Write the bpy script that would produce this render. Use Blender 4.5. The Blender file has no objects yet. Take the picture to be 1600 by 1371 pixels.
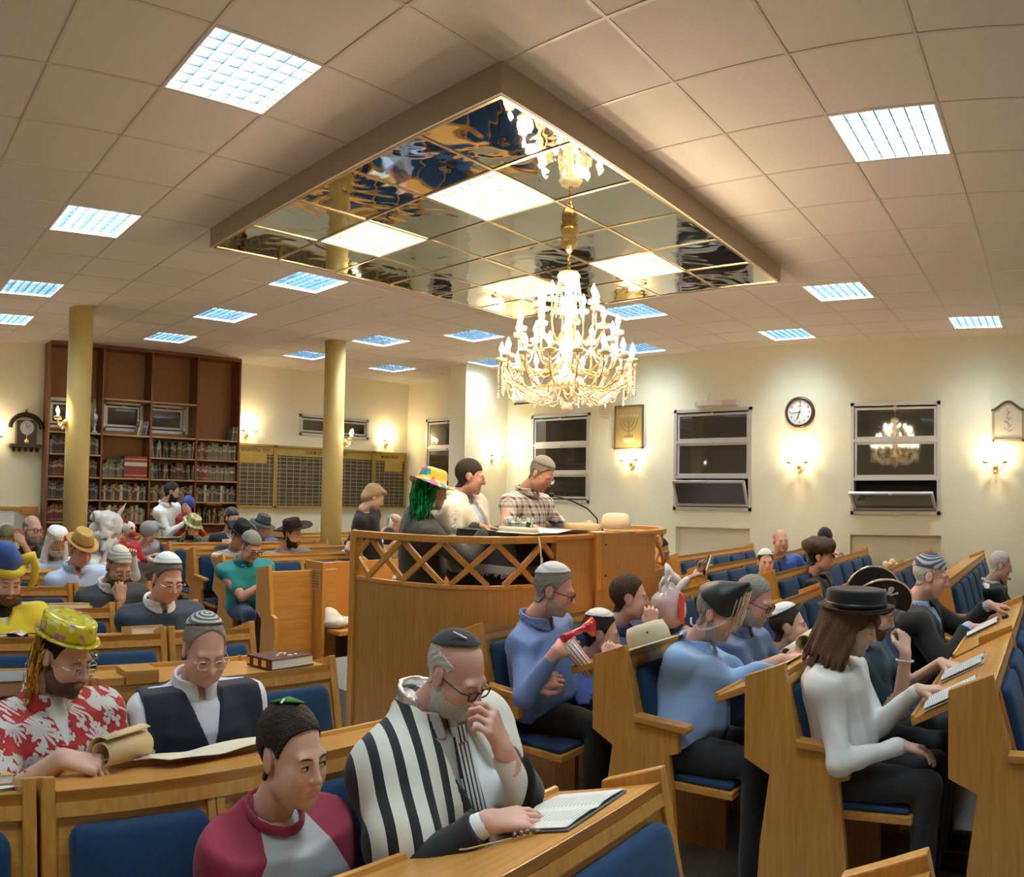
import bpy, math, random
import numpy as np
from mathutils import Vector, Matrix
random.seed(7)
RNG = np.random.default_rng(5)
SC = bpy.context.scene
COL = SC.collection
PI = math.pi
CEIL = 3.75
# ------------------------------------------------------------------ basics
def link(o, parent=None):
    COL.objects.link(o)
    if parent is not None:
        o.parent = parent
    return o

def tag(o, label=None, cat=None, group=None, kind=None):
    if label: o['label'] = label
    if cat: o['category'] = cat
    if group: o['group'] = group
    if kind: o['kind'] = kind
    return o

def empty(name, loc=(0, 0, 0), rz=0.0, label=None, cat=None, group=None):
    o = bpy.data.objects.new(name, None)
    o.empty_display_size = .05
    link(o)
    o.location = loc
    o.rotation_euler = (0, 0, rz)
    return tag(o, label, cat, group)

class MB:
    """collects faces; build() links ONE mesh object"""
    def __init__(s): s.v = []; s.f = []; s.m = []; s.mi = 0; s.sm = []; s.smooth = False
    def add(s, vs, fs):
        b = len(s.v); s.v += [tuple(p) for p in vs]
        for f in fs:
            s.f.append(tuple(b + i for i in f)); s.m.append(s.mi); s.sm.append(s.smooth)
        return s
    def box(s, c, d, R=None):
        x, y, z = d[0] / 2, d[1] / 2, d[2] / 2
        P = [Vector((a * x, b * y, e * z)) for e in (-1, 1) for b in (-1, 1) for a in (-1, 1)]
        if R is not None: P = [R @ p for p in P]
        P = [p + Vector(c) for p in P]
        return s.add(P, [(0, 2, 3, 1), (4, 5, 7, 6), (0, 1, 5, 4), (2, 6, 7, 3), (0, 4, 6, 2), (1, 3, 7, 5)])
    def bx(s, x0, x1, y0, y1, z0, z1):
        return s.box(((x0 + x1) / 2, (y0 + y1) / 2, (z0 + z1) / 2), (abs(x1 - x0), abs(y1 - y0), abs(z1 - z0)))
    def bar(s, a, b, w, t, up=(0, 0, 1)):
        a, b = Vector(a), Vector(b); d = (b - a); L = d.length; d.normalize()
        u = Vector(up); x = d.cross(u)
        if x.length < 1e-5: x = d.cross(Vector((1, 0, 0)))
        x.normalize(); n = x.cross(d)
        R = Matrix((x, d, n)).transposed()
        return s.box((a + b) / 2, (w, L, t), R)
    def prism(s, poly, a0, a1, ax=0):
        """poly in the two other axes, extruded along axis ax from a0 to a1"""
        def P(q, a):
            if ax == 0: return (a, q[0], q[1])
            if ax == 1: return (q[0], a, q[1])
            return (q[0], q[1], a)
        n = len(poly)
        vs = [P(q, a0) for q in poly] + [P(q, a1) for q in poly]
        fs = [tuple(range(n))[::-1], tuple(range(n, 2 * n))] + [(i, (i + 1) % n, n + (i + 1) % n, n + i) for i in range(n)]
        return s.add(vs, fs)
    def tube(s, pts, r, n=8, cap=True):
        pts = [Vector(p) for p in pts]; m = len(pts)
        rs = r if isinstance(r, (list, tuple)) else [r] * m
        t0 = (pts[1] - pts[0]).normalized()
        x = t0.orthogonal().normalized()
        rings = []
        for i, p in enumerate(pts):
            t = (pts[min(i + 1, m - 1)] - pts[max(i - 1, 0)])
            t = t.normalized() if t.length > 1e-9 else t0
            x = (x - t * x.dot(t))
            x = x.normalized() if x.length > 1e-6 else t.orthogonal().normalized()
            y = t.cross(x)
            rings.append([p + (x * math.cos(2 * PI * k / n) + y * math.sin(2 * PI * k / n)) * rs[i] for k in range(n)])
        vs = [q for ring in rings for q in ring]
        fs = [(i * n + k, i * n + (k + 1) % n, (i + 1) * n + (k + 1) % n, (i + 1) * n + k) for i in range(m - 1) for k in range(n)]
        if cap: fs += [tuple(range(n))[::-1], tuple((m - 1) * n + k for k in range(n))]
        return s.add(vs, fs)
    def lathe(s, prof, n=16, c=(0, 0, 0), sx=1, sy=1, R=None, cap=True):
        vs = []; fs = []; m = len(prof)
        for (r, z) in prof:
            for k in range(n):
                a = 2 * PI * k / n
                p = Vector((r * math.cos(a) * sx, r * math.sin(a) * sy, z))
                if R is not None: p = R @ p
                vs.append(p + Vector(c))
        for i in range(m - 1):
            for k in range(n):
                fs.append((i * n + k, i * n + (k + 1) % n, (i + 1) * n + (k + 1) % n, (i + 1) * n + k))
        if cap and prof[0][0] > 1e-5: fs.append(tuple(range(n))[::-1])
        if cap and prof[-1][0] > 1e-5: fs.append(tuple((m - 1) * n + k for k in range(n)))
        return s.add(vs, fs)
    def ball(s, c, r, n=10, m=6):
        rr = r if isinstance(r, (tuple, list)) else (r, r, r)
        prof = [(math.sin(PI * i / m), -math.cos(PI * i / m)) for i in range(m + 1)]
        b = len(s.v)
        s.lathe([(max(p[0], 1e-6), p[1]) for p in prof], n)
        for i in range(b, len(s.v)):
            q = s.v[i]; s.v[i] = (c[0] + q[0] * rr[0], c[1] + q[1] * rr[1], c[2] + q[2] * rr[2])
        return s
    def mesh(s, name, mats, bevel=0):
        me = bpy.data.meshes.new(name)
        me.from_pydata(s.v, [], s.f)
        for m in (mats if isinstance(mats, (list, tuple)) else [mats]): me.materials.append(m)
        me.polygons.foreach_set('material_index', s.m)
        me.polygons.foreach_set('use_smooth', s.sm)
        me.validate(); me.update()
        return me
    def build(s, name, mats, parent=None, bevel=0, loc=None, rz=0, seg=2):
        o = bpy.data.objects.new(name, s.mesh(name, mats))
        link(o, parent)
        if loc is not None: o.location = loc
        if rz: o.rotation_euler = (0, 0, rz)
        if bevel:
            md = o.modifiers.new('bevel', 'BEVEL'); md.width = bevel; md.segments = seg; md.limit_method = 'ANGLE'; md.angle_limit = math.radians(40)
        return o

def dup(o, parent=None):
    c = o.copy(); COL.objects.link(c); c.parent = parent
    for ch in list(o.children): dup(ch, c)
    return c

def copy_thing(root, loc, rz=0.0, label=None, scale=None):
    c = dup(root); c.location = loc; c.rotation_euler = (0, 0, rz)
    if scale is not None: c.scale = scale
    if label: c['label'] = label
    return c

# ------------------------------------------------------------------ materials
def new_mat(name):
    m = bpy.data.materials.new(name); m.use_nodes = True
    nt = m.node_tree
    return m, nt, nt.nodes['Principled BSDF']

def N(nt, t, **kw):
    n = nt.nodes.new(t)
    for k, v in kw.items():
        if k.startswith('i_'): n.inputs[k[2:].replace('_', ' ')].default_value = v
        else: setattr(n, k, v)
    return n

def rgba(c): return (c[0], c[1], c[2], 1)

def mat(name, col, rough=.6, metal=0, spec=.5, noise=0, nscale=20, bump=0, bscale=60, emit=None, es=0, coat=0, sheen=0, alpha=1, trans=0, ior=1.45):
    m, nt, b = new_mat(name)
    b.inputs['Base Color'].default_value = rgba(col)
    b.inputs['Roughness'].default_value = rough
    b.inputs['Metallic'].default_value = metal
    b.inputs['Specular IOR Level'].default_value = spec
    b.inputs['Coat Weight'].default_value = coat
    b.inputs['Sheen Weight'].default_value = sheen
    b.inputs['Transmission Weight'].default_value = trans
    b.inputs['IOR'].default_value = ior
    b.inputs['Alpha'].default_value = alpha
    if emit:
        b.inputs['Emission Color'].default_value = rgba(emit); b.inputs['Emission Strength'].default_value = es
    if noise or bump:
        tc = N(nt, 'ShaderNodeTexCoord')
    if noise:
        n = N(nt, 'ShaderNodeTexNoise', i_Scale=nscale, i_Detail=3.0)
        nt.links.new(tc.outputs['Object'], n.inputs['Vector'])
        mx = N(nt, 'ShaderNodeMix', data_type='RGBA', blend_type='MIX')
        mx.inputs['A'].default_value = rgba([c * (1 - noise) for c in col]); mx.inputs['B'].default_value = rgba([min(1, c * (1 + noise)) for c in col])
        nt.links.new(n.outputs['Fac'], mx.inputs['Factor']); nt.links.new(mx.outputs['Result'], b.inputs['Base Color'])
    if bump:
        n2 = N(nt, 'ShaderNodeTexNoise', i_Scale=bscale, i_Detail=2.0)
        nt.links.new(tc.outputs['Object'], n2.inputs['Vector'])
        bp = N(nt, 'ShaderNodeBump', i_Strength=bump, i_Distance=.01)
        nt.links.new(n2.outputs['Fac'], bp.inputs['Height']); nt.links.new(bp.outputs['Normal'], b.inputs['Normal'])
    return m

def wood(name, c1, c2, axis=2, rough=.35, scale=6, coat=.25):
    """long grain along object axis"""
    m, nt, b = new_mat(name)
    tc = N(nt, 'ShaderNodeTexCoord'); mp = N(nt, 'ShaderNodeMapping')
    sc = [22, 22, 22]; sc[axis] = 1.3
    mp.inputs['Scale'].default_value = sc
    nt.links.new(tc.outputs['Object'], mp.inputs['Vector'])
    n = N(nt, 'ShaderNodeTexNoise', i_Scale=scale * .5, i_Detail=5.0, i_Roughness=.6, i_Distortion=.4)
    nt.links.new(mp.outputs['Vector'], n.inputs['Vector'])
    cr = N(nt, 'ShaderNodeValToRGB')
    cr.color_ramp.elements[0].position = .3; cr.color_ramp.elements[1].position = .7
    cr.color_ramp.elements[0].color = rgba(c2); cr.color_ramp.elements[1].color = rgba(c1)
    nt.links.new(n.outputs['Fac'], cr.inputs['Fac']); nt.links.new(cr.outputs['Color'], b.inputs['Base Color'])
    b.inputs['Roughness'].default_value = rough; b.inputs['Coat Weight'].default_value = coat; b.inputs['Coat Roughness'].default_value = .2
    return m

def glow(name, col, s):
    m, nt, b = new_mat(name)
    b.inputs['Base Color'].default_value = rgba(col)
    b.inputs['Emission Color'].default_value = rgba(col); b.inputs['Emission Strength'].default_value = s
    return m

def hexc(h):
    h = h.lstrip('#'); c = [int(h[i:i + 2], 16) / 255 for i in (0, 2, 4)]
    return [x / 12.92 if x < .04045 else ((x + .055) / 1.055) ** 2.4 for x in c]

M = {}
M['oakX'] = wood('oak_long', (.60, .295, .062), (.43, .185, .032), 0)
M['oakZ'] = wood('oak_upright', (.60, .295, .062), (.44, .190, .033), 2)
M['oakY'] = wood('oak_deep', (.58, .28, .060), (.43, .185, .032), 1)
M['bimah'] = wood('bimah_veneer', (.47, .235, .060), (.36, .165, .036), 2, rough=.4)
M['case'] = wood('bookcase_wood', (.20, .062, .018), (.12, .034, .010), 2, rough=.45)
M['caseback'] = mat('bookcase_back', (.26, .12, .045), .7, noise=.12)
M['caseedge'] = mat('shelf_edge', (.42, .24, .10), .5)
M['blue'] = mat('blue_upholstery', (.003, .034, .098), .9, sheen=.08, noise=.25, nscale=90, bump=.25, bscale=400)
M['wall'] = mat('cream_wall_paint', (.80, .755, .575), .85, noise=.02, nscale=3, bump=.05, bscale=90)
M['col'] = mat('mustard_column_paint', (.66, .49, .18), .65, noise=.06, nscale=8, bump=.15, bscale=40)
M['tile'] = mat('ceiling_tile', (.70, .635, .595), .92, noise=.05, nscale=60, bump=.25, bscale=220)
M['tbar'] = mat('ceiling_grid_metal', (.60, .53, .48), .5)
M['bulk'] = mat('canopy_side_paint', (.46, .37, .27), .6)
M['brass'] = mat('brass', (.75, .52, .20), .25, metal=1)
M['gold'] = mat('gold_trim', (.80, .64, .42), .25, metal=1)
M['alu'] = mat('window_aluminium', (.55, .53, .52), .45, metal=.3)
M['white'] = mat('white_plastic', (.80, .80, .78), .4)
M['paper'] = mat('paper', (.80, .78, .70), .8)
M['black'] = mat('black_plastic', (.012, .012, .013), .4)
M['dark'] = mat('dark_metal', (.03, .03, .03), .35, metal=.6)
M['floor'] = mat('grey_carpet', (.22, .21, .20), .95, noise=.25, nscale=40, bump=.4, bscale=200)
M['glass'] = mat('night_window_glass', (.040, .034, .027), .04, spec=.9, coat=1.0)
M['lead'] = mat('crystal', (.95, .86, .68), .05, trans=.6, ior=1.5)
M['night'] = mat('night_outside', (.02, .018, .015), .9)
# ================================================================== setting
UW, VB = 9.66, 11.08          # right wall plane, back wall plane
UL, VF = -3.2, -3.2
def struct(mb, name, m, bevel=0):
    o = mb.build(name, m, bevel=bevel); o['kind'] = 'structure'; return o
struct(MB().bx(UL, UW + .3, VF, VB + .3, -.1, 0), 'floor', M['floor'])
LU, LV, T = 2.652, 2.419, .6      # ceiling lattice origin, tile
def wall_with_holes(name, axis, pos, thick, a0, a1, holes, z0=0, z1=CEIL + .2, niches=()):
    """wall plane axis=0 -> u=pos facing -u ; axis=1 -> v=pos facing -v. holes: (a0,a1,z0,z1,depth or None)"""
    mb = MB()
    allh = [(h[0], h[1], h[2], h[3], None) for h in holes] + [(h[0], h[1], h[2], h[3], h[4]) for h in niches]
    As = sorted({a0, a1, *[h[0] for h in allh], *[h[1] for h in allh]})
    Zs = sorted({z0, z1, *[h[2] for h in allh], *[h[3] for h in allh]})
    for i in range(len(As) - 1):
        for k in range(len(Zs) - 1):
            ca, cz = (As[i] + As[i + 1]) / 2, (Zs[k] + Zs[k + 1]) / 2
            d = 0
            for h in allh:
                if h[0] < ca < h[1] and h[2] < cz < h[3]: d = h[4] if h[4] else None; break
            if d is None: continue
            if axis == 0: mb.bx(pos + d, pos + thick, As[i], As[i + 1], Zs[k], Zs[k + 1])
            else: mb.bx(As[i], As[i + 1], pos + d, pos + thick, Zs[k], Zs[k + 1])
    return struct(mb, name, M['wall'])
WIN_R = [(6.80, 7.98, 1.56, 2.97), (4.10, 5.32, 1.49, 2.93), (1.50, 2.69, 1.465, 2.93)]
WIN_0 = (9.45, 10.54, 1.43, 3.04)
wall_with_holes('wall_right', 0, UW, .3, VF, VB + .3, [*WIN_R, WIN_0], niches=[(4.12, 5.28, .25, 1.25, .10), (1.49, 2.70, .25, 1.20, .10)])
WIN_B = (7.17, 8.69, 2.62, 2.99)
wall_with_holes('wall_back', 1, VB, .3, UL, UW + .3, [WIN_B, (3.62, 4.27, 2.5, 2.95), (4.35, 5.0, 2.5, 2.95), (2.75, 3.45, 2.5, 2.95)])
struct(MB().bx(UL - .2, UL, VF, VB + .3, -.1, CEIL + .2), 'wall_left', M['wall'])
struct(MB().bx(UL, UW + .3, VF - .2, VF, -.1, CEIL + .2), 'wall_front', M['wall'])
struct(MB().bx(8.64, UW, 8.52, 8.88, 0, CEIL + .1), 'wall_wing', M['wall'])
# ceiling : cells cut out where the light fittings sit (at tile or half-tile positions)
FIX = [(-1.5, 1.5), (2.5, -2.5), (-1.5, 5.5), (-1.5, 9.2), (-1.4, 11.9), (2.5, 6.5), (2.5, 9.5), (2.5, 12.25), (6.5, 9.5), (6.35, 12.25), (9.2, 12.3), (7.5, 7.5), (10.3, 9.5), (7.7, -.45), (10.6, 1.55), (10.35, -2.45), (7.6, 3.5), (10.7, 5.3), (-1.5, -2.5), (-5.5, 1.5), (-5.5, -2.5), (-1.5, -6.5), (2.5, -6.5), (6.5, -6.5), (-5.5, 5.5)]
FIXP = [(1.5, 1.5), (1.5, 3.5), (4.5, 1.5), (4.5, 3.5)]
def cells_minus(u0, u1, v0, v1, holes):
    As = sorted({u0, u1, *[h[0] for h in holes], *[h[1] for h in holes]}); Bs = sorted({v0, v1, *[h[2] for h in holes], *[h[3] for h in holes]})
    out = []
    for i in range(len(As) - 1):
        run = None
        for k in range(len(Bs) - 1):
            ca, cb = (As[i] + As[i + 1]) / 2, (Bs[k] + Bs[k + 1]) / 2
            hit = any(h[0] < ca < h[1] and h[2] < cb < h[3] for h in holes)
            if hit:
                if run: out.append(run); run = None
            else:
                run = (As[i], As[i + 1], run[2] if run else Bs[k], Bs[k + 1])
        if run: out.append(run)
    return out
S_ = .29
hol = [(LU + T * i - S_, LU + T * i + S_, LV + T * j - S_, LV + T * j + S_) for i, j in FIX]
mb = MB()
for a, b, c, d in cells_minus(UL, UW + .2, VF, VB + .2, hol): mb.bx(a, b, c, d, CEIL, CEIL + .03)
struct(mb, 'ceiling', M['tile'])
mb = MB(); pan = (LU, LU + 6 * T, LV, LV + 5 * T)
k = -12
def in_hole(u, v): return any(h[0] + .01 < u < h[1] - .01 and h[2] + .01 < v < h[3] - .01 for h in hol)
def gridline(mb, ax):
    k0, k1 = -12, 18
    for k in range(k0, k1):
        p = (LU if ax == 0 else LV) + T * k
        lo, hi = (UL, UW) if ax == 0 else (VF, VB)
        if not lo < p < hi: continue
        q0, q1 = (VF, VB) if ax == 0 else (UL, UW)
        n = int((q1 - q0) / .1); run = None
        for i in range(n):
            q = q0 + (i + .5) * .1
            u, v = (p, q) if ax == 0 else (q, p)
            ok = not in_hole(u, v) and not (pan[0] + .02 < u < pan[1] - .02 and pan[2] + .02 < v < pan[3] - .02)
            if ok: run = (run[0] if run else q - .05, q + .05)
            if (not ok or i == n - 1) and run:
                if ax == 0: mb.bx(p - .009, p + .009, run[0], run[1], CEIL - .003, CEIL)
                else: mb.bx(run[0], run[1], p - .009, p + .009, CEIL - .0027, CEIL)
                run = None
gridline(mb, 0); gridline(mb, 1)
struct(mb, 'trim_1', M['tbar'])
# dropped mirror canopy
PB = CEIL - .15
holp = [(LU + T * i - S_, LU + T * i + S_, LV + T * j - S_, LV + T * j + S_) for i, j in FIXP]
cano = empty('mirror_canopy', ((pan[0] + pan[1]) / 2, (pan[2] + pan[3]) / 2, PB), 0, 'dropped rectangular ceiling canopy faced with gold-framed mirror tiles, above the platform', 'ceiling panel')
CX, CY = (pan[0] + pan[1]) / 2, (pan[2] + pan[3]) / 2
def cpart(mb, name, m):
    o = mb.build(name, m, cano); o.matrix_parent_inverse = Matrix.Translation((-CX, -CY, -PB)); return o
mb = MB(); t = .02
mb.bx(pan[0] - t, pan[1] + t, pan[2] - t, pan[2], PB - .004, CEIL); mb.bx(pan[0] - t, pan[1] + t, pan[3], pan[3] + t, PB - .004, CEIL)
mb.bx(pan[0] - t, pan[0], pan[2], pan[3], PB - .004, CEIL); mb.bx(pan[1], pan[1] + t, pan[2], pan[3], PB - .004, CEIL)
cpart(mb, 'canopy_side', M['bulk'])
m, nt, b = new_mat('mirror_foil')
b.inputs['Base Color'].default_value = (.52, .50, .46, 1); b.inputs['Metallic'].default_value = 1; b.inputs['Roughness'].default_value = .03
tc = N(nt, 'ShaderNodeTexCoord'); nz = N(nt, 'ShaderNodeTexNoise', i_Scale=2.2, i_Detail=2.0, i_Distortion=.8)
bp = N(nt, 'ShaderNodeBump', i_Strength=.35, i_Distance=.02)
nt.links.new(tc.outputs['Object'], nz.inputs['Vector']); nt.links.new(nz.outputs['Fac'], bp.inputs['Height']); nt.links.new(bp.outputs['Normal'], b.inputs['Normal'])
M['mirror'] = m
for i in range(6):
    for j in range(5):
        if (i + .5, j + .5) in FIXP: continue
        a, c = LU + T * i, LV + T * j
        cpart(MB().bx(a + .004, a + T - .004, c + .004, c + T - .004, PB, PB + .01), 'mirror_tile', M['mirror'])
mb = MB()
for i in range(7):
    a = LU + T * i; a = min(max(a, pan[0] + .01), pan[1] - .01)
    mb.bx(a - .010, a + .010, pan[2], pan[3], PB - .006, PB + .004)
for j in range(6):
    c = LV + T * j; c = min(max(c, pan[2] + .01), pan[3] - .01)
    mb.bx(pan[0], pan[1], c - .010, c + .010, PB - .005, PB + .004)
cpart(mb, 'gold_frame', M['gold'])
# louvred light fittings
M['louvre'] = mat('louvre_aluminium', (.19, .25, .30), .32, metal=1)
M['louvrew'] = mat('louvre_warm', (.50, .46, .40), .25, metal=1)
M['tube'] = glow('fluorescent_tube', (.82, .95, 1.0), 9)
M['tubew'] = glow('warm_tube', (1.0, .93, .78), 9)
def make_fixture(lm, tm):
    r = empty('ceiling_light')
    a = S_
    mb = MB()
    mb.bx(-a, a, -a, a, .125, .13)
    for s in (-1, 1):
        mb.bx(s * a - .004, s * a + .004, -a, a, -.003, .13); mb.bx(-a, a, s * a - .004, s * a + .004, -.003, .13)
    mb.build('housing', M['white'], r)
    mb = MB(); n = 7
    for k in range(1, n):
        p = -a + 2 * a * k / n
        mb.bx(p - .003, p + .003, -a, a, .0, .062)
    for k in range(1, 7):
        p = -a + 2 * a * k / 7
        mb.bx(-a, a, p - .004, p + .004, .0, .064)
    mb.build('louvre', lm, r)
    for k in range(4):
        x = -a + 2 * a * (k + .5) / 4
        MB().tube([(x, -a + .02, .085), (x, a - .02, .085)], .013, 8).build('tube', tm, r)
    return r
fx = make_fixture(M['louvre'], M['tube']); fw = make_fixture(M['louvrew'], M['tubew'])
GLAB = ['nearest louvred ceiling light, upper left of the mirror canopy', 'very bright louvred ceiling light above the clock side, right of the mirror canopy', 'louvred ceiling light left of the canopy, second from the camera in its row',
 'half lit louvred ceiling light near the mustard column on the left', 'louvred ceiling light cut by the left picture edge', 'louvred ceiling light just past the left corner of the canopy', 'louvred ceiling light second past the left canopy corner',
 'louvred ceiling light just in front of the bookcase', 'louvred ceiling light above right of the middle column top', 'louvred ceiling light left of the middle column top', 'small louvred ceiling light nearest the far back corner', 'louvred ceiling light left of the chandelier',
 'louvred ceiling light by the wing wall, mostly behind the chandelier', 'louvred ceiling light below the right corner of the canopy', 'louvred ceiling light between clock and canopy close to the right wall', 'louvred ceiling light close to the wall at far right', 'louvred ceiling light right of the chandelier top', 'louvred ceiling light behind the chandelier near the right wall'] + ['louvred ceiling light overhead, outside the picture near the camera'] * 7
def area(name, loc, size, power, col, rx=0, spread=PI):
    l = bpy.data.lights.new(name, 'AREA'); l.size = size; l.energy = power; l.color = col; l.shape = 'SQUARE'; l.spread = spread
    o = bpy.data.objects.new(name, l); link(o); o.location = loc; o.rotation_euler = (rx, 0, 0); return o
E_FLUO, E_PAN = 58, 26
for k, (i, j) in enumerate(FIX):
    c = (LU + T * i, LV + T * j, CEIL)
    o = fx if k == 0 else dup(fx)
    o.location = c
    tag(o, GLAB[k], 'ceiling light', 'louvred ceiling lights')
    area('fluorescent_lamp', (c[0], c[1], CEIL + .095), .54, E_FLUO * (.5 if k in (3,) else 1), (.80, .95, 1.0))
PLAB = ['bright light set in the mirror canopy, nearest corner', 'light set in the mirror canopy at its left end', 'light set in the mirror canopy right of the chandelier stem', 'light set in the mirror canopy behind the chandelier']
for k, (i, j) in enumerate(FIXP):
    c = (LU + T * i, LV + T * j, PB)
    o = fw if k == 0 else dup(fw)
    o.location = c
    tag(o, PLAB[k], 'ceiling light', 'lights in the mirror canopy')
    area('canopy_lamp', (c[0], c[1], PB + .07), .54, E_PAN, (1.0, .92, .76))
# round columns
for k, (cu, cv, r) in enumerate([(2.52, 8.62, .145), (6.15, 8.62, .145)]):
    mb = MB(); mb.smooth = True; mb.lathe([(r, 0), (r, CEIL)], 40, (cu, cv, 0))
    struct(mb, 'column_%d' % (k + 1), M['col'])
# windows (aluminium, night outside)
def window(name, axis, pos, a0, a1, z0, z1, tiers, open_bottom=0.0):
    """tiers: list of z splits from bottom"""
    r = bpy.data.objects.new(name, None); link(r); r['kind'] = 'structure'; r.empty_display_size = .05
    def B(mb, A0, A1, D0, D1, Z0, Z1):
        if axis == 0: mb.bx(pos + D0, pos + D1, A0, A1, Z0, Z1)
        else: mb.bx(A0, A1, pos + D0, pos + D1, Z0, Z1)
    mb = MB(); f = .045
    B(mb, a0, a0 + f, -.02, .10, z0, z1); B(mb, a1 - f, a1, -.02, .10, z0, z1); B(mb, a0, a1, -.02, .10, z0, z0 + f); B(mb, a0, a1, -.02, .10, z1 - f, z1)
    for z in tiers[1:-1]: B(mb, a0 + f, a1 - f, -.015, .09, z - .02, z + .02)
    mb.build('window_frame', M['alu'], r)
    for i in range(len(tiers) - 1):
        zz0, zz1 = max(tiers[i], z0 + f) + .02, min(tiers[i + 1], z1 - f) - .02
        tilt = open_bottom if i == 0 else 0
        mb = MB(); g = MB()
        A0, A1 = a0 + f + .006, a1 - f - .006
        h = .032
        B(mb, A0, A0 + h, 0, .03, zz0, zz1); B(mb, A1 - h, A1, 0, .03, zz0, zz1); B(mb, A0 + h, A1 - h, 0, .03, zz0, zz0 + h); B(mb, A0 + h, A1 - h, 0, .03, zz1 - h, zz1)
        B(mb, (A0 + A1) / 2 - .02, (A0 + A1) / 2 + .02, -.02, .0, zz1 - .02, zz1 + .012)
        B(g, A0 + h, A1 - h, .012, .018, zz0 + h, zz1 - h)
        so = mb.build('window_sash', M['alu'], r); go = g.build('window_pane', M['glass'], so)
        if tilt:   # tilted sash turning on its lower edge, leaning into the room
            pv = Matrix.Translation((pos + .015, (a0 + a1) / 2, zz0)) if axis == 0 else Matrix.Translation(((a0 + a1) / 2, pos + .015, zz0))
            R = Matrix.Rotation(-tilt, 4, 'Y')
            so.matrix_world = pv @ R @ pv.inverted()
    mb = MB(); B(mb, a0, a1, .26, .29, z0, z1)
    mb.build('window_backing', M['night'], r)
    return r
w = WIN_R[0]; window('window_1', 0, UW, *w, [w[2], 2.02, 2.48, w[3]], .0)
w = WIN_R[1]; window('window_2', 0, UW, *w, [w[2], 1.96, 2.46, w[3]], .42)
w = WIN_R[2]; window('window_3', 0, UW, *w, [w[2], 1.93, 2.43, w[3]], .95)
window('window_4', 0, UW, *WIN_0, [1.43, 1.95, 2.5, 3.04])
window('window_5', 1, VB, *WIN_B, [WIN_B[2], WIN_B[3]])
for q, (a, b) in enumerate([(3.62, 4.27), (4.35, 5.0), (2.75, 3.45)]): window('window_%d' % (6 + q), 1, VB - .02, a, b, 2.5, 2.95, [2.5, 2.95])
# camera : the photograph is a stitched sweep, i.e. a cylindrical projection
F_, CYP, ROLL, TH, PITCH = 1192.4, 734.6, .018, .855, -.03
cam = bpy.data.cameras.new('camera'); co = bpy.data.objects.new('camera', cam); link(co)
cam.type = 'PANO'; cam.panorama_type = 'CENTRAL_CYLINDRICAL'
cam.central_cylindrical_range_u_min = -800 / F_; cam.central_cylindrical_range_u_max = 800 / F_
cam.central_cylindrical_range_v_min = -(1371 - CYP) / F_; cam.central_cylindrical_range_v_max = CYP / F_
cam.central_cylindrical_radius = 1.0
cam.clip_start = .05
right = Vector((math.cos(TH), -math.sin(TH), 0)); fwd = Vector((math.sin(TH), math.cos(TH), 0)); up = Vector((0, 0, 1))
f2 = fwd * math.cos(PITCH) - up * math.sin(PITCH); u2 = right.cross(f2)
r3 = right * math.cos(ROLL) + u2 * math.sin(ROLL) ; u3 = r3.cross(f2)
Rm = Matrix((r3, u3, -f2)).transposed().to_4x4()
co.matrix_world = Matrix.Translation((0, 0, 1.7)) @ Rm
SC.camera = co
SC.view_settings.view_transform = 'Standard'; SC.view_settings.look = 'None'; SC.view_settings.gamma = 1; SC.view_settings.exposure = 0.40
SC.view_settings.use_curve_mapping = False
w = bpy.data.worlds.new('world'); SC.world = w; w.use_nodes = True
w.node_tree.nodes['Background'].inputs['Color'].default_value = (.02, .02, .025, 1); w.node_tree.nodes['Background'].inputs['Strength'].default_value = .3
# ================================================================== pews
PITCH_S = .455
def rpoly(w, h, r, n=4):
    out = []
    for cx, cy, a0 in ((w / 2 - r, h - r, 0), (-w / 2 + r, h - r, 90), (-w / 2 + .012, .012, 180), (w / 2 - .012, .012, 270)):
        rr = r if a0 < 180 else .012
        for k in range(n + 1):
            a = math.radians(a0 + 90 * k / n); out.append((cx + rr * math.cos(a), cy + rr * math.sin(a)))
    return out
_pad = None
def pad_mesh():
    global _pad
    if _pad is None:
        mb = MB(); p0 = rpoly(.375, .40, .035); p1 = [(x * .96, (y - .2) * .96 + .2) for x, y in p0]
        n = len(p0)
        vs = [(x, 0, y) for x, y in p0]; rings = 1
        for k, dy in ((1.0, -.022), (.985, -.032), (.955, -.039), (.88, -.044), (.6, -.049), (.25, -.051)):
            vs += [(x * k, dy, (y - .2) * k + .2) for x, y in p0]; rings += 1
        fs = [(j * n + i, j * n + (i + 1) % n, (j + 1) * n + (i + 1) % n, (j + 1) * n + i) for j in range(rings - 1) for i in range(n)] + [tuple((rings - 1) * n + i for i in range(n))]
        mb.smooth = True
        mb.add(vs[:], fs[:])
        _pad = mb.mesh('back_pad', M['blue'])
    return _pad
END = [(0, .965), (0, .635), (-.11, .58), (-.07, .30), (-.05, 0), (-.44, 0), (-.43, .31), (-.40, .585), (-.445, .60), (-.445, .69), (-.24, .70), (-.17, 1.03)]
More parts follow.
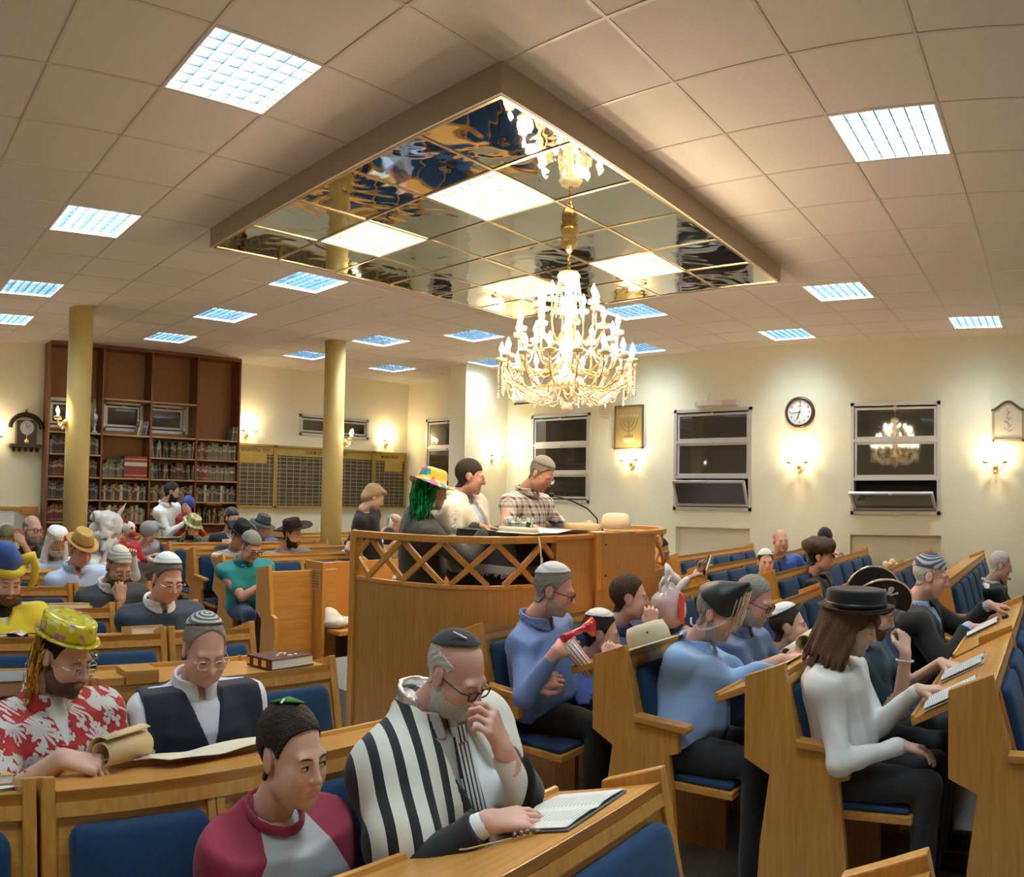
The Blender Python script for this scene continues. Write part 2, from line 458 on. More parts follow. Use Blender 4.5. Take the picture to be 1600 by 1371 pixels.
def pew(u0, u1, v0, label, stile=None, ends=(1, 1), seats=True, hs=1.0, lz=.975):
    """bench facing -v, back top edge at v0; sloping book ledge behind it. stile: u of one upright between two pads"""
    r = empty('pew', ((u0 + u1) / 2, v0, 0), 0, label, 'pew', 'wooden pews with blue padded seats')
    c = (u0 + u1) / 2; L = u1 - u0; a, b = -L / 2, L / 2
    if hs != 1: r.scale = (1, 1, hs)
    for s, q in ((a, ends[0]), (b, ends[1])):
        if q:
            x0, x1 = (s, s + .034) if s < 0 else (s - .034, s)
            MB().prism(END, x0, x1).build('end_panel', M['oakZ'], r, bevel=.004)
            m = (x0 + x1) / 2
            MB().prism([(-.225, .705), (-.49, .69), (-.50, .705), (-.49, .722), (-.225, .737)], m - .032, m + .032).build('armrest', M['oakY'], r, bevel=.006)
    i0, i1 = a + .034 * bool(ends[0]), b - .034 * bool(ends[1])
    if i1 - i0 < .1: return r
    # back shell
    MB().prism([(-.165, .975), (-.03, min(.905, lz + .01)), (-.03, .635), (-.12, .58), (-.20, .46), (-.262, .46), (-.232, .72)], i0, i1).build('back_panel', M['oakX'], r)
    # ledge : two boards with a butt joint, lip in front
    MB().prism([(-.178, 1.0), (-.172, .955), (-.158, .955), (.145, lz - .03), (.150, lz - .004), (-.158, .992)], i0, i1).build('book_ledge', M['oakX'], r, bevel=.003)
    MB().prism([(.134, lz - .002), (.150, lz - .004), (.150, lz + .012), (.138, lz + .012)], i0, i1).build('ledge_lip', M['oakX'], r)
    # stiles and pads on the front face
    e = Vector((0, -.232 + .165, .72 - .975)); e.normalize()       # down the back
    nrm = Vector((0, e.z, -e.y)); nrm = nrm if nrm.y < 0 else -nrm
    top = Vector((0, -.165, .975)) - e * 0
    ang = math.atan2(-e.y, -e.z)      # lean
    if stile is None: stile = c - L / 2 + .01
    s0 = stile - c; k0 = math.ceil((i0 - s0 - .02) / PITCH_S)
    xs = []
    k = k0
    while s0 + k * PITCH_S < i1 + .02: xs.append(s0 + k * PITCH_S); k += 1
    R = Matrix.Rotation(-ang, 3, 'X')
    pos = lambda x, d, o=0: Vector((x, 0, 0)) + top + e * d + nrm * o
    mb = MB()
    for x in xs:
        if i0 + .02 < x < i1 - .02:
            for dx in (-.012, .012): mb.box(pos(x + dx, .24, .004), (.021, .012, .46), R)
    mb.box(pos((i0 + i1) / 2, .022, .006), (i1 - i0, .014, .03), R)
    mb.build('back_stile', M['oakZ'], r)
    edges = [i0] + [x for x in xs if i0 + .05 < x < i1 - .05] + [i1]
    for p, q in zip(edges[:-1], edges[1:]):
        if q - p < .2: continue
        o = bpy.data.objects.new('back_pad', pad_mesh()); link(o, r)
        o.location = pos((p + q) / 2, .455, .004); o.rotation_euler = (-ang, 0, 0)
        o.scale = (min(1.05, (q - p - .06) / .375), 1, 1)
        if seats:
            MB().bx(p + .012, q - .012, -.67, -.27, .468, .49).build('seat_cushion', M['blue'], r, bevel=.008)
    if seats:
        MB().bx(i0, i1, -.685, -.20, .435, .467).build('seat_board', M['oakX'], r, bevel=.004)
        for x in edges[1:-1] if len(edges) > 2 else []:
            MB().bx(x - .015, x + .015, -.45, -.09, 0, .435).build('support', M['oakZ'], r)
    return r

LV0 = {-1: .42, 0: 1.11, 1: 1.85, 2: 2.68, 3: 3.50, 4: 4.24, 5: 5.07, 6: 5.86, 7: 6.65, 8: 7.45}
LEND = {-1: 1.47, 0: 1.68, 1: 1.76, 2: 1.83, 3: 1.92, 4: 1.96, 5: 2.0, 6: 2.0, 7: 2.0, 8: 2.0}
pew(.75, LEND[-1], LV0[-1], 'pew end in the very front, only its top corner showing below the white shirted man', LEND[-1] - .05, lz=.90)
pew(.02, LEND[0], LV0[0], 'nearest long pew, with the open booklet and eyeglass cord on its ledge', LEND[0] - .03 - PITCH_S, lz=.905)
pew(-.65, .42, LV0[1], 'short pew at lower left corner, stack of books on its ledge', .42, lz=.915)
pew(.43, LEND[1], LV0[1], 'pew in front of the red floral shirt man, unrolled scroll on its ledge', .43 + PITCH_S - .02, lz=.915)
pew(-.4, .80, LV0[2], 'pew behind the man in red floral shirt', .80)
pew(.81, LEND[2], LV0[2], 'pew behind the vest man, burgundy book on its ledge', LEND[2] - .03 - PITCH_S)
pew(-.2, 1.44, LV0[3], 'pew behind the glittery yellow hat, white book sheet on its ledge', 1.44, lz=.93)
pew(1.45, LEND[3], LV0[3], 'short pew end right of the grey haired vest man', 1.47, lz=.93)
pew(-.1, 1.44, LV0[4], 'pew with a blue pad left of the navy sweater man', 1.44, lz=.945)
pew(1.45, LEND[4], LV0[4], 'pew behind the man in the navy sweater', 1.46, lz=.945)
pew(.05, 1.43, LV0[5], 'pew with blue pad left of the cream knit kippah man', 1.43, lz=.945)
pew(1.44, LEND[5], LV0[5], 'pew behind the man in cream knit kippah', 1.46, lz=.945)
pew(.2, LEND[6], LV0[6], 'pew just behind the man in straw hat', 1.4)
pew(.4, LEND[7], LV0[7], 'pew behind the person in the white headscarf, left block', 1.4)
pew(.5, LEND[8], LV0[8], 'last pew of the left block before the bookcase', 1.4)
RV = {3: .42, 2: 1.25, 1: 2.0, 0: 2.86}
U0 = 2.886
pew(U0, 4.03, RV[3], 'pew at the right edge with two open prayer books on its ledge', 3.5, lz=.845)
pew(4.04, 5.2, RV[3], 'pew in front of the man in blue and white knit kippah', 4.5, lz=.845)
pew(U0, 5.3, RV[2], 'pew behind the man in the black bowler hat', U0 + .04 + PITCH_S, lz=.86)
pew(U0, 5.7, RV[1], 'pew behind the man in the black satin cap, pale blue shirt', U0 + .04 + PITCH_S, lz=.88)
pew(U0 - .03, 5.5, RV[0], 'pew right below the curved platform wall', U0 + PITCH_S, lz=.84)
# far right block
pew(6.05, 9.0, 1.05, 'far right pew, grey haired man in black jacket seated on it', 6.5, hs=1.04, lz=.88)
pew(6.3, 9.3, 1.72, 'far right pew with golden ribbon rattle on its ledge', 6.8, hs=1.04, lz=.88)
pew(6.1, 9.35, 2.55, 'far right pew behind the man in brown fur hat', 6.6, hs=1.04, lz=.88)
pew(6.35, 9.38, 3.35, 'far right pew with stacked books on its near end', 6.8, hs=1.04, lz=.88)
pew(7.3, 9.45, 4.15, 'far right pew closest to the wing wall', 7.7, hs=1.04, lz=.88)
# block behind the platform
BV = {1: 6.92, 2: 7.72, 3: 8.5, 4: 9.46, 5: 10.15}
pew(3.5, 8.3, BV[1], 'pew behind the man in teal polo shirt', 3.98)
pew(3.55, 6.0, BV[2], 'pew with a black coat hung on it, behind the platform', 4.0)
pew(3.6, 5.9, BV[3], 'pew behind the black cowboy hat man', 4.1)
pew(6.42, 8.3, BV[3] , 'pew right of the middle column', 6.9)
pew(3.62, 8.3, BV[4], 'pew behind the man with green tinsel garland', 4.1)
pew(2.9, 8.3, BV[5], 'backmost pew right in front of the bookcase', 3.5)
# ------------------------------------------------------------------ front rail with low bench behind the platform
r = empty('front_rail', (3.5, 5.72, 0), 0, 'tall wooden front rail with notice plate on its post, left of the platform', 'partition')
def rp(mb, n, m, bevel=.004):
    o = mb.build(n, m, r, bevel=bevel); o.location = (-3.5, -5.72, 0); return o
rp(MB().prism([(5.82, .99), (5.82, .62), (5.72, .56), (5.75, 0), (5.46, 0), (5.5, .6), (5.56, .62), (5.62, 1.03)], 3.36, 3.40), 'end_panel', M['oakZ'])
rp(MB().bx(3.40, 4.12, 5.66, 5.70, .12, .97), 'front_board', M['oakX'])
rp(MB().bx(3.86, 3.90, 5.52, 5.80, 0, 1.05), 'post', M['oakZ'])
nb = rp(MB().bx(3.854, 3.86, 5.55, 5.74, .80, .98), 'notice_plate', mat('aged_notice', (.45, .30, .12), .6))
mb = MB()
for k in range(6): mb.bx(3.8535, 3.8545, 5.57, 5.72 - .02 * (k % 2), .825 + k * .024, .831 + k * .024)
o = mb.build('notice_text', mat('notice_ink', (.16, .09, .03), .8), nb)
rp(MB().bx(3.90, 6.3, 5.78, 5.82, .0, 1.02), 'high_board', mat('orange_board', (.56, .235, .045), .35, coat=.3, noise=.06, nscale=3))
r = empty('low_bench', (4.3, 5.55, 0), 0, 'low wooden bench with a folded cream cloth bag on it', 'bench')
def rp(mb, n, m, bevel=.004):
    o = mb.build(n, m, r, bevel=bevel); o.location = (-4.3, -5.55, 0); return o
rp(MB().bx(3.92, 4.62, 5.33, 5.78, .43, .47), 'seat_board', M['oakX'])
rp(MB().bx(4.58, 4.62, 5.33, 5.78, 0, .43), 'side_panel', M['case'])
rp(MB().bx(3.92, 4.58, 5.72, 5.76, 0, .43), 'rear_panel', M['case'])
r = empty('side_cabinet', (4.9, 5.5, 0), 0, 'low wooden cabinet by the platform, striped cloth and yellow bag on top', 'cabinet')
def rp(mb, n, m, bevel=.004):
    o = mb.build(n, m, r, bevel=bevel); o.location = (-4.9, -5.5, 0); return o
rp(MB().bx(4.64, 5.2, 5.30, 5.77, .0, .66), 'body', M['case'])
rp(MB().bx(4.62, 5.22, 5.28, 5.77, .66, .69), 'top', M['oakX'])
rp(MB().bx(4.7, 5.14, 5.285, 5.30, .05, .60), 'door', M['oakZ'])

# ================================================================== platform (bimah)
bim = empty('reading_platform', (4.6, 4.1, 0), 0, 'raised wooden reading platform with curved lattice railing in the middle of the hall', 'platform')
def bp_(mb, name, m, bevel=0, parent=bim):
    o = mb.build(name, m, parent, bevel=bevel)
    if parent is bim: o.location = (-4.6, -4.1, 0)
    return o
ZT, ZL = 1.42, 1.09
# plan curve: left post -> quarter round -> straight front -> right round
def bez(p0, p1, p2, p3, n):
    out = []
    for i in range(n + 1):
        t = i / n; a, b, c, d = (1 - t) ** 3, 3 * t * (1 - t) ** 2, 3 * t * t * (1 - t), t ** 3
        out.append((a * p0[0] + b * p1[0] + c * p2[0] + d * p3[0], a * p0[1] + b * p1[1] + c * p2[1] + d * p3[1]))
    return out
CURL = bez((3.20, 4.17), (3.24, 3.55), (3.45, 3.16), (4.02, 3.12), 28)
CURR = bez((5.30, 3.12), (5.62, 3.13), (5.88, 3.3), (5.95, 3.62), 14)
def ribbon(mb, pts, z0, z1, t):
    """vertical sheet along plan curve with thickness t"""
    n = len(pts); P = [Vector((p[0], p[1], 0)) for p in pts]; nr = []
    for i in range(n):
        d = (P[min(i + 1, n - 1)] - P[max(i - 1, 0)]).normalized(); nr.append(Vector((-d.y, d.x, 0)))
    o = [p - q * t / 2 for p, q in zip(P, nr)]; i_ = [p + q * t / 2 for p, q in zip(P, nr)]
    Z0 = z0 if callable(z0) else (lambda k: z0); Z1 = z1 if callable(z1) else (lambda k: z1)
    vs = []
    for k in range(n):
        for (q, z) in ((o[k], Z0(k)), (o[k], Z1(k)), (i_[k], Z1(k)), (i_[k], Z0(k))): vs.append((q.x, q.y, z))
    fs = []
    for k in range(n - 1):
        for j in range(4): fs.append((4 * k + j, 4 * k + (j + 1) % 4, 4 * k + 4 + (j + 1) % 4, 4 * k + 4 + j))
    fs += [(3, 2, 1, 0), tuple(4 * (n - 1) + j for j in range(4))]
    mb.add(vs, fs); return mb
def along(pts, s):
    """point at arc fraction s"""
    P = [Vector((p[0], p[1], 0)) for p in pts]; L = [0]
    for a, b in zip(P[:-1], P[1:]): L.append(L[-1] + (b - a).length)
    x = s * L[-1]
    for k in range(len(P) - 1):
        if L[k + 1] >= x - 1e-9: return P[k].lerp(P[k + 1], (x - L[k]) / max(1e-9, L[k + 1] - L[k]))
    return P[-1]
floorpoly = [(3.24, 5.15)] + CURL + CURR + [(5.95, 5.15)]
bp_(MB().prism([(p[0], p[1]) for p in floorpoly], 0, .30, 2), 'platform_floor', M['floor'])
bp_(ribbon(MB(), CURL, 0, ZL, .035), 'curved_wall', M['bimah'])
bp_(ribbon(MB(), CURL, ZT - .045, ZT, .06), 'top_rail', M['oakX'], .004)
bp_(ribbon(MB(), CURL, ZL - .005, ZL + .02, .045), 'lower_rail', M['oakX'], .003)
bp_(MB().bx(3.165, 3.235, 4.15, 4.21, 0, ZT), 'left_post', M['oakZ'], .004)
def lattice_bar(s0, z0, s1, z1, curve, off=0.0):
    mb = MB(); n = 7; pr = []
    P = []
    for i in range(n + 1):
        t = i / n; q = along(curve, s0 + (s1 - s0) * t); q2 = along(curve, min(1, s0 + (s1 - s0) * t + .01)); q1 = along(curve, max(0, s0 + (s1 - s0) * t - .01))
        d = (q2 - q1).normalized(); nn = Vector((-d.y, d.x, 0)); P.append((q + nn * off + Vector((0, 0, z0 + (z1 - z0) * t)), nn))
    vs = []
    for i, (p, nn) in enumerate(P):
        d = (P[min(i + 1, n)][0] - P[max(i - 1, 0)][0]).normalized(); w = d.cross(nn).normalized()
        for a, b in ((-1, -1), (1, -1), (1, 1), (-1, 1)): vs.append(p + w * .017 * a + nn * .013 * b)
    fs = [(4 * k + j, 4 * k + (j + 1) % 4, 4 * k + 4 + (j + 1) % 4, 4 * k + 4 + j) for k in range(n) for j in range(4)] + [(3, 2, 1, 0), tuple(4 * n + j for j in range(4))]
    return mb.add(vs, fs)
zl0, zl1 = ZL + .02, ZT - .045; zm = (zl0 + zl1) / 2
nod = [.075, .255, .435, .665, .915]       # crossing columns along the rail
half = [.085, .09, .10, .115, .115]
seq = []
for k, s in enumerate([.10, .30, .50, .73, .955]):
    pass
tops = [.09, .275, .47, .70, .93]
ws = .105
for k, s in enumerate(tops):
    for sg in (-1, 1):
        e = s + sg * (.5 * (tops[min(k + 1, 4)] - tops[max(k - 1, 0)]) / (2 if 0 < k < 4 else 1)) if False else None
# zigzag pairs: down-going and up-going bars between successive top nodes
low = [(a + b) / 2 for a, b in zip(tops[:-1], tops[1:])]
xs_t = [.0] + tops + [1.0]
for k, s in enumerate(tops):
    d = .105
    for sg, off in ((-1, .0), (1, .014)):
        s1, z1 = s + sg * 2 * d * .93, zl0
        if s1 < 0: z1 = zl1 + (zl0 - zl1) * (s / (s - s1)); s1 = 0.0
        if s1 > 1: z1 = zl1 + (zl0 - zl1) * ((1 - s) / (s1 - s)); s1 = 1.0
        bp_(lattice_bar(s, zl1, s1, z1, CURL, off - .007), 'lattice_bar', M['oakZ'])
for s0, z0, s1, z1, off in ((0.0, zm, .09, zl0, .0), (1.0, zm, .92, zl0, .007)):
    bp_(lattice_bar(s0, z0, s1, z1, CURL, off), 'lattice_bar', M['oakZ'])
# front straight panels
bp_(MB().bx(4.02, 4.45, 3.095, 3.14, 0, ZT), 'front_panel', M['bimah'], .003)
bp_(MB().bx(4.92, 5.32, 3.095, 3.14, 0, ZT), 'front_panel', M['bimah'], .003)
bp_(MB().bx(4.45, 4.92, 3.07, 3.14, 0, 1.02), 'front_panel', M['bimah'], .003)
bp_(MB().bx(4.43, 4.50, 3.05, 3.14, 1.02, ZT + .01), 'front_stile', M['oakZ'], .003)
d = bp_(MB().bx(4.50, 4.94, 3.045, 3.10, 1.02, ZT + .005), 'cabinet_door', M['bimah'], .004)
for z in (1.12, 1.34): bp_(MB().ball((4.53, 3.04, z), .008), 'hinge_screw', M['dark'])
bp_(MB().bx(4.02, 5.34, 3.08, 3.50, ZT - .03, ZT - .005), 'desk_top', M['oakX'], .003)
bp_(ribbon(MB(), CURR, 0, ZL, .035), 'curved_wall', M['bimah'])
bp_(ribbon(MB(), CURR, ZT - .045, ZT, .06), 'top_rail', M['oakX'], .004)
for s in (0.03, .53):
    bp_(lattice_bar(s, zl1, s + .44, zl0, CURR), 'lattice_bar', M['oakZ']); bp_(lattice_bar(s, zl0, s + .44, zl1, CURR, .014), 'lattice_bar', M['oakZ'])
bp_(ribbon(MB(), [(5.95, 3.62), (5.96, 4.4), (5.9, 5.1)], ZT - .045, ZT, .06), 'top_rail', M['oakX'], .004)
bp_(ribbon(MB(), [(5.95, 3.62), (5.96, 4.4), (5.9, 5.1)], 0, ZL, .035), 'side_wall', M['bimah'])
# reading table with velvet cover
rt = empty('reading_table', (4.55, 3.78, .3), 0, 'reading table under a black velvet cover with silver fringe, inside the platform', 'table')
M['velvet'] = mat('black_velvet', (.008, .008, .010), .95, sheen=.4)
M['silver'] = mat('silver_fringe', (.55, .55, .55), .45, metal=.4, bump=.4, bscale=150)
def tp(mb, n, m, bevel=0):
    o = mb.build(n, m, rt, bevel=bevel); o.location = (-4.55, -3.78, -.3); return o
tp(MB().prism([(3.42, 1.33), (3.42, 1.36), (4.02, 1.42), (4.02, 1.38)], 4.0, 5.12), 'tabletop', M['oakX'])
tp(MB().bx(4.03, 5.09, 3.45, 3.99, .30, 1.33), 'table_body', M['velvet'])
mb = MB(); mb.bx(3.975, 3.985, 3.40, 4.04, 1.17, 1.43); mb.bx(3.975, 5.14, 3.395, 3.405, 1.17, 1.37); mb.prism([(3.40, 1.37), (3.40, 1.375), (4.04, 1.437), (4.04, 1.43)], 3.975, 5.14)
tp(mb, 'velvet_cover', M['velvet'])
mb = MB(); mb.bx(3.966, 3.974, 3.40, 4.04, 1.135, 1.19); mb.bx(3.966, 5.14, 3.385, 3.393, 1.135, 1.19)
for k in range(40):
    z = RNG.uniform(1.10, 1.13); mb.bx(3.968, 3.972, 3.40 + k * .016, 3.408 + k * .016, z, 1.136)
tp(mb, 'silver_fringe', M['silver'])
# ================================================================== chandelier
M['bulb'] = glow('candle_bulb', (1.0, .88, .62), 26)
M['cup'] = mat('milk_glass', (.92, .80, .55), .25, trans=.25)
M['bead'] = mat('crystal_bead', (.95, .84, .66), .12, spec=1.0, emit=None)
CHU, CHV = 4.33, 3.26
ch = empty('chandelier', (CHU, CHV, PB), 0, 'large brass chandelier with candle bulbs and strings of crystal beads, hanging below the mirror canopy', 'chandelier')
def cp(mb, n, m, parent=ch):
    o = mb.build(n, m, parent)
    if parent is ch: o.location = (-CHU, -CHV, -PB)
    return o
def L_(prof, n=16, sm=True):
    mb = MB(); mb.smooth = sm; return mb.lathe(prof, n, (CHU, CHV, 0))
cp(L_([(.06, 3.6), (.065, 3.585), (.05, 3.55), (.06, 3.53), (.058, 3.49), (.03, 3.45), (.02, 3.43), (.001, 3.42)]), 'canopy_rose', M['brass'])
mb = MB(); mb.smooth = True
for k in range(5): mb.tube([(CHU + .012 * math.cos(a) * (k % 2), CHV + .012 * math.cos(a) * (1 - k % 2), 3.42 - .028 * k + .018 * math.sin(a)) for a in [2 * PI * i / 10 for i in range(11)]], .0035, 5, False)
cp(mb, 'chain', M['brass'])
cp(L_([(.001, 3.30), (.07, 3.285), (.085, 3.255), (.06, 3.22), (.03, 3.20), (.028, 3.10), (.05, 3.07), (.05, 3.0), (.025, 2.97), (.03, 2.85), (.06, 2.80), (.06, 2.72), (.03, 2.68), (.03, 2.56), (.10, 2.53), (.13, 2.48), (.10, 2.43), (.04, 2.39), (.02, 2.36), (.001, 2.35)], 20), 'central_stem', M['cup'])
cp(L_([(.001, 2.35), (.035, 2.335), (.045, 2.31), (.03, 2.28), (.001, 2.27)], 14), 'finial_ball', M['bead'])
TIERS = [(16, .47, 2.62, 2.50, .0), (10, .36, 2.83, 2.62, .2), (8, .21, 3.03, 2.84, .1)]
arm0 = None
bulb_me = cup_me = cnd_me = None
BPOS = []
for ti, (n, R_, zc, zb, ph) in enumerate(TIERS):
    for k in range(n):
        a = 2 * PI * (k + ph) / n; c, s = math.cos(a), math.sin(a)
        pts = [(CHU + c * r, CHV + s * r, z) for r, z in [(.05, zb + .02), (R_ * .35, zb - .045), (R_ * .68, zb - .07), (R_ * .92, zb - .02), (R_, zb + .05), (R_, zc)]]
        mb = MB(); mb.smooth = True; mb.tube(pts, .007, 6); am = cp(mb, 'arm', M['brass'])
        q = (CHU + c * R_, CHV + s * R_, zc)
        if bulb_me is None:
            mb = MB(); mb.smooth = True; mb.lathe([(.006, 0), (.040, .006), (.044, .022), (.041, .030), (.038, .012), (.004, .008)], 12, cap=False); cup_me = mb.mesh('drip_cup', M['cup'])
            mb = MB(); mb.smooth = True; mb.lathe([(.011, .0), (.011, .062)], 8); cnd_me = mb.mesh('candle_sleeve', M['white'])
            mb = MB(); mb.smooth = True; mb.lathe([(.010, 0), (.020, .020), (.018, .034), (.007, .062), (.001, .075)], 10); bulb_me = mb.mesh('bulb', M['bulb'])
        for nm, me, dz in (('drip_cup', cup_me, 0), ('candle_sleeve', cnd_me, .01), ('bulb', bulb_me, .072)):
            o = bpy.data.objects.new(nm, me); link(o, ch); o.location = (q[0] - CHU, q[1] - CHV, zc + dz - PB)
        BPOS.append((q[0], q[1], zc + .1))
def strand(p, q, sag, r=.0078, step=.0165, drop=False):
    """string of crystal beads between two points"""
    p, q = Vector(p), Vector(q); L = (q - p).length + sag * 1.6; n = max(3, int(L / step)); mb = MB()
    for i in range((n + 1) * (1 if drop else 2)):
        sec = i > n; t = (i % (n + 1)) / n; c = p.lerp(q, t); c.z -= sag * (1.45 if sec else 1) * 4 * t * (1 - t)
        vs = [c + Vector(d) * r for d in ((1, 0, 0), (-1, 0, 0), (0, 1, 0), (0, -1, 0), (0, 0, 1), (0, 0, -1))]
        mb.add(vs, [(0, 2, 4), (2, 1, 4), (1, 3, 4), (3, 0, 4), (2, 0, 5), (1, 2, 5), (3, 1, 5), (0, 3, 5)])
    if drop: mb.lathe([(.001, -.045), (.009, -.03), (.004, .0)], 6, q)
    return mb
for k in range(16):
    a, b = 2 * PI * k / 16, 2 * PI * (k + 1) / 16
    P = lambda an, r, z: (CHU + r * math.cos(an), CHV + r * math.sin(an), z)
    cp(strand(P(a, .47, 2.61), P(b, .47, 2.61), .15), 'bead_strand', M['bead'])
    cp(strand(P(a, .47, 2.62), P(a, .14, 2.47), .12), 'bead_strand', M['bead'])
    cp(strand(P(a, .49, 2.60), P(a, .49, 2.40 + .03 * (k % 3)), 0, drop=True), 'bead_strand', M['bead'])
    cp(strand(P(a, .13, 2.45), P(b, .36, 2.44), .07), 'bead_strand', M['bead'])
    cp(strand(P(a, .07, 3.25), P(a, .11, 2.98), .0), 'bead_strand', M['bead'])
for k in range(10):
    a, b = 2 * PI * (k + .2) / 10, 2 * PI * (k + 1.2) / 10
    cp(strand(P(a, .36, 2.82), P(b, .36, 2.82), .11, drop=False), 'bead_strand', M['bead'])
E_CH, E_SC = 16, 11
def point(loc, e, col, r=.03, name='bulb_lamp'):
    l = bpy.data.lights.new(name, 'POINT'); l.energy = e; l.color = col; l.shadow_soft_size = r
    o = bpy.data.objects.new(name, l); link(o); o.location = loc
for k in (0, 4, 8, 12): point((CHU + .40 * math.cos(2 * PI * (k + .5) / 16), CHV + .40 * math.sin(2 * PI * (k + .5) / 16), 2.78), E_CH, (1.0, .80, .54), .05)
for k in (0, 3, 6): point((CHU + .28 * math.cos(2 * PI * (k + .5) / 9), CHV + .28 * math.sin(2 * PI * (k + .5) / 9), 3.05), E_CH * 1.3, (1.0, .80, .54), .05)
# ================================================================== wall sconces
def make_sconce():
    r = empty('wall_sconce')     # local: wall plane y=0, room towards -y
    mb = MB(); mb.smooth = True; mb.lathe([(.001, -.045), (.03, -.03), (.042, 0), (.035, .035), (.001, .05)], 14, (0, -.02, 0), 1, .6); mb.build('backplate', M['brass'], r)
    mb = MB(); mb.smooth = True; mb.ball((0, -.05, -.06), .016, 8, 6); mb.build('drop', M['bead'], r)
    for s in (-1, 1):
        mb = MB(); mb.smooth = True
        mb.tube([(0, -.03, .0), (s * .05, -.07, -.045), (s * .10, -.10, -.03), (s * .115, -.11, .02), (s * .115, -.11, .05)], .005, 6)
        a = mb.build('arm', M['brass'], r)
        for nm, me, dz in (('drip_cup', cup_me, .045), ('candle_sleeve', cnd_me, .055), ('bulb', bulb_me, .115)):
            o = bpy.data.objects.new(nm, me); link(o, r); o.location = (s * .115, -.11, dz)
        mb = strand((s * .115, -.11, .05), (s * .03, -.05, .03), .06, .005, .014); mb.build('bead_strand', M['bead'], r)
    return r
sc0 = make_sconce()
SCN = [((UW, 6.03, 2.15), -PI / 2, 'brass sconce on the right wall under the framed menorah picture'),
       ((UW, 3.40, 2.09), -PI / 2, 'brass sconce on the right wall under the round clock'),
       ((UW, .79, 2.07), -PI / 2, 'brass sconce under the small arch topped frame'),
       ((9.28, 8.52, 2.24), 0, 'brass sconce on the wing wall beside the laughing man'),
       ((9.12, VB, 2.56), 0, 'brass sconce above the right end of the memorial boards'),
       ((6.13, VB, 2.56), 0, 'brass sconce just right of the bookcase'),
       ((1.92, VB, 2.27), 0, 'brass sconce left of the pendulum clock at picture edge'),
       ((2.46, 8.49, 2.38), 0, 'brass sconce mounted on the left mustard column'),
       ((6.20, 8.48, 2.35), 0, 'brass sconce mounted on the middle mustard column')]
for k, (p, rz, lab) in enumerate(SCN):
    o = sc0 if k == 0 else dup(sc0)
    if k == 7: rz = -PI / 2 - .3; p = (2.52 - .145 * math.cos(.3), 8.62 - .145 * math.sin(.3) + .03, 2.38)
    if k == 8: rz = PI / 2 - .55; p = (6.15 + .145 * math.cos(.5), 8.62 - .145 * math.sin(.5) , 2.35)
    o.location = p; o.rotation_euler = (0, 0, rz)
    tag(o, lab, 'wall lamp', 'brass wall sconces')
    d = Matrix.Rotation(rz, 3, 'Z') @ Vector((0, -.14, .16)); point((p[0] + d.x, p[1] + d.y, p[2] + d.z), E_SC * (.6 if k > 6 else 1), (1.0, .74, .42), .04, 'sconce_lamp')
# ================================================================== things on the right wall (local: y=0 wall, room towards -y), rz=-90deg: local x -> -v
def on_right(name, v, z, label, cat, group=None): return empty(name, (UW, v, z), -PI / 2, label, cat, group)
def txt(s, size, loc, rot, m, parent, name='letter_print', ext=.0008, align='CENTER'):
    c = bpy.data.curves.new(name, 'FONT'); c.body = s; c.size = size; c.extrude = ext; c.align_x = align; c.align_y = 'CENTER'
    c.resolution_u = 2
    tmp = bpy.data.objects.new(name, c); COL.objects.link(tmp)
    dg = bpy.context.evaluated_depsgraph_get(); me = bpy.data.meshes.new_from_object(tmp.evaluated_get(dg))
    bpy.data.objects.remove(tmp); me.materials.clear(); me.materials.append(m)
    o = bpy.data.objects.new(name, me); link(o, parent); o.location = loc; o.rotation_euler = rot
    return o
M['ink'] = mat('black_ink', (.01, .01, .01), .7); M['red'] = mat('red_print', (.5, .03, .03), .6)
ck = on_right('wall_clock', 3.40, 2.83, 'round wall clock with brown rim and white face on the right wall', 'clock')
mb = MB(); mb.smooth = True
Rx = Matrix.Rotation(PI / 2, 3, 'X')
mb.lathe([(.165, .0), (.212, .0), (.212, .02), (.200, .04), (.175, .045), (.168, .03)], 40, R=Rx, cap=False); mb.build('rim', mat('clock_rim', (.06, .022, .012), .3, coat=.4), ck)
mb = MB(); mb.lathe([(.17, .02), (.001, .021)], 40, R=Rx); mb.build('dial', mat('dial_white', (.82, .84, .84), .5), ck)
for n in range(1, 13):
    a = PI / 2 - n * PI / 6; txt(str(n), .045, (.135 * math.cos(a), -.024, .135 * math.sin(a)), (PI / 2, 0, 0), M['ink'], ck, 'numeral')
MB().bx(-.026, .026, -.0235, -.022, .080, .090).build('dial_print', M['red'], ck)
def hand(h, L, w, name, m=M['ink']):
    a = PI / 2 - h * 2 * PI; MB().bar((-.02 * math.cos(a), -.027, -.02 * math.sin(a)), (L * math.cos(a), -.027, L * math.sin(a)), w, .003, (0, 1, 0)).build(name, m, ck)
hand(6.73 / 12, .10, .010, 'hour_hand'); hand(44 / 60, .13, .007, 'minute_hand'); hand(1 / 60, .12, .002, 'second_hand', M['red'])
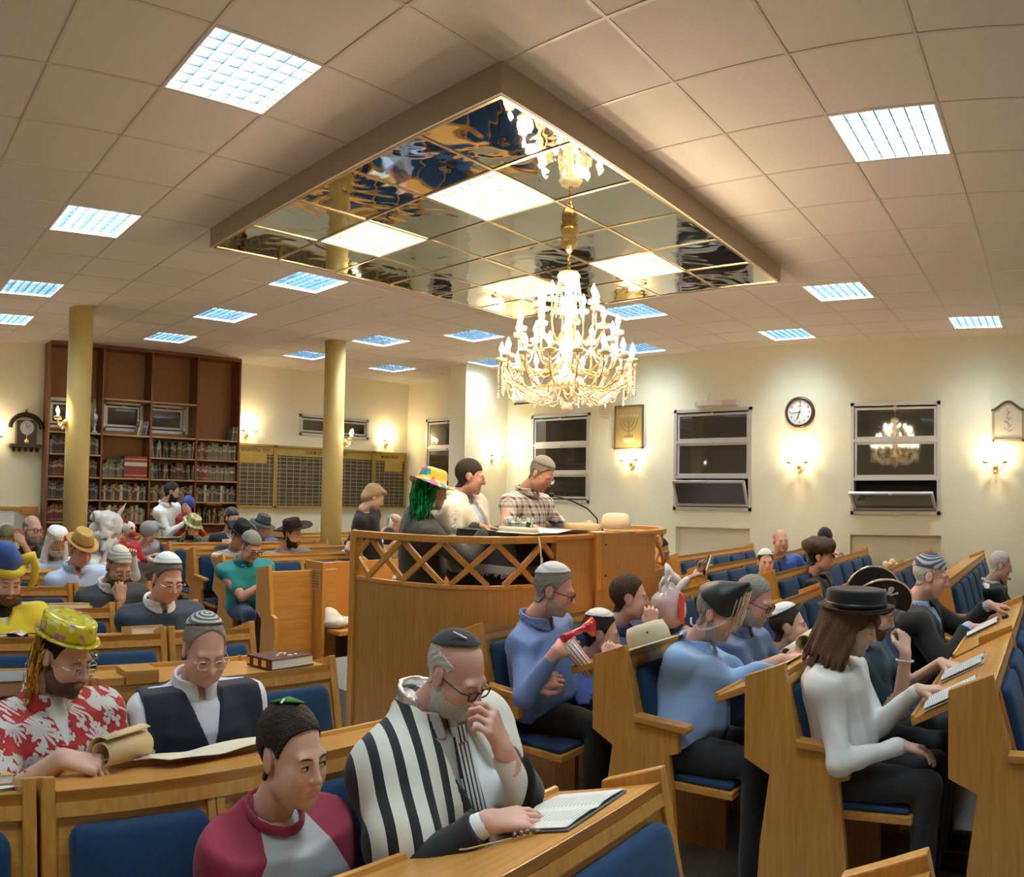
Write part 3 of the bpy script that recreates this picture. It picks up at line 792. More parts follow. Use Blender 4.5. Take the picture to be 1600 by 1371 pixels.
# framed menorah print
pf = on_right('framed_picture', 6.09, 2.71, 'framed gold menorah print in brown frame, left of the round clock', 'picture')
W_, H_ = .50, .66
M['pframe'] = mat('bronze_frame', (.16, .11, .06), .4, metal=.3)
M['gilt'] = mat('gilt_print', (.38, .27, .10), .45, noise=.15, nscale=8)
mb = MB(); f = .02
for a in ((-W_ / 2, -W_ / 2 + f, -H_ / 2, H_ / 2), (W_ / 2 - f, W_ / 2, -H_ / 2, H_ / 2), (-W_ / 2, W_ / 2, -H_ / 2, -H_ / 2 + f), (-W_ / 2, W_ / 2, H_ / 2 - f, H_ / 2)): mb.bx(a[0], a[1], -.035, 0, a[2], a[3])
mb.build('frame', M['pframe'], pf); MB().bx(-W_ / 2 + f, W_ / 2 - f, -.02, 0, -H_ / 2 + f, H_ / 2 - f).build('print', M['gilt'], pf)
M['gilt2'] = mat('gilt_dark', (.20, .15, .07), .5); M['gilt3'] = mat('gilt_light', (.50, .42, .28), .5); M['flame'] = mat('print_flame', (.80, .40, .22), .5)
mb = MB()
for r in (.05, .10, .15):
    mb.tube([(r * math.cos(a), -.022, .13 - r * math.sin(a) * 1.3) for a in [PI * i / 14 for i in range(15)]], .006, 5)
mb.tube([(0, -.022, .14), (0, -.022, -.12)], .007, 5); mb.bx(-.07, .07, -.024, -.02, -.15, -.12)
mb.build('menorah_motif', M['gilt2'], pf)
for x in (-.15, -.10, -.05, 0, .05, .10, .15): MB().ball((x, -.022, .175), (.010, .003, .016), 6, 4).build('flame', M['flame'], pf)
MB().bx(-.09, .09, -.023, -.02, -.23, -.17).build('caption_plate', M['gilt3'], pf)
mb = MB()
for k in range(3): mb.bx(-.12, .11, -.022, -.02, -.25 - .018 * k, -.244 - .018 * k)
mb.build('caption_lines', M['gilt2'], pf)
pd = on_right('wall_plaque', 6.52, 2.98, 'pale round paper disc with faint writing beside the menorah picture', 'sign')
mb = MB(); mb.lathe([(.13, 0), (.13, .008), (.001, .009)], 28, R=Rx); mb.build('disc', mat('pale_disc', (.72, .60, .42), .7), pd)
mb = MB()
for k in range(4): mb.bx(-.08, .08, -.0105, -.009, .06 - .04 * k, .068 - .04 * k)
mb.build('writing', mat('pale_ink', (.55, .42, .28), .8), pd)
sf = on_right('arched_frame', .63, 2.62, 'small arch topped frame with grey etched flower at right wall end', 'picture')
arch = [(-.20, .17)] + [(-.20 + .40 * t, .17 + .11 * (math.sin(PI * t) ** 2)) for t in [i / 16 for i in range(1, 16)]] + [(.20, .17)]
poly = [(-.20, -.22)] + arch + [(.20, -.22)]
MB().prism([(x * .92, z) for x, z in poly], -.02, 0, 1).build('panel', mat('etched_panel', (.55, .48, .36), .5), sf)
mb = MB(); mb.bx(-.20, -.175, -.04, 0, -.22, .18); mb.bx(.175, .20, -.04, 0, -.22, .18); mb.bx(-.20, .20, -.04, 0, -.22, -.195)
mb.build('frame', mat('tan_frame', (.35, .26, .16), .5), sf)
mb = MB(); mb.tube([(x * 1.06, -.03, z + .005) for x, z in arch], .016, 6); mb.build('arch_moulding', mat('arch_brown', (.10, .065, .045), .4), sf)
mb = MB()
for k in range(9):
    a = random.uniform(0, 6); mb.bar((0.02 * math.cos(a * 3), -.022, .14 - .03 * k), (.05 * math.cos(a), -.022, .16 - .03 * k + .03 * math.sin(a)), .012, .002, (0, 1, 0))
mb.bar((0, -.022, .12), (0, -.022, -.13), .005, .002, (0, 1, 0)); mb.bar((-.07, -.022, -.15), (.09, -.022, -.15), .004, .002, (0, 1, 0))
mb.build('etched_flower', mat('etch_grey', (.30, .29, .26), .6), sf)
ac = on_right('air_conditioner', 7.84, 3.28, 'white split air conditioner high on the right wall behind the chandelier', 'air conditioner')
MB().prism([(-.20, .13), (-.0, .13), (0, -.13), (-.14, -.13), (-.21, -.05)], -.42, .42).build('body', M['white'], ac, bevel=.01)
MB().bx(-.38, .38, -.19, -.13, -.128, -.11).build('air_outlet', M['dark'], ac)
sp = on_right('emergency_light', 4.62, 2.99, 'long pale emergency light box with curled cable above the middle window', 'lamp')
MB().bx(-.33, .33, -.10, 0, -.035, .04).build('body', mat('pale_plastic', (.62, .52, .46), .5), sp, bevel=.008)
MB().bx(-.28, .10, -.104, -.1, -.02, .03).build('lens', mat('lens_plastic', (.75, .70, .66), .3), sp)
mb = MB(); mb.smooth = True; mb.tube([(-.14, -.03, .04), (-.15, -.03, .10), (-.12, -.03, .16), (-.16, -.03, .19), (-.20, -.03, .17)], .006, 6); mb.build('cable', M['white'], sp)
# ================================================================== back wall: bookcase
bc = empty('bookcase', (4.26, 10.9, 0), 0, 'tall dark wooden bookcase full of religious books along the back wall', 'bookcase')
BF, BBk = 10.75, 11.07
def bk(mb, n, m=M['case'], bevel=0):
    o = mb.build(n, m, bc, bevel=bevel); o.location = (-4.26, -10.9, 0); return o
DX = [2.70, 3.52, 4.30, 5.07, 5.82]; tk = .028
for k, x in enumerate(DX):
    bk(MB().bx(x - tk / 2, x + tk / 2, BF, BBk - .02, 0, 3.74), 'side_panel' if k in (0, 4) else 'divider')
bk(MB().bx(DX[0], DX[-1], BF - .01, BBk - .02, 3.70, 3.745), 'top_panel')
bk(MB().bx(DX[0], DX[-1], BF + .02, BBk, 0, .08), 'plinth')
mb = MB()
for i in range(4):
    x0, x1 = DX[i], DX[i + 1]
    if i == 3: mb.bx(x0, x1, BBk - .022, BBk - .012, 0, 3.74)
    else: mb.bx(x0, x1, BBk - .022, BBk - .012, 0, 2.49); mb.bx(x0, x1, BBk - .022, BBk - .012, 2.96, 3.74)
bk(mb, 'back_panel', M['caseback'])
SHZ = [.45, .78, 1.11, 1.445, 1.78, 2.11, 2.43]
for i in range(4):
    zs = list(SHZ) + ([2.96] if i in (1, 2) else [])
    if i == 1: zs.remove(2.11)
    for z in zs: bk(MB().bx(DX[i] + tk / 2, DX[i + 1] - tk / 2, BF + .005, BBk - .022, z - .022, z), 'shelf', M['caseedge'])
# books : one unit mesh (spine towards -y), coloured copies
def book_mat(name, c, band):
    m, nt, b = new_mat(name); b.inputs['Roughness'].default_value = .5
    tc = N(nt, 'ShaderNodeTexCoord'); sp = N(nt, 'ShaderNodeSeparateXYZ'); nt.links.new(tc.outputs['Generated'], sp.inputs[0])
    cr = N(nt, 'ShaderNodeValToRGB'); cr.color_ramp.interpolation = 'CONSTANT'
    e = cr.color_ramp.elements; e[0].position = 0; e[0].color = rgba(c); e[1].position = .12; e[1].color = rgba(band)
    for p, q in ((.15, c), (.55, band), (.72, c), (.85, band), (.88, c)):
        x = e.new(p); x.color = rgba(q)
    nt.links.new(sp.outputs['Z'], cr.inputs['Fac']); nt.links.new(cr.outputs['Color'], b.inputs['Base Color'])
    return m
BKC = {'dark brown': ((.045, .022, .012), (.22, .15, .06)), 'maroon': ((.10, .016, .012), (.30, .20, .08)), 'black': ((.015, .014, .013), (.16, .13, .08)), 'olive grey': ((.12, .105, .07), (.25, .22, .16)),
       'dark green': ((.025, .05, .03), (.2, .16, .08)), 'red': ((.22, .025, .014), (.45, .38, .32)), 'cream': ((.40, .34, .25), (.28, .2, .1)), 'blue': ((.03, .07, .13), (.2, .2, .2)), 'tan': ((.26, .15, .06), (.10, .05, .02))}
BKM = {}
for nm, (c, bd) in BKC.items():
    mb = MB()
    mb.mi = 0; mb.bx(-.5, .5, -.5, -.47, 0, 1); mb.bx(-.5, -.44, -.5, .5, 0, 1); mb.bx(.44, .5, -.5, .5, 0, 1)
    mb.mi = 1; mb.bx(-.44, .44, -.47, .47, .02, .985)
    BKM[nm] = mb.mesh('book', [book_mat('book_' + nm.replace(' ', '_'), c, bd), M['paper']])
def put_book(x, y, z, w, h, d, colr, lab, group, lean=0.0, rz=0.0, flat=False):
    o = bpy.data.objects.new('book', BKM[colr]); link(o); o.scale = (w, d, h)
    if flat: o.rotation_euler = (0, PI / 2, rz); o.location = (x, y, z)
    else: o.rotation_euler = (0, lean, rz); o.location = (x, y, z)
    return tag(o, lab, 'book', group)
BAY = ['first bay from the left', 'second bay', 'third bay', 'right end bay']
SHN = {1.11: 'lowest visible shelf', 1.445: 'second shelf up', 1.78: 'third shelf up', 2.11: 'fourth shelf up', 2.43: 'shelf level with the windows'}
PAL = {(0, 2.11): ['black', 'olive grey', 'dark brown'], (0, 1.78): ['maroon', 'black', 'dark brown'], (0, 1.445): ['black', 'blue', 'dark brown', 'black'], (0, 1.11): ['maroon', 'dark brown', 'black'],
       (1, 1.78): ['olive grey', 'black', 'dark brown'], (1, 1.445): ['maroon', 'cream', 'dark brown', 'black', 'olive grey', 'tan', 'dark brown'], (1, 1.11): ['dark brown', 'tan', 'olive grey', 'cream'],
       (2, 2.11): ['olive grey', 'dark green', 'dark brown', 'olive grey'], (2, 1.78): ['dark green', 'maroon', 'black', 'dark brown', 'olive grey'], (2, 1.445): ['dark brown', 'olive grey', 'tan', 'black'], (2, 1.11): ['maroon', 'dark brown'],
       (3, 2.11): ['maroon', 'olive grey', 'olive grey', 'dark brown'], (3, 1.78): ['red', 'olive grey', 'olive grey', 'dark green'], (3, 1.445): ['tan', 'dark brown', 'blue', 'dark brown', 'cream', 'olive grey', 'black'], (3, 1.11): ['dark brown', 'tan', 'black']}
def blab(c, i, z): return '%s bound book in %s of the bookcase, %s' % (c, BAY[i], SHN[z])
for (i, z), pal in PAL.items():
    x = DX[i] + tk / 2 + .015; x1 = DX[i + 1] - tk / 2 - .015; k = 0
    lim = x1
    if (i, z) == (1, 1.78): lim = DX[1] + .40
    if (i, z) == (1, 1.11): x += .0
    while True:
        w = random.uniform(.026, .046); h = random.uniform(.20, .265); lean = 0
        if x + w > lim: break
        c = pal[k % len(pal)] if z in (1.445,) else random.choice(pal) if random.random() < .5 else pal[min(len(pal) - 1, int((x - DX[i]) / .75 * len(pal)))]
        if (i, z) in ((2, 2.11), (3, 1.11), (2, 1.78)) and random.random() < .5: lean = random.choice((-.10, .08)); x += .012
        put_book(x + w / 2, BF + .10 + random.uniform(0, .015), z + .001, w, h, .17, c, blab(c, i, z), 'books on the bookcase, %s, %s' % (BAY[i], SHN[z]), lean)
        x += w + .002 + abs(lean) * .10; k += 1
for k in range(11):   # matching red set, second bay
    w = .0335; put_book(4.28 - .02 - w * (10.5 - k), BF + .10, 1.781, w - .002, .33, .18, 'red', 'red bound volume of the tall matching set in second bay', 'matching red volumes in the second bay')
for k, (x, c, lean) in enumerate([(4.09, 'cream', .22), (4.13, 'olive grey', .2), (4.17, 'blue', .18), (4.215, 'olive grey', .15)]): put_book(x, BF + .08, 2.431, .03, .22, .16, c, '%s book leaning before the left bookcase window' % c, 'books leaning by the bookcase window', lean)
for k, (x, c, lean) in enumerate([(5.70, 'olive grey', .1), (5.735, 'black', .08), (5.77, 'olive grey', .05)]): put_book(x, BF + .08, 2.431, .03, .22, .16, c, '%s book at right end of the window level shelf' % c, 'books at the end of the window level shelf', lean)
for k, (x, z, c) in enumerate([(3.70, 2.02, 'dark brown'), (3.70, 2.05, 'black'), (5.3, 1.405, 'tan')]): put_book(x, BF + .11, z, .03, .25, .18, c, '%s book lying flat on top of other books, %s' % (c, 'second bay' if x < 4 else 'right bay'), 'flat lying books', flat=True)
tr = empty('trophy', (3.43, BF + .1, 2.43), 0, 'silver trophy cup on the bookcase shelf right of the left column', 'trophy')
mb = MB(); mb.smooth = True; mb.lathe([(.05, 0), (.05, .02), (.02, .05), (.018, .12), (.04, .14)], 14); mb.build('base', M['silver'], tr)
mb = MB(); mb.smooth = True; mb.lathe([(.012, .14), (.05, .20), (.055, .27), (.03, .29), (.012, .33), (.02, .36), (.004, .40)], 14); mb.build('cup', M['silver'], tr)
# memorial boards
def board(u0, u1, z0, z1, label, cols, rows, plate, hebrew):
    cx, cz = (u0 + u1) / 2, (z0 + z1) / 2; W, H = u1 - u0, z1 - z0
    r = empty('memorial_board', (cx, VB, cz), 0, label, 'memorial board', 'memorial boards on the back wall')
    mb = MB(); f = .03
    for a in ((-W / 2, -W / 2 + f, -H / 2, H / 2), (W / 2 - f, W / 2, -H / 2, H / 2), (-W / 2, W / 2, -H / 2, -H / 2 + f), (-W / 2, W / 2, H / 2 - f, H / 2)): mb.bx(a[0], a[1], -.06, 0, a[2], a[3])
    mb.build('frame', M['bgold'], r)
    m, nt, b = new_mat('plaque_field'); tc = N(nt, 'ShaderNodeTexCoord'); bt = N(nt, 'ShaderNodeTexBrick')
    mp = N(nt, 'ShaderNodeMapping'); mp.inputs['Rotation'].default_value = (PI / 2, 0, 0); nt.links.new(tc.outputs['Object'], mp.inputs['Vector']); nt.links.new(mp.outputs['Vector'], bt.inputs['Vector'])
    bt.offset = 0; bt.inputs['Scale'].default_value = 1; bt.inputs['Brick Width'].default_value = (W - .06) / cols; bt.inputs['Row Height'].default_value = (H - .2) / rows; bt.inputs['Mortar Size'].default_value = .006
    bt.inputs['Color1'].default_value = (.035, .026, .018, 1); bt.inputs['Color2'].default_value = (.075, .05, .04, 1); bt.inputs['Mortar'].default_value = (.30, .24, .12, 1)
    nt.links.new(bt.outputs['Color'], b.inputs['Base Color']); b.inputs['Roughness'].default_value = .4
    MB().bx(-W / 2 + f, W / 2 - f, -.03, 0, -H / 2 + f, H / 2 - .17).build('plaque_field', m, r)
    h = MB().bx(-W / 2 + f, W / 2 - f, -.035, 0, H / 2 - .17, H / 2 - f).build('header', M['bgold'], r)
    txt(hebrew[::-1], .085, (0, -.038, H / 2 - .10), (PI / 2, 0, 0), M['ink'], h)
    if plate:
        p = MB().bx(plate[0], plate[1], -.04, -.028, H / 2 - .17 - plate[2], H / 2 - .16).build('title_plate', M['bgold'], r)
        mb = MB()
        for k in range(3): mb.bx(plate[0] + .04, plate[1] - .04, -.0415, -.04, H / 2 - .20 - k * .035, H / 2 - .197 - k * .035)
        mb.build('title_lines', M['gilt2'], p)
M['bgold'] = mat('board_gold', (.40, .27, .07), .4, metal=.25, noise=.15, nscale=6)
board(5.92, 6.68, 1.36, 2.42, 'memorial board with plain title plate, next to the bookcase', 5, 13, (-.30, .22, .15), 'יזכור עולם זכרם')
board(6.69, 8.80, 1.36, 2.42, 'widest memorial board, passing behind the middle column', 15, 13, None, 'לזכר נשמות יקירינו תנצבה')
board(8.81, 9.60, 1.36, 2.42, 'memorial board in the back corner, behind the blonde woman', 6, 13, (-.12, .30, .2), 'לעילוי נשמת')
# pendulum clock, notice board
pc = empty('pendulum_clock', (2.42, VB, 2.42), 0, 'dark carved pendulum clock on the back wall left of the bookcase', 'clock')
M['ebony'] = mat('dark_carved_wood', (.030, .014, .010), .4)
MB().bx(-.15, .15, -.14, 0, -.20, .16).build('case', M['ebony'], pc, bevel=.01)
mb = MB(); mb.tube([(.24 * math.cos(a), -.08, .05 + .20 * math.sin(a)) for a in [PI * i / 12 for i in range(13)]], .035, 8); mb.tube([(0, -.08, .25), (0, -.08, .33)], [.03, .004], 8); mb.ball((0, -.08, .27), .03, 8, 6); mb.build('crest', M['ebony'], pc)
mb = MB(); mb.bx(-.23, .23, -.15, 0, -.24, -.19)
for x in (-.18, -.09, 0, .09, .18): mb.lathe([(.001, -.31), (.025, -.28), (.03, -.24)], 8, (x, -.08, 0))
mb.build('lower_moulding', M['ebony'], pc)
mb = MB(); mb.lathe([(.105, .145), (.001, .147)], 24, (0, 0, .05), R=Rx); mb.build('dial', mat('old_dial', (.62, .58, .62), .5), pc)
mb = MB(); mb.bar((0, -.15, .05), (.05, -.15, .09), .008, .003, (0, 1, 0)); mb.bar((0, -.15, .05), (-.02, -.15, .12), .006, .003, (0, 1, 0)); mb.build('hands', M['ink'], pc)
mb = MB(); mb.lathe([(.035, .145), (.001, .15)], 14, (0, 0, -.15), R=Rx); mb.bar((0, -.145, -.15), (0, -.145, -.05), .008, .003, (0, 1, 0)); mb.build('pendulum', M['brass'], pc)
nbd = empty('notice_board', (1.8, VB, 1.1), 0, 'wood topped notice board with papers at the left picture edge', 'notice board')
MB().bx(-.9, .83, -.03, 0, -.25, .16).build('board', mat('board_felt', (.55, .50, .42), .9), nbd)
MB().bx(-.9, .83, -.05, 0, .155, .20).build('top_rail', M['oakX'], nbd)
MB().bx(.60, .85, -.06, 0, .10, .21).build('end_block', M['oakX'], nbd)
for k, (x, z, w, h, lab) in enumerate([(.24, .03, .17, .11, 'white printed notice with crest on the notice board'), (.02, .04, .18, .13, 'grey notice sheet, half covered, on the notice board'), (-.03, -.05, .16, .12, 'white notice sheet lowest on the notice board')]):
    o = empty('notice_sheet', (1.8 + x + w * .5, VB - .032 - .002 * k, 1.1 + z), 0, lab, 'paper', 'sheets on the notice board')
    MB().bx(-w, w, -.001, 0, -h, h).build('sheet', M['white'] if k != 1 else M['paper'], o)
    mb = MB()
    for q in range(5): mb.bx(-w * .7, w * .7, -.0018, -.001, h * .6 - q * h * .25, h * .6 + .005 - q * h * .25)
    mb.build('print_lines', M['alu'], o)
cal = empty('wall_calendar', (2.3, VB - .04, .92), 0, 'red and white calendar sheet below the white notice', 'calendar')
MB().bx(-.17, .17, -.001, 0, -.06, .06).build('sheet', mat('calendar_red', (.60, .22, .18), .7), cal)
# ================================================================== smooth solids (sampled distance fields -> quads)
f32 = np.float32
class Field:
    def __init__(s, lo, hi, h):
        s.h = h; s.lo = np.array(lo, float) - 2 * h
        n = np.ceil((np.array(hi, float) + 2 * h - s.lo) / h).astype(int) + 1
        s.ax = [(s.lo[i] + h * np.arange(n[i])).astype(f32) for i in range(3)]
        s.F = np.full(tuple(n), .5, f32)
    def grid(s, sl=None):
        sl = sl or (slice(None),) * 3
        return s.ax[0][sl[0]][:, None, None], s.ax[1][sl[1]][None, :, None], s.ax[2][sl[2]][None, None, :]
    def box(s, lo, hi):
        return tuple(slice(int(max(0, np.searchsorted(s.ax[i], lo[i]) - 1)), int(min(len(s.ax[i]), np.searchsorted(s.ax[i], hi[i]) + 1))) for i in range(3))
    def put(s, prim, k=.0, cut=False):
        fn, lo, hi = prim
        m = k + .03
        sl = s.box([a - m for a in lo], [a + m for a in hi])
        if any(q.stop - q.start < 1 for q in sl): return s
        d = fn(*s.grid(sl)).astype(f32); a = s.F[sl]
        if cut:
            d = -d
            if k: h = np.clip(.5 - .5 * (d - a) / k, 0, 1); s.F[sl] = a * h + d * (1 - h) + k * h * (1 - h)
            else: s.F[sl] = np.maximum(a, d)
        else:
            if k: h = np.clip(.5 + .5 * (a - d) / k, 0, 1); s.F[sl] = a + (d - a) * h - k * h * (1 - h)
            else: s.F[sl] = np.minimum(a, d)
        return s
    def folds(s, amp, seed=0, freq=62, ani=(1, 1, .45)):
        r = np.random.default_rng(seed); x, y, z = s.grid(); w = 0
        x, y, z = x * ani[0], y * ani[1], z * ani[2]
        for i in range(4):
            d = r.normal(size=3); d /= np.linalg.norm(d); q = r.normal(size=3) * 11
            ph = freq * (.6 + .35 * i) * (d[0] * x + d[1] * y + d[2] * z) + 1.6 * np.sin(q[0] * x + q[1] * y + q[2] * z + i)
            w = w + np.sin(ph + r.uniform(0, 6)) / (1 + .35 * i)
        s.F = (s.F + amp * w * .5).astype(f32); return s
def cap(a, b, ra, rb=None):
    rb = ra if rb is None else rb
    a = np.array(a, float); b = np.array(b, float); ba = b - a; L = max(1e-9, ba @ ba); R = max(ra, rb)
    def fn(x, y, z):
        px, py, pz = x - a[0], y - a[1], z - a[2]
        t = np.clip((px * ba[0] + py * ba[1] + pz * ba[2]) / L, 0, 1)
        return np.sqrt((px - t * ba[0]) ** 2 + (py - t * ba[1]) ** 2 + (pz - t * ba[2]) ** 2) - (ra + (rb - ra) * t)
    return fn, np.minimum(a, b) - R, np.maximum(a, b) + R
def ell(c, r, R=None):
    c = np.array(c, float); r = np.array(r, float)
    def fn(x, y, z):
        x, y, z = x - c[0], y - c[1], z - c[2]
        if R is not None: x, y, z = (R[0][0] * x + R[1][0] * y + R[2][0] * z), (R[0][1] * x + R[1][1] * y + R[2][1] * z), (R[0][2] * x + R[1][2] * y + R[2][2] * z)
        a, b, e = x / r[0], y / r[1], z / r[2]
        k0 = np.sqrt(a * a + b * b + e * e); k1 = np.sqrt((a / r[0]) ** 2 + (b / r[1]) ** 2 + (e / r[2]) ** 2) + 1e-6
        return k0 * (k0 - 1) / k1
    m = max(r) if R is not None else r
    return fn, c - m, c + m
def sph(c, r): return ell(c, (r, r, r))
_CORN = [(i, j, k) for k in (0, 1) for j in (0, 1) for i in (0, 1)]
_EDG = [(a, b) for a in range(8) for b in range(a + 1, 8) if sum(abs(_CORN[a][q] - _CORN[b][q]) for q in range(3)) == 1]
def nets(F, lo, h):
    S = F < 0; nx, ny, nz = F.shape
    sub = lambda A, d: A[d[0]:nx - 1 + d[0], d[1]:ny - 1 + d[1], d[2]:nz - 1 + d[2]]
    cnt = np.zeros((nx - 1, ny - 1, nz - 1), np.int8)
    for d in _CORN: cnt += sub(S, d)
    mk = (cnt > 0) & (cnt < 8); ijk = np.argwhere(mk)
    if len(ijk) == 0: return np.zeros((0, 3)), np.zeros((0, 4), int)
    V = np.stack([sub(F, d)[mk] for d in _CORN], 1); acc = np.zeros((len(ijk), 3)); n = np.zeros(len(ijk))
    for a, b in _EDG:
        x = (V[:, a] < 0) != (V[:, b] < 0); t = np.where(x, V[:, a] / np.where(x, V[:, a] - V[:, b], 1), 0)[:, None]
        acc += x[:, None] * (np.array(_CORN[a]) * (1 - t) + np.array(_CORN[b]) * t); n += x
    vs = lo + h * (ijk + acc / n[:, None])
    idx = np.full(mk.shape, -1, np.int32); idx[mk] = np.arange(len(ijk)); Q = []
    for ax in range(3):
        o = [q for q in range(3) if q != ax]
        A = np.take(S, range(0, F.shape[ax] - 1), ax); B = np.take(S, range(1, F.shape[ax]), ax)
        E = np.argwhere(A != B); E = E[(E[:, o[0]] > 0) & (E[:, o[1]] > 0) & (E[:, o[0]] < F.shape[o[0]] - 1) & (E[:, o[1]] < F.shape[o[1]] - 1)]
        if not len(E): continue
        def at(d0, d1):
            q = E.copy(); q[:, o[0]] += d0; q[:, o[1]] += d1; return idx[q[:, 0], q[:, 1], q[:, 2]]
        q = np.stack([at(-1, -1), at(0, -1), at(0, 0), at(-1, 0)], 1)
        flip = S[E[:, 0], E[:, 1], E[:, 2]] ^ (ax == 1)
        q[~flip] = q[~flip][:, ::-1]; Q.append(q)
    return vs, np.concatenate(Q) if Q else np.zeros((0, 4), int)
def solid(fd): return nets(fd.F, fd.lo, fd.h)
def np_mesh(name, vs, qs, mats, mi=None, smooth=True):
    me = bpy.data.meshes.new(name); nv, nq = len(vs), len(qs)
    me.vertices.add(nv); me.vertices.foreach_set('co', np.asarray(vs, f32).ravel())
    me.loops.add(nq * 4); me.polygons.add(nq)
    me.loops.foreach_set('vertex_index', np.asarray(qs, np.int32).ravel())
    me.polygons.foreach_set('loop_start', np.arange(nq, dtype=np.int32) * 4)
    for m in (mats if isinstance(mats, (list, tuple)) else [mats]): me.materials.append(m)
    if mi is not None: me.polygons.foreach_set('material_index', np.asarray(mi, np.int32))
    me.polygons.foreach_set('use_smooth', np.full(nq, smooth, bool)); me.update(calc_edges=True); me.validate()
    return me
def np_obj(name, vs, qs, mats, parent=None, mi=None, M4=None, smooth=True):
    o = bpy.data.objects.new(name, np_mesh(name, vs, qs, mats, mi, smooth)); link(o, parent)
    if M4 is not None: o.matrix_local = M4
    return o
# ================================================================== people
A3 = lambda *p: np.array(p, float)
def unit(v): return v / (np.linalg.norm(v) + 1e-9)
def rotz(a): c, s = math.cos(a), math.sin(a); return np.array([[c, -s, 0], [s, c, 0], [0, 0, 1.]])
def rotx(a): c, s = math.cos(a), math.sin(a); return np.array([[1., 0, 0], [0, c, -s], [0, s, c]])
def roty(a): c, s = math.cos(a), math.sin(a); return np.array([[c, 0, s], [0, 1., 0], [-s, 0, c]])
rad = math.radians
SKIN = {}
for nm, c in dict(fair=(.63, .385, .30), pink=(.65, .365, .295), mid=(.50, .28, .19), tan=(.43, .235, .155), ruddy=(.60, .31, .24)).items():
    m = mat('skin_' + nm, c, .62, noise=.06, nscale=35, bump=.06, bscale=240); SKIN[nm] = m
    SKIN['lip_' + nm] = mat('lip_' + nm, (c[0] * .90, c[1] * .70, c[2] * .70), .4)
def hairmat(nm, c): return mat('hair_' + nm, c, .55, noise=.35, nscale=140, bump=.9, bscale=260, spec=.4)
HAIR = {nm: hairmat(nm, c) for nm, c in dict(black=(.012, .009, .008), brown=(.055, .028, .014), grey=(.30, .28, .25), white=(.68, .66, .62), auburn=(.13, .055, .025), blond=(.50, .36, .18), ginger=(.20, .075, .025), stubble=(.17, .095, .065), gstub=(.50, .40, .34), salt=(.16, .145, .13), dbrown=(.025, .014, .009)).items()}
def cloth(nm, c, rough=.85, sheen=.15, noise=.08, bump=.07, bscale=420): return mat('cloth_' + nm, c, rough, sheen=sheen, noise=noise, nscale=14, bump=bump, bscale=bscale)
CL = {nm: cloth(nm, c) for nm, c in dict(white=(.74, .73, .73), offwhite=(.66, .63, .55), black=(.010, .010, .011), charcoal=(.03, .03, .032), navy=(.022, .032, .055), darknavy=(.010, .013, .026), skyblue=(.30, .47, .78), steel=(.13, .20, .42), teal=(.010, .20, .22), deepteal=(.020, .062, .095),
     paleblue=(.42, .52, .72), lilac=(.70, .68, .74), yellow=(.72, .55, .03), grey=(.23, .22, .20), heather=(.45, .45, .47), raspberry=(.27, .018, .05), maroon=(.12, .02, .025), denim=(.03, .055, .12), royal=(.03, .08, .30), darkgreen=(.012, .04, .022), denimshirt=(.10, .15, .28), inkblue=(.022, .045, .13), red=(.50, .02, .02), silvergrey=(.30, .29, .32)).items()}
CL['trouser'] = cloth('trouser', (.012, .012, .015))
SHOE = mat('shoe_leather', (.01, .009, .008), .35)
def capf(d): return d
def torso_fn(P, Nk, g, gb, sw, off=0.0):
    """loft round the spine from hips P to neck base Nk; g girth, gb belly depth, sw shoulder half width"""
    ax = Nk - P; L = np.linalg.norm(ax); e3 = ax / L; e1 = unit(A3(1, 0, 0) - e3 * e3[0]); e2 = np.cross(e3, e1)
    T_ = [0, .2, .45, .7, .84, .93, 1.0]; W_ = [.172 * g, .166 * g, .160 * g, .176 * g ** .5, sw * .78, sw * .42, .060]; D_ = [.128 * g, .128 * gb, .126 * gb, .122 * g, .105, .078, .062]; B_ = [0, -.02 * gb * gb, -.03 * (gb - .7), -.012, 0, .005, .0]
    def rel(x, y, z):
        x, y, z = x - P[0], y - P[1], z - P[2]
        return x * e1[0] + y * e1[1] + z * e1[2], x * e2[0] + y * e2[1] + z * e2[2], x * e3[0] + y * e3[1] + z * e3[2]
    def fn(x, y, z):
        a, b, s = rel(x, y, z); t = np.clip(s / L, 0, 1)
        w = np.interp(t, T_, W_).astype(f32) + off; d = np.interp(t, T_, D_).astype(f32) + off; bo = np.interp(t, T_, B_).astype(f32)
        q = np.sqrt((a / w) ** 2 + ((b - bo) / d) ** 2 + 1e-8)
        lat = (q - 1) * np.minimum(w, d) * 1.0; ex = np.maximum(np.maximum(-s, s - L), 0)
        return np.where(ex > 0, np.sqrt(np.maximum(lat, 0) ** 2 + ex ** 2) + np.minimum(lat, 0) * 0 , lat)
    lo = np.minimum(P, Nk) - (sw + .1); hi = np.maximum(P, Nk) + (sw + .1)
    return fn, rel, L, lo, hi
def ik(S, W, l1, l2, pole):
    d = W - S; D = np.linalg.norm(d); sc = 1
    if D > (l1 + l2) * .995: sc = D / ((l1 + l2) * .995); l1 *= sc; l2 *= sc
    u = d / D; a = (l1 * l1 - l2 * l2 + D * D) / (2 * D); hgt = math.sqrt(max(0, l1 * l1 - a * a)); p = unit(pole - u * (pole @ u))
    return S + u * a + p * hgt
FING = [(.030, .088, .072, .0088), (.010, .093, .080, .0090), (-.010, .090, .074, .0086), (-.028, .082, .058, .0076)]
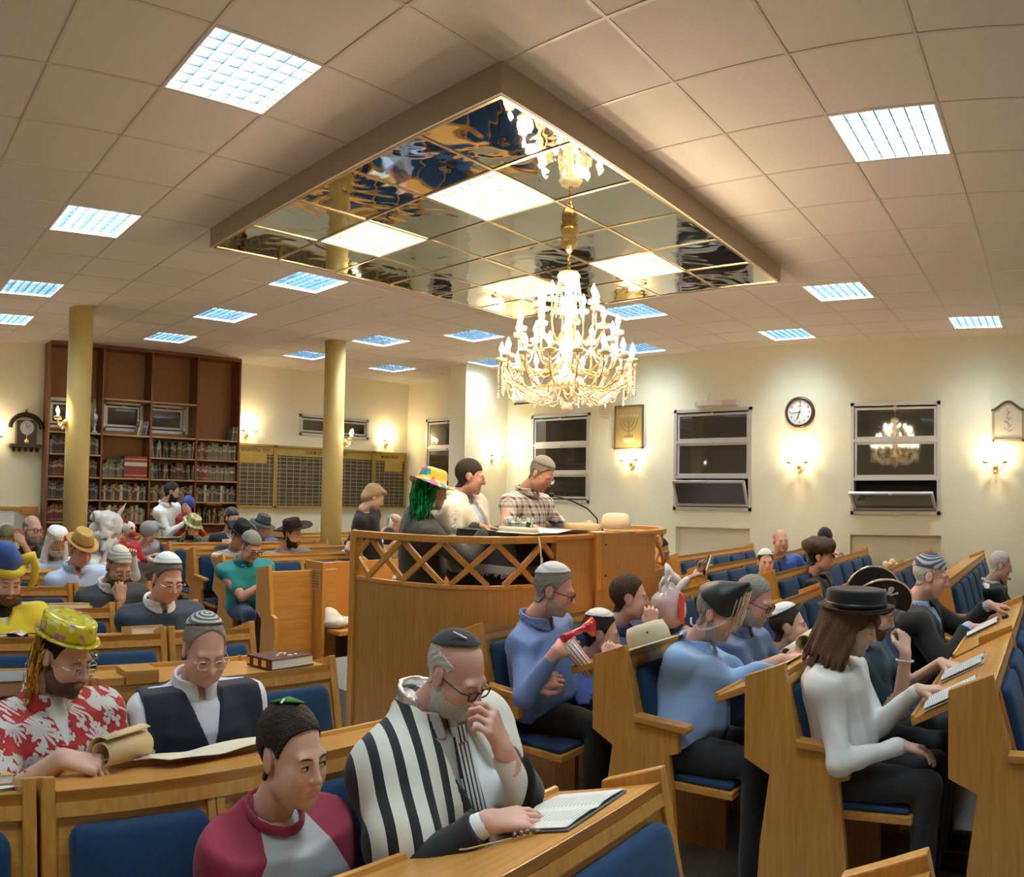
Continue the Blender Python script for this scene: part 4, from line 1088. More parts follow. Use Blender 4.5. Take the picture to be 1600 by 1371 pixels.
def make_hand(h, curl, side, elbow, k=1.0, spread=1.0, thumb=.4, barearm=.10):
    """hand-local frame: wrist 0, +y to fingers, +z back of hand, thumb at side*+x. returns verts, quads"""
    fd = Field((-.085 * k, -max(.02, barearm) * k - .06, -.13 * k), (.085 * k, .20 * k, .07 * k), h)
    el = unit(elbow) * barearm * k
    fd = Field(np.minimum((-.085 * k, -.03, -.13 * k), el - .04), np.maximum((.085 * k, .20 * k, .06 * k), el + .04), h)
    fd.put(cap(el, (0, 0, 0), .040 * k * (1 if barearm > .15 else .8), .026 * k))
    fd.put(ell((0, .012 * k, 0), (.031 * k, .03 * k, .017 * k)), .012)
    cs = curl if isinstance(curl, (list, tuple)) else [curl] * 4
    for (fx, fy, fl, fr), c in zip(FING, cs):
        x = side * fx * k * (1 + .1 * (spread - 1)); fd.put(cap((x * .55, .012 * k, 0), (x, fy * k, 0), .0135 * k, .0115 * k), .010)
        p = A3(x, fy * k, 0); an = 0
        for q, (fr_, da) in enumerate(((.45, .75), (.31, 1.0), (.24, .7))):
            an += c * da; dv = A3(side * fx * 2.2 * spread * math.cos(an), math.cos(an), -math.sin(an)); n_ = p + unit(dv) * fl * fr_ * k
            r0 = fr * k * (1 - .10 * q); fd.put(cap(p, n_, r0, r0 * .92), .0035); p = n_
    t0 = A3(side * .022, .022, -.006) * k; t1 = A3(side * (.050 - .012 * thumb), .052, -.012 - .020 * thumb) * k; t2 = A3(side * (.058 - .035 * thumb), .080, -.018 - .030 * thumb) * k; t3 = A3(side * (.056 - .055 * thumb), .102, -.022 - .036 * thumb) * k
    fd.put(cap(t0, t1, .0155 * k, .012 * k), .010); fd.put(cap(t1, t2, .0115 * k, .010 * k), .004); fd.put(cap(t2, t3, .010 * k, .0082 * k), .003)
    return solid(fd)
def hl_interp(f, xs, ys): return np.interp(f, xs, ys).astype(f32)
HAIRLINE = {'short': ([-.12, -.05, -.02, .0, .012, .03, .045, .06, .1], [-.085, -.075, -.02, -.012, -.02, .03, .062, .078, .1]),
            'recede': ([-.12, -.05, -.02, .0, .012, .03, .045, .06, .1], [-.08, -.07, -.018, -.005, -.01, .055, .088, .11, .13]),
            'bald': ([-.12, -.05, -.02, .0, .012, .03, .05, .1], [-.075, -.065, -.02, .012, .02, .05, .2, .2]),
            'low': ([-.12, -.05, -.02, .0, .012, .03, .05, .065, .1], [-.095, -.085, -.04, -.035, -.03, .03, .048, .055, .06])}
def head_field(h, nb, sp):
    """nb: neck base in head-local. forward is -y"""
    jw = sp.get('jaw', 1.0); ns = sp.get('nose', 1.0); fat = sp.get('fat', 0.0)
    lo = np.minimum((-.115, -.135, -.135), nb - .07); hi = np.maximum((.115, .115, .135), nb + .07)
    fd = Field(lo, hi, h)
    fd.put(ell((0, .017, .034), (.074, .093, .087)))
    fd.put(ell((0, -.028, -.028), (.062 + fat * .4, .066, .080)), .03)
    fd.put(ell((0, -.034, -.078), (.048 * jw + fat * .5, .046, .036)), .025)
    fd.put(sph((0, -.070, -.099), .017 * jw), .022)
    for s in (-1, 1):
        fd.put(ell((s * .037, -.062, -.026), (.024 + fat * .3, .022, .024)), .020)
        fd.put(cap((s * .058, -.010, -.065), (s * .040, -.045, -.095), .016 * jw), .02)
    if fat > .012: fd.put(ell((0, -.03, -.115), (.045, .05, .025)), .03)
    fd.put(cap((-.040, -.077, .019), (.040, -.077, .019), .009), .018)
    for s in (-1, 1): fd.put(ell((s * .046, -.036, -.052), (.024, .032, .034)), .025)
    for s in (-1, 1): fd.put(ell((s * .031, -.100, .000), (.019, .017, .0125)), .012, cut=True)
    fd.put(cap((0, -.090, .010), (0, -.104 - .008 * (ns - 1), -.026), .0075, .0105 * ns), .010)
    fd.put(sph((0, -.106 - .008 * (ns - 1), -.031), .0105 * ns), .006)
    for s in (-1, 1): fd.put(sph((s * .0115 * ns, -.094, -.033), .0085 * ns), .005)
    for s in (-1, 1): fd.put(ell((s * .031, -.077, .001), (.0155, .0150, .0115)), .004)      # eyeball and lids
    fd.put(cap((-.020, -.086, -.0565), (.020, -.086, -.0565), .0055), .008)
    fd.put(cap((-.018, -.085, -.0675), (.018, -.085, -.0675), .0065), .008)
    fd.put(cap((-.021, -.096, -.0615), (.021, -.096, -.0615), .0035 + .004 * sp.get('mouth', 0)), .004, cut=True)
    for s in (-1, 1):
        R = rotz(s * .35) @ rotx(-.2)
        fd.put(ell((s * .077, .010, -.004), (.010, .021, .033), R), .006)
        fd.put(ell((s * .0905, .006, -.002), (.006, .010, .017), R), .004, cut=True)
    cr = Field(lo, hi, h); cr.F = fd.F.copy()
    fd.put(cap((0, .012, -.06), nb, .050 * (1 + fat * 4), .056 * (1 + fat * 4)), .025)
    return fd
def head_parts(h, nb, sp):
    fd = head_field(h, nb, sp); vs, qs = solid(fd)
    c = vs[qs].mean(1)
    lip = ((c[:, 0] / .0225) ** 2 + ((c[:, 2] + .0620) / .0105) ** 2 < 1) & (c[:, 1] < -.078)
    out = {'head': (vs, qs, lip.astype(int))}
    x, y, z = fd.grid(); f = -y
    st = sp.get('hair')
    if st in HAIRLINE:
        xs, ys = HAIRLINE[st]; zl = hl_interp(f, xs, ys) + 0 * x + 0 * z
        # centre part of the brow is lower than the temples
        zl = zl - .0 * x
        if st == 'recede': zl = zl + np.where(f > .02, (.02 - np.abs(x) * .4), 0)
        rg = (zl - z) * .75
        th = sp.get('hairt', .0035 if st == 'bald' else .007)
        ear = np.sqrt((np.abs(x) - .082) ** 2 + (y - .01) ** 2 * .6 + (z + .006) ** 2 * .5) - .026
        B = fd.F - th - .0015 * np.sin(z * 190 + 3 * np.sin(x * 90)) * np.sin(y * 170 + x * 60)
        H = np.maximum(np.maximum(B, rg), -ear)
        H = np.maximum(H, (-.10 - z))
        if st == 'bald': H = np.maximum(H, np.sqrt(x * x * .9 + (y - .0) ** 2 * .6) * 0 + (z - .055 - .3 * np.clip(y, -1, 1)))
        out['hair'] = nets(H.astype(f32), fd.lo, fd.h)
    if sp.get('beard'):
        t = .0012 + .014 * sp['beard']
        mouth = np.sqrt((x / .022) ** 2 + ((y + .09) / .03) ** 2 + ((z + .0615) / .0085) ** 2) - 1
        zt = hl_interp(f, [-.1, 0, .02, .05, .075, .085, .12], [-.2, -.02, -.022, -.05, -.052, -.046, -.046]) + 0 * x + 0 * z
        rg = np.maximum((z - zt) * .8, (-.135 - z + .1 * np.maximum(f - .04, 0)))
        rg = np.maximum(rg, (y - .012))
        Bd = np.maximum(np.maximum(fd.F - t - .0012 * np.sin(z * 230) * np.sin(x * 210 + y * 150), rg), -mouth * .006)
        out['beard'] = nets(Bd.astype(f32), fd.lo, fd.h)
    if sp.get('kippah'):
        kp = sp['kippah']; n = unit(A3(kp.get('tilt', 0), kp.get('back', .38), 1)); cth = kp.get('c', .085)
        e = ell((0, .017, .036), (.074, .094, .088)); hr = .007 if st in ('short', 'low') or (st and st != 'bald') else .002
        K = np.maximum(e[0](x, y, z) - hr - .006, cth - (x * n[0] + y * n[1] + z * n[2]))
        out['kippah'] = nets(K.astype(f32), fd.lo, fd.h)
    return out
EYEW = mat('eye_white', (.62, .58, .55), .5, spec=.3); IRIS = mat('iris_brown', (.022, .011, .007), .6, spec=.15); LASH = mat('lash_dark', (.012, .008, .006), .6)
GL = {'silver': mat('silver_frame', (.65, .62, .55), .25, metal=1), 'black': mat('black_frame', (.015, .014, .013), .3), 'lens': mat('spectacle_lens', (.95, .95, .95), .02, trans=1, ior=1.02, spec=.6)}
def glasses(parent, Hm, kind='silver', thick=.0016):
    mb = MB(); mb.smooth = True
    for s in (-1, 1):
        pts = [(s * .033 + .023 * math.copysign(abs(math.cos(a)) ** .7, math.cos(a)), -.104 + .05 * abs(abs(s * .033 + .023 * math.cos(a)) - .03), -.004 + .016 * math.copysign(abs(math.sin(a)) ** .7, math.sin(a))) for a in [2 * PI * i / 20 for i in range(21)]]
        mb.tube(pts, thick, 6, False)
        mb.tube([(s * .056, -.100, .002), (s * .074, -.085, .003), (s * .080, .002, .004), (s * .081, .022, -.012)], thick * .9, 6)
    mb.tube([(-.011, -.105, .001), (0, -.108, .004), (.011, -.105, .001)], thick, 6)
    o = mb.build('glasses', GL[kind], parent); o.matrix_local = Hm
    for s in (-1, 1):
        mb = MB(); n = 14; mb.add([(s * .033 + .022 * math.copysign(abs(math.cos(a)) ** .7, math.cos(a)), -.1035 + .05 * abs(abs(s * .033 + .022 * math.cos(a)) - .03), -.004 + .015 * math.copysign(abs(math.sin(a)) ** .7, math.sin(a))) for a in [2 * PI * i / n for i in range(n)]], [tuple(range(n))])
        mb.build('lens', GL['lens'], o)
    return o
def mat4(R, t, k=1.0):
    m = Matrix.Identity(4)
    for i in range(3):
        for j in range(3): m[i][j] = float(R[i][j]) * k
        m[i][3] = float(t[i])
    return m
def person(label, pos, yaw, head, hyaw=0, hpitch=0, hroll=0, k=1.0, dist=5.0, slim=.95, sit=True, skin='fair', hair='short', hcol='dbrown', shirt='white', sleeve='long', over=None, overm=None, trous='trouser', pz=None,
           hands=None, legs=True, gird=1.0, belly=1.0, sw=.185, collar=None, face=None, beard=0, bcol=None, kippah=None, kmat=None, spec=None, group=None, shoes=True, eyes=None, lean=None, fold=.0048, hairm=None, shy=-.02, vneck=None, thigh=None):
    """pos (u,v) of hips on the floor plan; head = world centre of head; hands {'L':dict(p=world, f=fingers dir, up=back dir, curl)}"""
    face = face or {}
    R0 = rotz(yaw); O = A3(pos[0], pos[1], 0); loc = lambda p: R0.T @ (np.array(p, float) - O); lv = lambda d: R0.T @ np.array(d, float)
    hc = loc(head); RH = rotz(hyaw - 0) @ rotx(hpitch) @ roty(hroll)     # hyaw relative to body; hpitch>0 looks down
    P = A3(0, 0, (pz if pz is not None else (.575 if sit else .93)))
    nb = hc + RH @ A3(0, .035, -.115) * k + A3(0, .026, -.032) * k
    Hm = mat4(RH, hc, k) @ Matrix.Diagonal((slim, .5 + slim / 2, 1, 1)); nbl = RH.T @ (nb - hc) / k
    nbl = nbl / A3(slim, .5 + slim / 2, 1)
    hh = float(np.clip(dist * .00115, .0034, .0085)); hb = float(np.clip(dist * .0036, .009, .02))
    sp = dict(face); sp['hair'] = hair; sp['beard'] = beard; sp['kippah'] = kippah
    parts = head_parts(hh / k, nbl, sp)
    H4 = np.array(Hm)
    tf = lambda v: v @ H4[:3, :3].T + H4[:3, 3]
    Vs, Qs, Mi = [], [], []; nv = 0
    def addm(v, q, mi=None):
        nonlocal nv
        Vs.append(v); Qs.append(q + nv); Mi.append(np.zeros(len(q), int) if mi is None else mi); nv += len(v)
    hv, hq, hl = parts['head']; addm(tf(hv), hq, hl)
    fn, rel, L, lo, hi = torso_fn(P, nb, gird, belly, sw * k)
    ax = unit(nb - P); e1 = unit(A3(1, 0, 0) - ax * ax[0])
    shj = {s: P + ax * L * .80 + e1 * sgn * (sw * k - .020) + A3(0, shy, 0) for s, sgn in (('L', 1), ('R', -1))}
    hands = hands or {}
    arms = {}
    for s, sgn in (('L', 1), ('R', -1)):
        hd = dict(hands.get(s) or {})
        W = loc(hd['p']) if 'p' in hd else A3(sgn * .13, -.30, P[2] + .14)
        if hd.get('rel') is not None: W = hc + RH @ np.array(hd['rel']) * k
        pole = lv(hd['pole']) if 'pole' in hd else A3(sgn * .55, .35, -.9)
        el = ik(shj[s], W, .285 * k, .255 * k, pole)
        f_ = lv(hd['f']) if 'f' in hd else unit(unit(W - el) + A3(-sgn * .15, -.35, -.2)); u_ = lv(hd['up']) if 'up' in hd else A3(0, -.2, 1)
        arms[s] = (W, el, unit(f_), u_, hd)
    hk = float(np.clip(dist * .0012, .0032, .008))
    for s, sgn in (('L', 1), ('R', -1)):
        W, el, f_, u_, hd = arms[s]
        if hd.get('hide'): continue
        z_ = unit(u_ - f_ * (u_ @ f_)); x_ = np.cross(f_, z_); RW = np.stack([x_, f_, z_], 1)
        bare = .09 if sleeve == 'long' else min(.26, np.linalg.norm(el - W) / k)
        # thumb side: for the right hand palm down, thumb points to the person's left
        v, q = make_hand(hk, hd.get('curl', .45), 1 if s == 'L' else -1, RW.T @ (el - W), k * hd.get('k', 1), hd.get('spread', 1), hd.get('thumb', .4), bare)
        addm(v @ RW.T + W, q)
        if sleeve != 'long':
            g = Field(np.minimum(el, shj[s]) - .08, np.maximum(el, shj[s]) + .08, hb * .8); g.put(cap(shj[s], el, .048 * k, .039 * k)); g.put(cap(el, el + (W - el) * .3, .039 * k, .038 * k), .01); v, q = solid(g); addm(v, q)
    # body under the clothes, kept a little smaller than they are
    lo2 = np.minimum(lo, A3(-.2, -.55, 0)); hi2 = np.maximum(hi, A3(.2, .1, 0)); hi2[2] = max(hi2[2], nb[2] + .05)
    g = Field(lo, hi, .024); g.F = np.minimum(g.F, fn(*g.grid()).astype(f32) + .022)
    v, q = solid(g); addm(v, q)
    body = np_obj('person', np.concatenate(Vs), np.concatenate(Qs), [SKIN[skin], SKIN['lip_' + skin]], None, np.concatenate(Mi))
    body.location = O; body.rotation_euler = (0, 0, yaw)
    tag(body, label, 'person', group)
    if 'hair' in parts and len(parts['hair'][0]): np_obj('hair', *parts['hair'], hairm or HAIR[hcol], body, None, Hm)
    if 'beard' in parts and len(parts['beard'][0]): np_obj('beard', *parts['beard'], HAIR[bcol or hcol], body, None, Hm)
    if 'kippah' in parts and len(parts['kippah'][0]): np_obj('kippah', *parts['kippah'], kmat or CL['black'], body, None, Hm)
    if dist < 11:
        for s in (-1, 1):
            mb = MB(); mb.smooth = True; mb.tube([(s * (.012 + .0072 * i), -.0928 - .002 * math.sin(PI * i / 5) + .0018 * i, .018 + .004 * math.sin(PI * i / 5.5)) for i in range(6)], [.0012, .0022, .0026, .0026, .0020, .0010], 6)
            o = mb.build('eyebrow', HAIR[bcol or hcol] if hcol not in ('white',) else HAIR['grey'], body); o.matrix_local = Hm
            op = (eyes or 0)
            mb = MB(); mb.smooth = True
            if op:
                mb.mi = 0; mb.ball((s * .0305, -.0790, -.0003), (.0128, .0150, .0074), 16, 10); mb.mi = 1; gx = face.get('gaze', 0); mb.ball((s * .031 + gx * .006, -.0897 + abs(gx) * .001, -.0001), (.0056, .0052, .0060), 12, 8)
                o = mb.build('eye', [EYEW, IRIS], body); o.matrix_local = Hm
                mb = MB(); mb.smooth = True; mb.tube([(s * (.0305 + .0135 * t), -.0935 + .0085 * t * t, .0068 - .0062 * t * t) for t in (-1, -.6, -.2, .2, .6, 1)], [.0008, .0014, .0017, .0017, .0014, .0008], 5); o = mb.build('eyelash', LASH, body)
            else:
                mb.tube([(s * (.031 + .0125 * t), -.0925 + .0065 * t * t, -.0035 + .0025 * t * t) for t in (-1, -.6, -.2, .2, .6, 1)], [.0008, .0013, .0015, .0015, .0013, .0008], 5)
                o = mb.build('eyelash', LASH, body)
            o.matrix_local = Hm
    if spec: glasses(body, Hm, spec, {'silver': .0017}.get(spec, .0027))
    # shirt
    alo = np.minimum(np.minimum(lo, arms['L'][0]), np.minimum(arms['R'][0], np.minimum(arms['L'][1], arms['R'][1]))) - .07; ahi = np.maximum(np.maximum(hi, arms['L'][0]), np.maximum(arms['R'][0], np.maximum(arms['L'][1], arms['R'][1]))) + .07
    ahi[2] = max(nb[2] + .06, ahi[2] if ahi[2] > nb[2] + .1 else nb[2] + .06)
    def garment(off, arm_off, hem, sl):
        g = Field(alo, ahi, hb)
        X = g.grid(); a, b, s = rel(*X)
        Tt = fn(*X).astype(f32) - off; g.F = np.minimum(g.F, np.maximum(Tt, (hem - s)).astype(f32))
        ga = Field(alo, ahi, hb)
        for q in ('L', 'R'):
            W, el = arms[q][0], arms[q][1]; sg_ = .03 if q == 'L' else -.03
            ga.put(cap(shj[q] - e1 * sg_, el, .060 * k + arm_off, .048 * k + arm_off), .03)
            if sl == 'long': ga.put(cap(el, W - (W - el) * .06, .047 * k + arm_off, .034 * k + arm_off), .02)
            if sl == 'short':
                d = unit(el - shj[q]); c = shj[q] + (el - shj[q]) * .78
                ga.put((lambda x, y, z, c=c, d=d, el=el: np.maximum(-((x - c[0]) * d[0] + (y - c[1]) * d[1] + (z - c[2]) * d[2]), np.sqrt((x - el[0]) ** 2 + (y - el[1]) ** 2 + (z - el[2]) ** 2) - .16), el - .2, el + .2), 0, cut=True)
            g.put(cap(P + ax * L * .74 + e1 * sg_ * 2, shj[q], .085 * k + off, .060 * k + off), .06)
            g.put(cap(nb - ax * .045 + e1 * sg_, shj[q] + ax * .012, .040 * k + off * .6, .050 * k + off * .6), .05)
        hh_ = np.clip(.5 + .5 * (g.F - ga.F) / .05, 0, 1); g.F = (g.F + (ga.F - g.F) * hh_ - .05 * hh_ * (1 - hh_)).astype(f32)
        return g, a, b, s
    if shirt is not None:
        g, a, b, s = garment(.010, 0, -.03, sleeve)
        if fold: g.folds(fold, int(abs(pos[0] * 97 + pos[1] * 31)) + 3)
        g.F = np.maximum(g.F, (s - L * .955 - .45 * np.clip(b, -.09, .05)).astype(f32))
        if vneck: g.F = np.maximum(g.F, -np.maximum(np.abs(a) - (s - L * vneck) * .30, b).astype(f32))
        np_obj('shirt', *solid(g), CL[shirt] if isinstance(shirt, str) else shirt, body)
    if collar:
        g = Field(nb - .11 * k, nb + A3(.11, .11, .10) * k, hb * .55); X = g.grid(); x, y, z = X[0] - nb[0], X[1] - nb[1], X[2] - nb[2]
        rr = np.sqrt(x * x + (y + .0) ** 2); zz = z - (.004 + .32 * y) + .010; q = .077 * k + .016 * np.clip(-zz / .03, 0, 1)
        F = np.maximum(np.abs(rr - q) - (.003 + .55 * g.h), np.abs(zz) - (.015 + .016 * np.clip(-y / .08, 0, 1)))
        F = np.maximum(F, -np.maximum(np.abs(x) - .012 - .35 * np.maximum(zz, 0), y)); g.F = F.astype(f32)
        np_obj('collar', *solid(g), CL[collar] if isinstance(collar, str) else collar, body)
    if over:
        if over == 'vest':
            g, a, b, s = garment(.019, -1, -.05, None)
            for q in ('L', 'R'): pass
            g = Field(alo, ahi, hb * .8); X = g.grid(); a, b, s = rel(*X); g.F = np.minimum(g.F, (fn(*X) - .027).astype(f32))
            for q in ('L', 'R'): g.put(cap(shj[q] - e1 * (.03 if q == 'L' else -.03), shj[q] + (arms[q][1] - shj[q]) * .4, .074 * k), .03); g.put(cap(nb - ax * .045 + e1 * (.03 if q == 'L' else -.03), shj[q] + ax * .012, .050 * k, .062 * k), .05); g.put(cap(P + ax * L * .74 + e1 * (.06 if q == 'L' else -.06), shj[q], .108 * k, .082 * k), .06)
            sg = np.abs(a) - (sw * k + .006); g.F = np.maximum(g.F, (sg * .8).astype(f32))
            g.F = np.maximum(g.F, -np.maximum(np.abs(a) - (s - L * .55) * .33, b).astype(f32)); g.F = np.maximum(g.F, (s - L * .955).astype(f32))
            nm = 'vest'
        elif over in ('jacket', 'hoodie'):
            g, a, b, s = garment(.025, .015, -.12, 'long')
            for q in ('L', 'R'):
                W, el = arms[q][0], arms[q][1]; d = unit(W - el); c = W - d * .022
                g.put((lambda x, y, z, c=c, d=d: np.maximum(-((x - c[0]) * d[0] + (y - c[1]) * d[1] + (z - c[2]) * d[2]), np.sqrt((x - W[0]) ** 2 + (y - W[1]) ** 2 + (z - W[2]) ** 2) - .09), W - .1, W + .1), 0, cut=True)
            if over == 'jacket': g.F = np.maximum(g.F, -np.maximum(np.abs(a) - .012 - np.maximum(s - L * .35, 0) * .22, b + .02).astype(f32))
            else: g.F = np.maximum(g.F, -np.maximum(np.abs(a) - (s - L * .75) * .35, b).astype(f32))
            g.folds(.005, 11 + int(pos[0] * 57)); g.F = np.maximum(g.F, (s - L * .965).astype(f32)); nm = over
        np_obj(nm, *solid(g), CL[overm] if isinstance(overm, str) else overm, body)
    if legs:
        g = Field((-.30, -.75 if sit else -.25, 0), (.30, .22, P[2] + .16), max(hb, .013)); g.put(ell(P - A3(0, 0, .01), (.175 * gird, .135 * gird, .115)))
        th = thigh or (.40 if sit else 0)
        for sgn in (-1, 1):
            hip = P + A3(sgn * .085, -.02, -.02)
            kn = A3(sgn * .115, -th, P[2] - .01) if sit else A3(sgn * .10, -.03, .50); an = A3(sgn * .115, -th + .03, .09) if sit else A3(sgn * .10, .0, .09)
            g.put(cap(hip, kn, .088 * gird, .062), .04); g.put(cap(kn, an, .060, .044), .02)
            if shoes:
                mb = MB(); mb.smooth = True; mb.ball((an[0], an[1] - .075, .045), (.048, .14, .042), 12, 8); mb.build('shoe', SHOE, body)
        g.F = np.maximum(g.F, (.05 - g.grid()[2]).astype(f32)); g.folds(.003, 5)
        np_obj('trousers', *solid(g), CL[trous] if isinstance(trous, str) else trous, body)
    return dict(o=body, Hm=Hm, hc=hc, RH=RH, P=P, nb=nb, ax=ax, L=L, e1=e1, sh=shj, arms=arms, rel=rel, fn=fn, k=k, lo=alo, hi=ahi, hb=hb, loc=loc, garment=garment)
# ------------------------------------------------------------------ cloth patterns (object space)
def pattern_mat(name, build, rough=.85):
    m, nt, b = new_mat(name); b.inputs['Roughness'].default_value = rough; b.inputs['Sheen Weight'].default_value = .1
    tc = N(nt, 'ShaderNodeTexCoord'); build(nt, tc.outputs['Object'], b); return m
def mth(nt, op, a, b=None, c=None):
    n = N(nt, 'ShaderNodeMath', operation=op)
    for i, v in enumerate((a, b, c)):
        if v is None: continue
        if isinstance(v, (int, float)): n.inputs[i].default_value = v
        else: nt.links.new(v, n.inputs[i])
    return n.outputs[0]
def mixc(nt, f, a, b):
    n = N(nt, 'ShaderNodeMix', data_type='RGBA')
    if isinstance(f, float): n.inputs['Factor'].default_value = f
    else: nt.links.new(f, n.inputs['Factor'])
    for k, v in (('A', a), ('B', b)):
        if isinstance(v, tuple): n.inputs[k].default_value = rgba(v)
        else: nt.links.new(v, n.inputs[k])
    return n.outputs['Result']
def sep(nt, v):
    n = N(nt, 'ShaderNodeSeparateXYZ'); nt.links.new(v, n.inputs[0]); return n.outputs
def floral(nt, co, b):
    def flowers(scale, petals, r0, depth, off):
        mp = N(nt, 'ShaderNodeMapping'); mp.inputs['Location'].default_value = off; nt.links.new(co, mp.inputs['Vector'])
        v = N(nt, 'ShaderNodeTexVoronoi', feature='F1', i_Scale=scale, i_Randomness=.75); nt.links.new(mp.outputs['Vector'], v.inputs['Vector'])
        sc = N(nt, 'ShaderNodeVectorMath', operation='SCALE'); sc.inputs['Scale'].default_value = 1.0
        df = N(nt, 'ShaderNodeVectorMath', operation='SUBTRACT'); nt.links.new(mp.outputs['Vector'], df.inputs[0])
        nt.links.new(v.outputs['Position'], df.inputs[1])
        x, y, z = sep(nt, df.outputs[0])
        h = mth(nt, 'ADD', x, mth(nt, 'MULTIPLY', y, .6))
        r = mth(nt, 'SQRT', mth(nt, 'ADD', mth(nt, 'MULTIPLY', h, h), mth(nt, 'MULTIPLY', z, z)))
        cx = sep(nt, v.outputs['Color'])[0]
        an = mth(nt, 'ADD', mth(nt, 'ARCTAN2', z, h), mth(nt, 'MULTIPLY', cx, 6.0))
        pet = mth(nt, 'ABSOLUTE', mth(nt, 'COSINE', mth(nt, 'MULTIPLY', an, petals)))
        lim = mth(nt, 'MULTIPLY', mth(nt, 'ADD', mth(nt, 'MULTIPLY', pet, depth), 1 - depth), r0)
        return mth(nt, 'LESS_THAN', r, lim)
    a = flowers(9.5, 5.5, .044, .82, (0, 0, 0)); c = flowers(17, 1.5, .020, .8, (.33, .2, .13)); d = flowers(15, 2.5, .019, .7, (.1, .7, .4))
    w = N(nt, 'ShaderNodeTexWave', wave_type='RINGS', i_Scale=2.6, i_Distortion=9.0, i_Detail=1.0); nt.links.new(co, w.inputs['Vector'])
    vine = mth(nt, 'GREATER_THAN', w.outputs['Fac'], .993)
    f = mth(nt, 'MAXIMUM', mth(nt, 'MAXIMUM', a, c), mth(nt, 'MAXIMUM', d, vine))
    nt.links.new(mixc(nt, f, (.42, .022, .022), (.60, .57, .54)), b.inputs['Base Color'])
CL['floral'] = pattern_mat('cloth_floral', floral)
def plaid_of(base, dark, mid, sx=.065, rot=0.0):
    def fn(nt, co, b):
        x, y, z = sep(nt, co)
        h = mth(nt, 'ADD', x, mth(nt, 'MULTIPLY', y, .7))
        def bands(c, s, w, o): return mth(nt, 'LESS_THAN', mth(nt, 'ABSOLUTE', mth(nt, 'SUBTRACT', mth(nt, 'FRACT', mth(nt, 'ADD', mth(nt, 'DIVIDE', c, s), o)), .5)), w)
        f1 = mth(nt, 'MULTIPLY', mth(nt, 'ADD', bands(h, sx, .17, 0.0), bands(z, sx, .17, 0.0)), .5)
        f2 = mth(nt, 'MULTIPLY', mth(nt, 'ADD', bands(h, sx, .05, .42), bands(z, sx, .05, .42)), .5)
        c1 = mixc(nt, f1, base, dark); nt.links.new(mixc(nt, f2, c1, mid), b.inputs['Base Color'])
    return fn
CL['plaid'] = pattern_mat('cloth_plaid', plaid_of((.66, .62, .61), (.075, .05, .05), (.26, .20, .21)))
CL['blueplaid'] = pattern_mat('cloth_blue_plaid', plaid_of((.50, .55, .62), (.02, .05, .10), (.08, .2, .32), .09))
def stripes_of(fnc, c0, c1, rough=.85): 
    def fn(nt, co, b):
        x, y, z = sep(nt, co); nt.links.new(mixc(nt, fnc(nt, x, y, z), c0, c1), b.inputs['Base Color'])
    return fn
def band(nt, c, s, w, o=0.0): return mth(nt, 'LESS_THAN', mth(nt, 'FRACT', mth(nt, 'ADD', mth(nt, 'DIVIDE', c, s), o)), w)
CL['tallit'] = pattern_mat('cloth_tallit', stripes_of(lambda nt, x, y, z: mth(nt, 'MULTIPLY', band(nt, mth(nt, 'SUBTRACT', mth(nt, 'ADD', x, mth(nt, 'MULTIPLY', z, .10)), mth(nt, 'MULTIPLY', y, .55)), .062, .42, .1), mth(nt, 'LESS_THAN', mth(nt, 'ADD', x, mth(nt, 'MULTIPLY', y, -.2)), -.075)), (.62, .60, .53), (.010, .010, .014)))
CL['tie'] = pattern_mat('cloth_tie', stripes_of(lambda nt, x, y, z: band(nt, x, .014, .42), (.55, .54, .52), (.012, .012, .016)))
CL['knit'] = pattern_mat('cloth_knit', stripes_of(lambda nt, x, y, z: mth(nt, 'GREATER_THAN', mth(nt, 'SINE', mth(nt, 'ADD', mth(nt, 'MULTIPLY', z, 420), mth(nt, 'MULTIPLY', mth(nt, 'SINE', mth(nt, 'MULTIPLY', x, 35)), 2))), .1), (.15, .145, .13), (.30, .29, .26)))
def ringsk(c0, c1, c2, r1, w):
    def fn(nt, co, b):
        x, y, z = sep(nt, co)
        d = mth(nt, 'SQRT', mth(nt, 'ADD', mth(nt, 'MULTIPLY', x, x), mth(nt, 'MULTIPLY', mth(nt, 'SUBTRACT', y, .03), mth(nt, 'SUBTRACT', y, .03))))
        f = band(nt, d, w, .5); g = mth(nt, 'GREATER_THAN', d, r1)
        nt.links.new(mixc(nt, mth(nt, 'MULTIPLY', f, g), mixc(nt, g, c0, c1), c2), b.inputs['Base Color'])
    return fn
CL['k_greystripe'] = pattern_mat('kippah_grey_rings', ringsk((.12, .12, .12), (.10, .10, .11), (.50, .50, .48), .0, .017))
CL['k_cream'] = pattern_mat('kippah_cream_grey', ringsk((.60, .57, .45), (.30, .30, .29), (.55, .54, .50), .047, .016))
CL['k_blue'] = pattern_mat('kippah_navy_white', ringsk((.05, .06, .13), (.06, .07, .14), (.42, .42, .42), .045, .014))
CL['k_white'] = pattern_mat('kippah_white', ringsk((.72, .72, .70), (.72, .72, .70), (.45, .55, .60), .05, .02))
CL['k_green'] = mat('kippah_green', (.035, .22, .02), .7)
CL['k_olive'] = mat('kippah_olive', (.13, .13, .06), .8)
CL['satin'] = mat('black_satin', (.008, .008, .010), .42, sheen=.4)
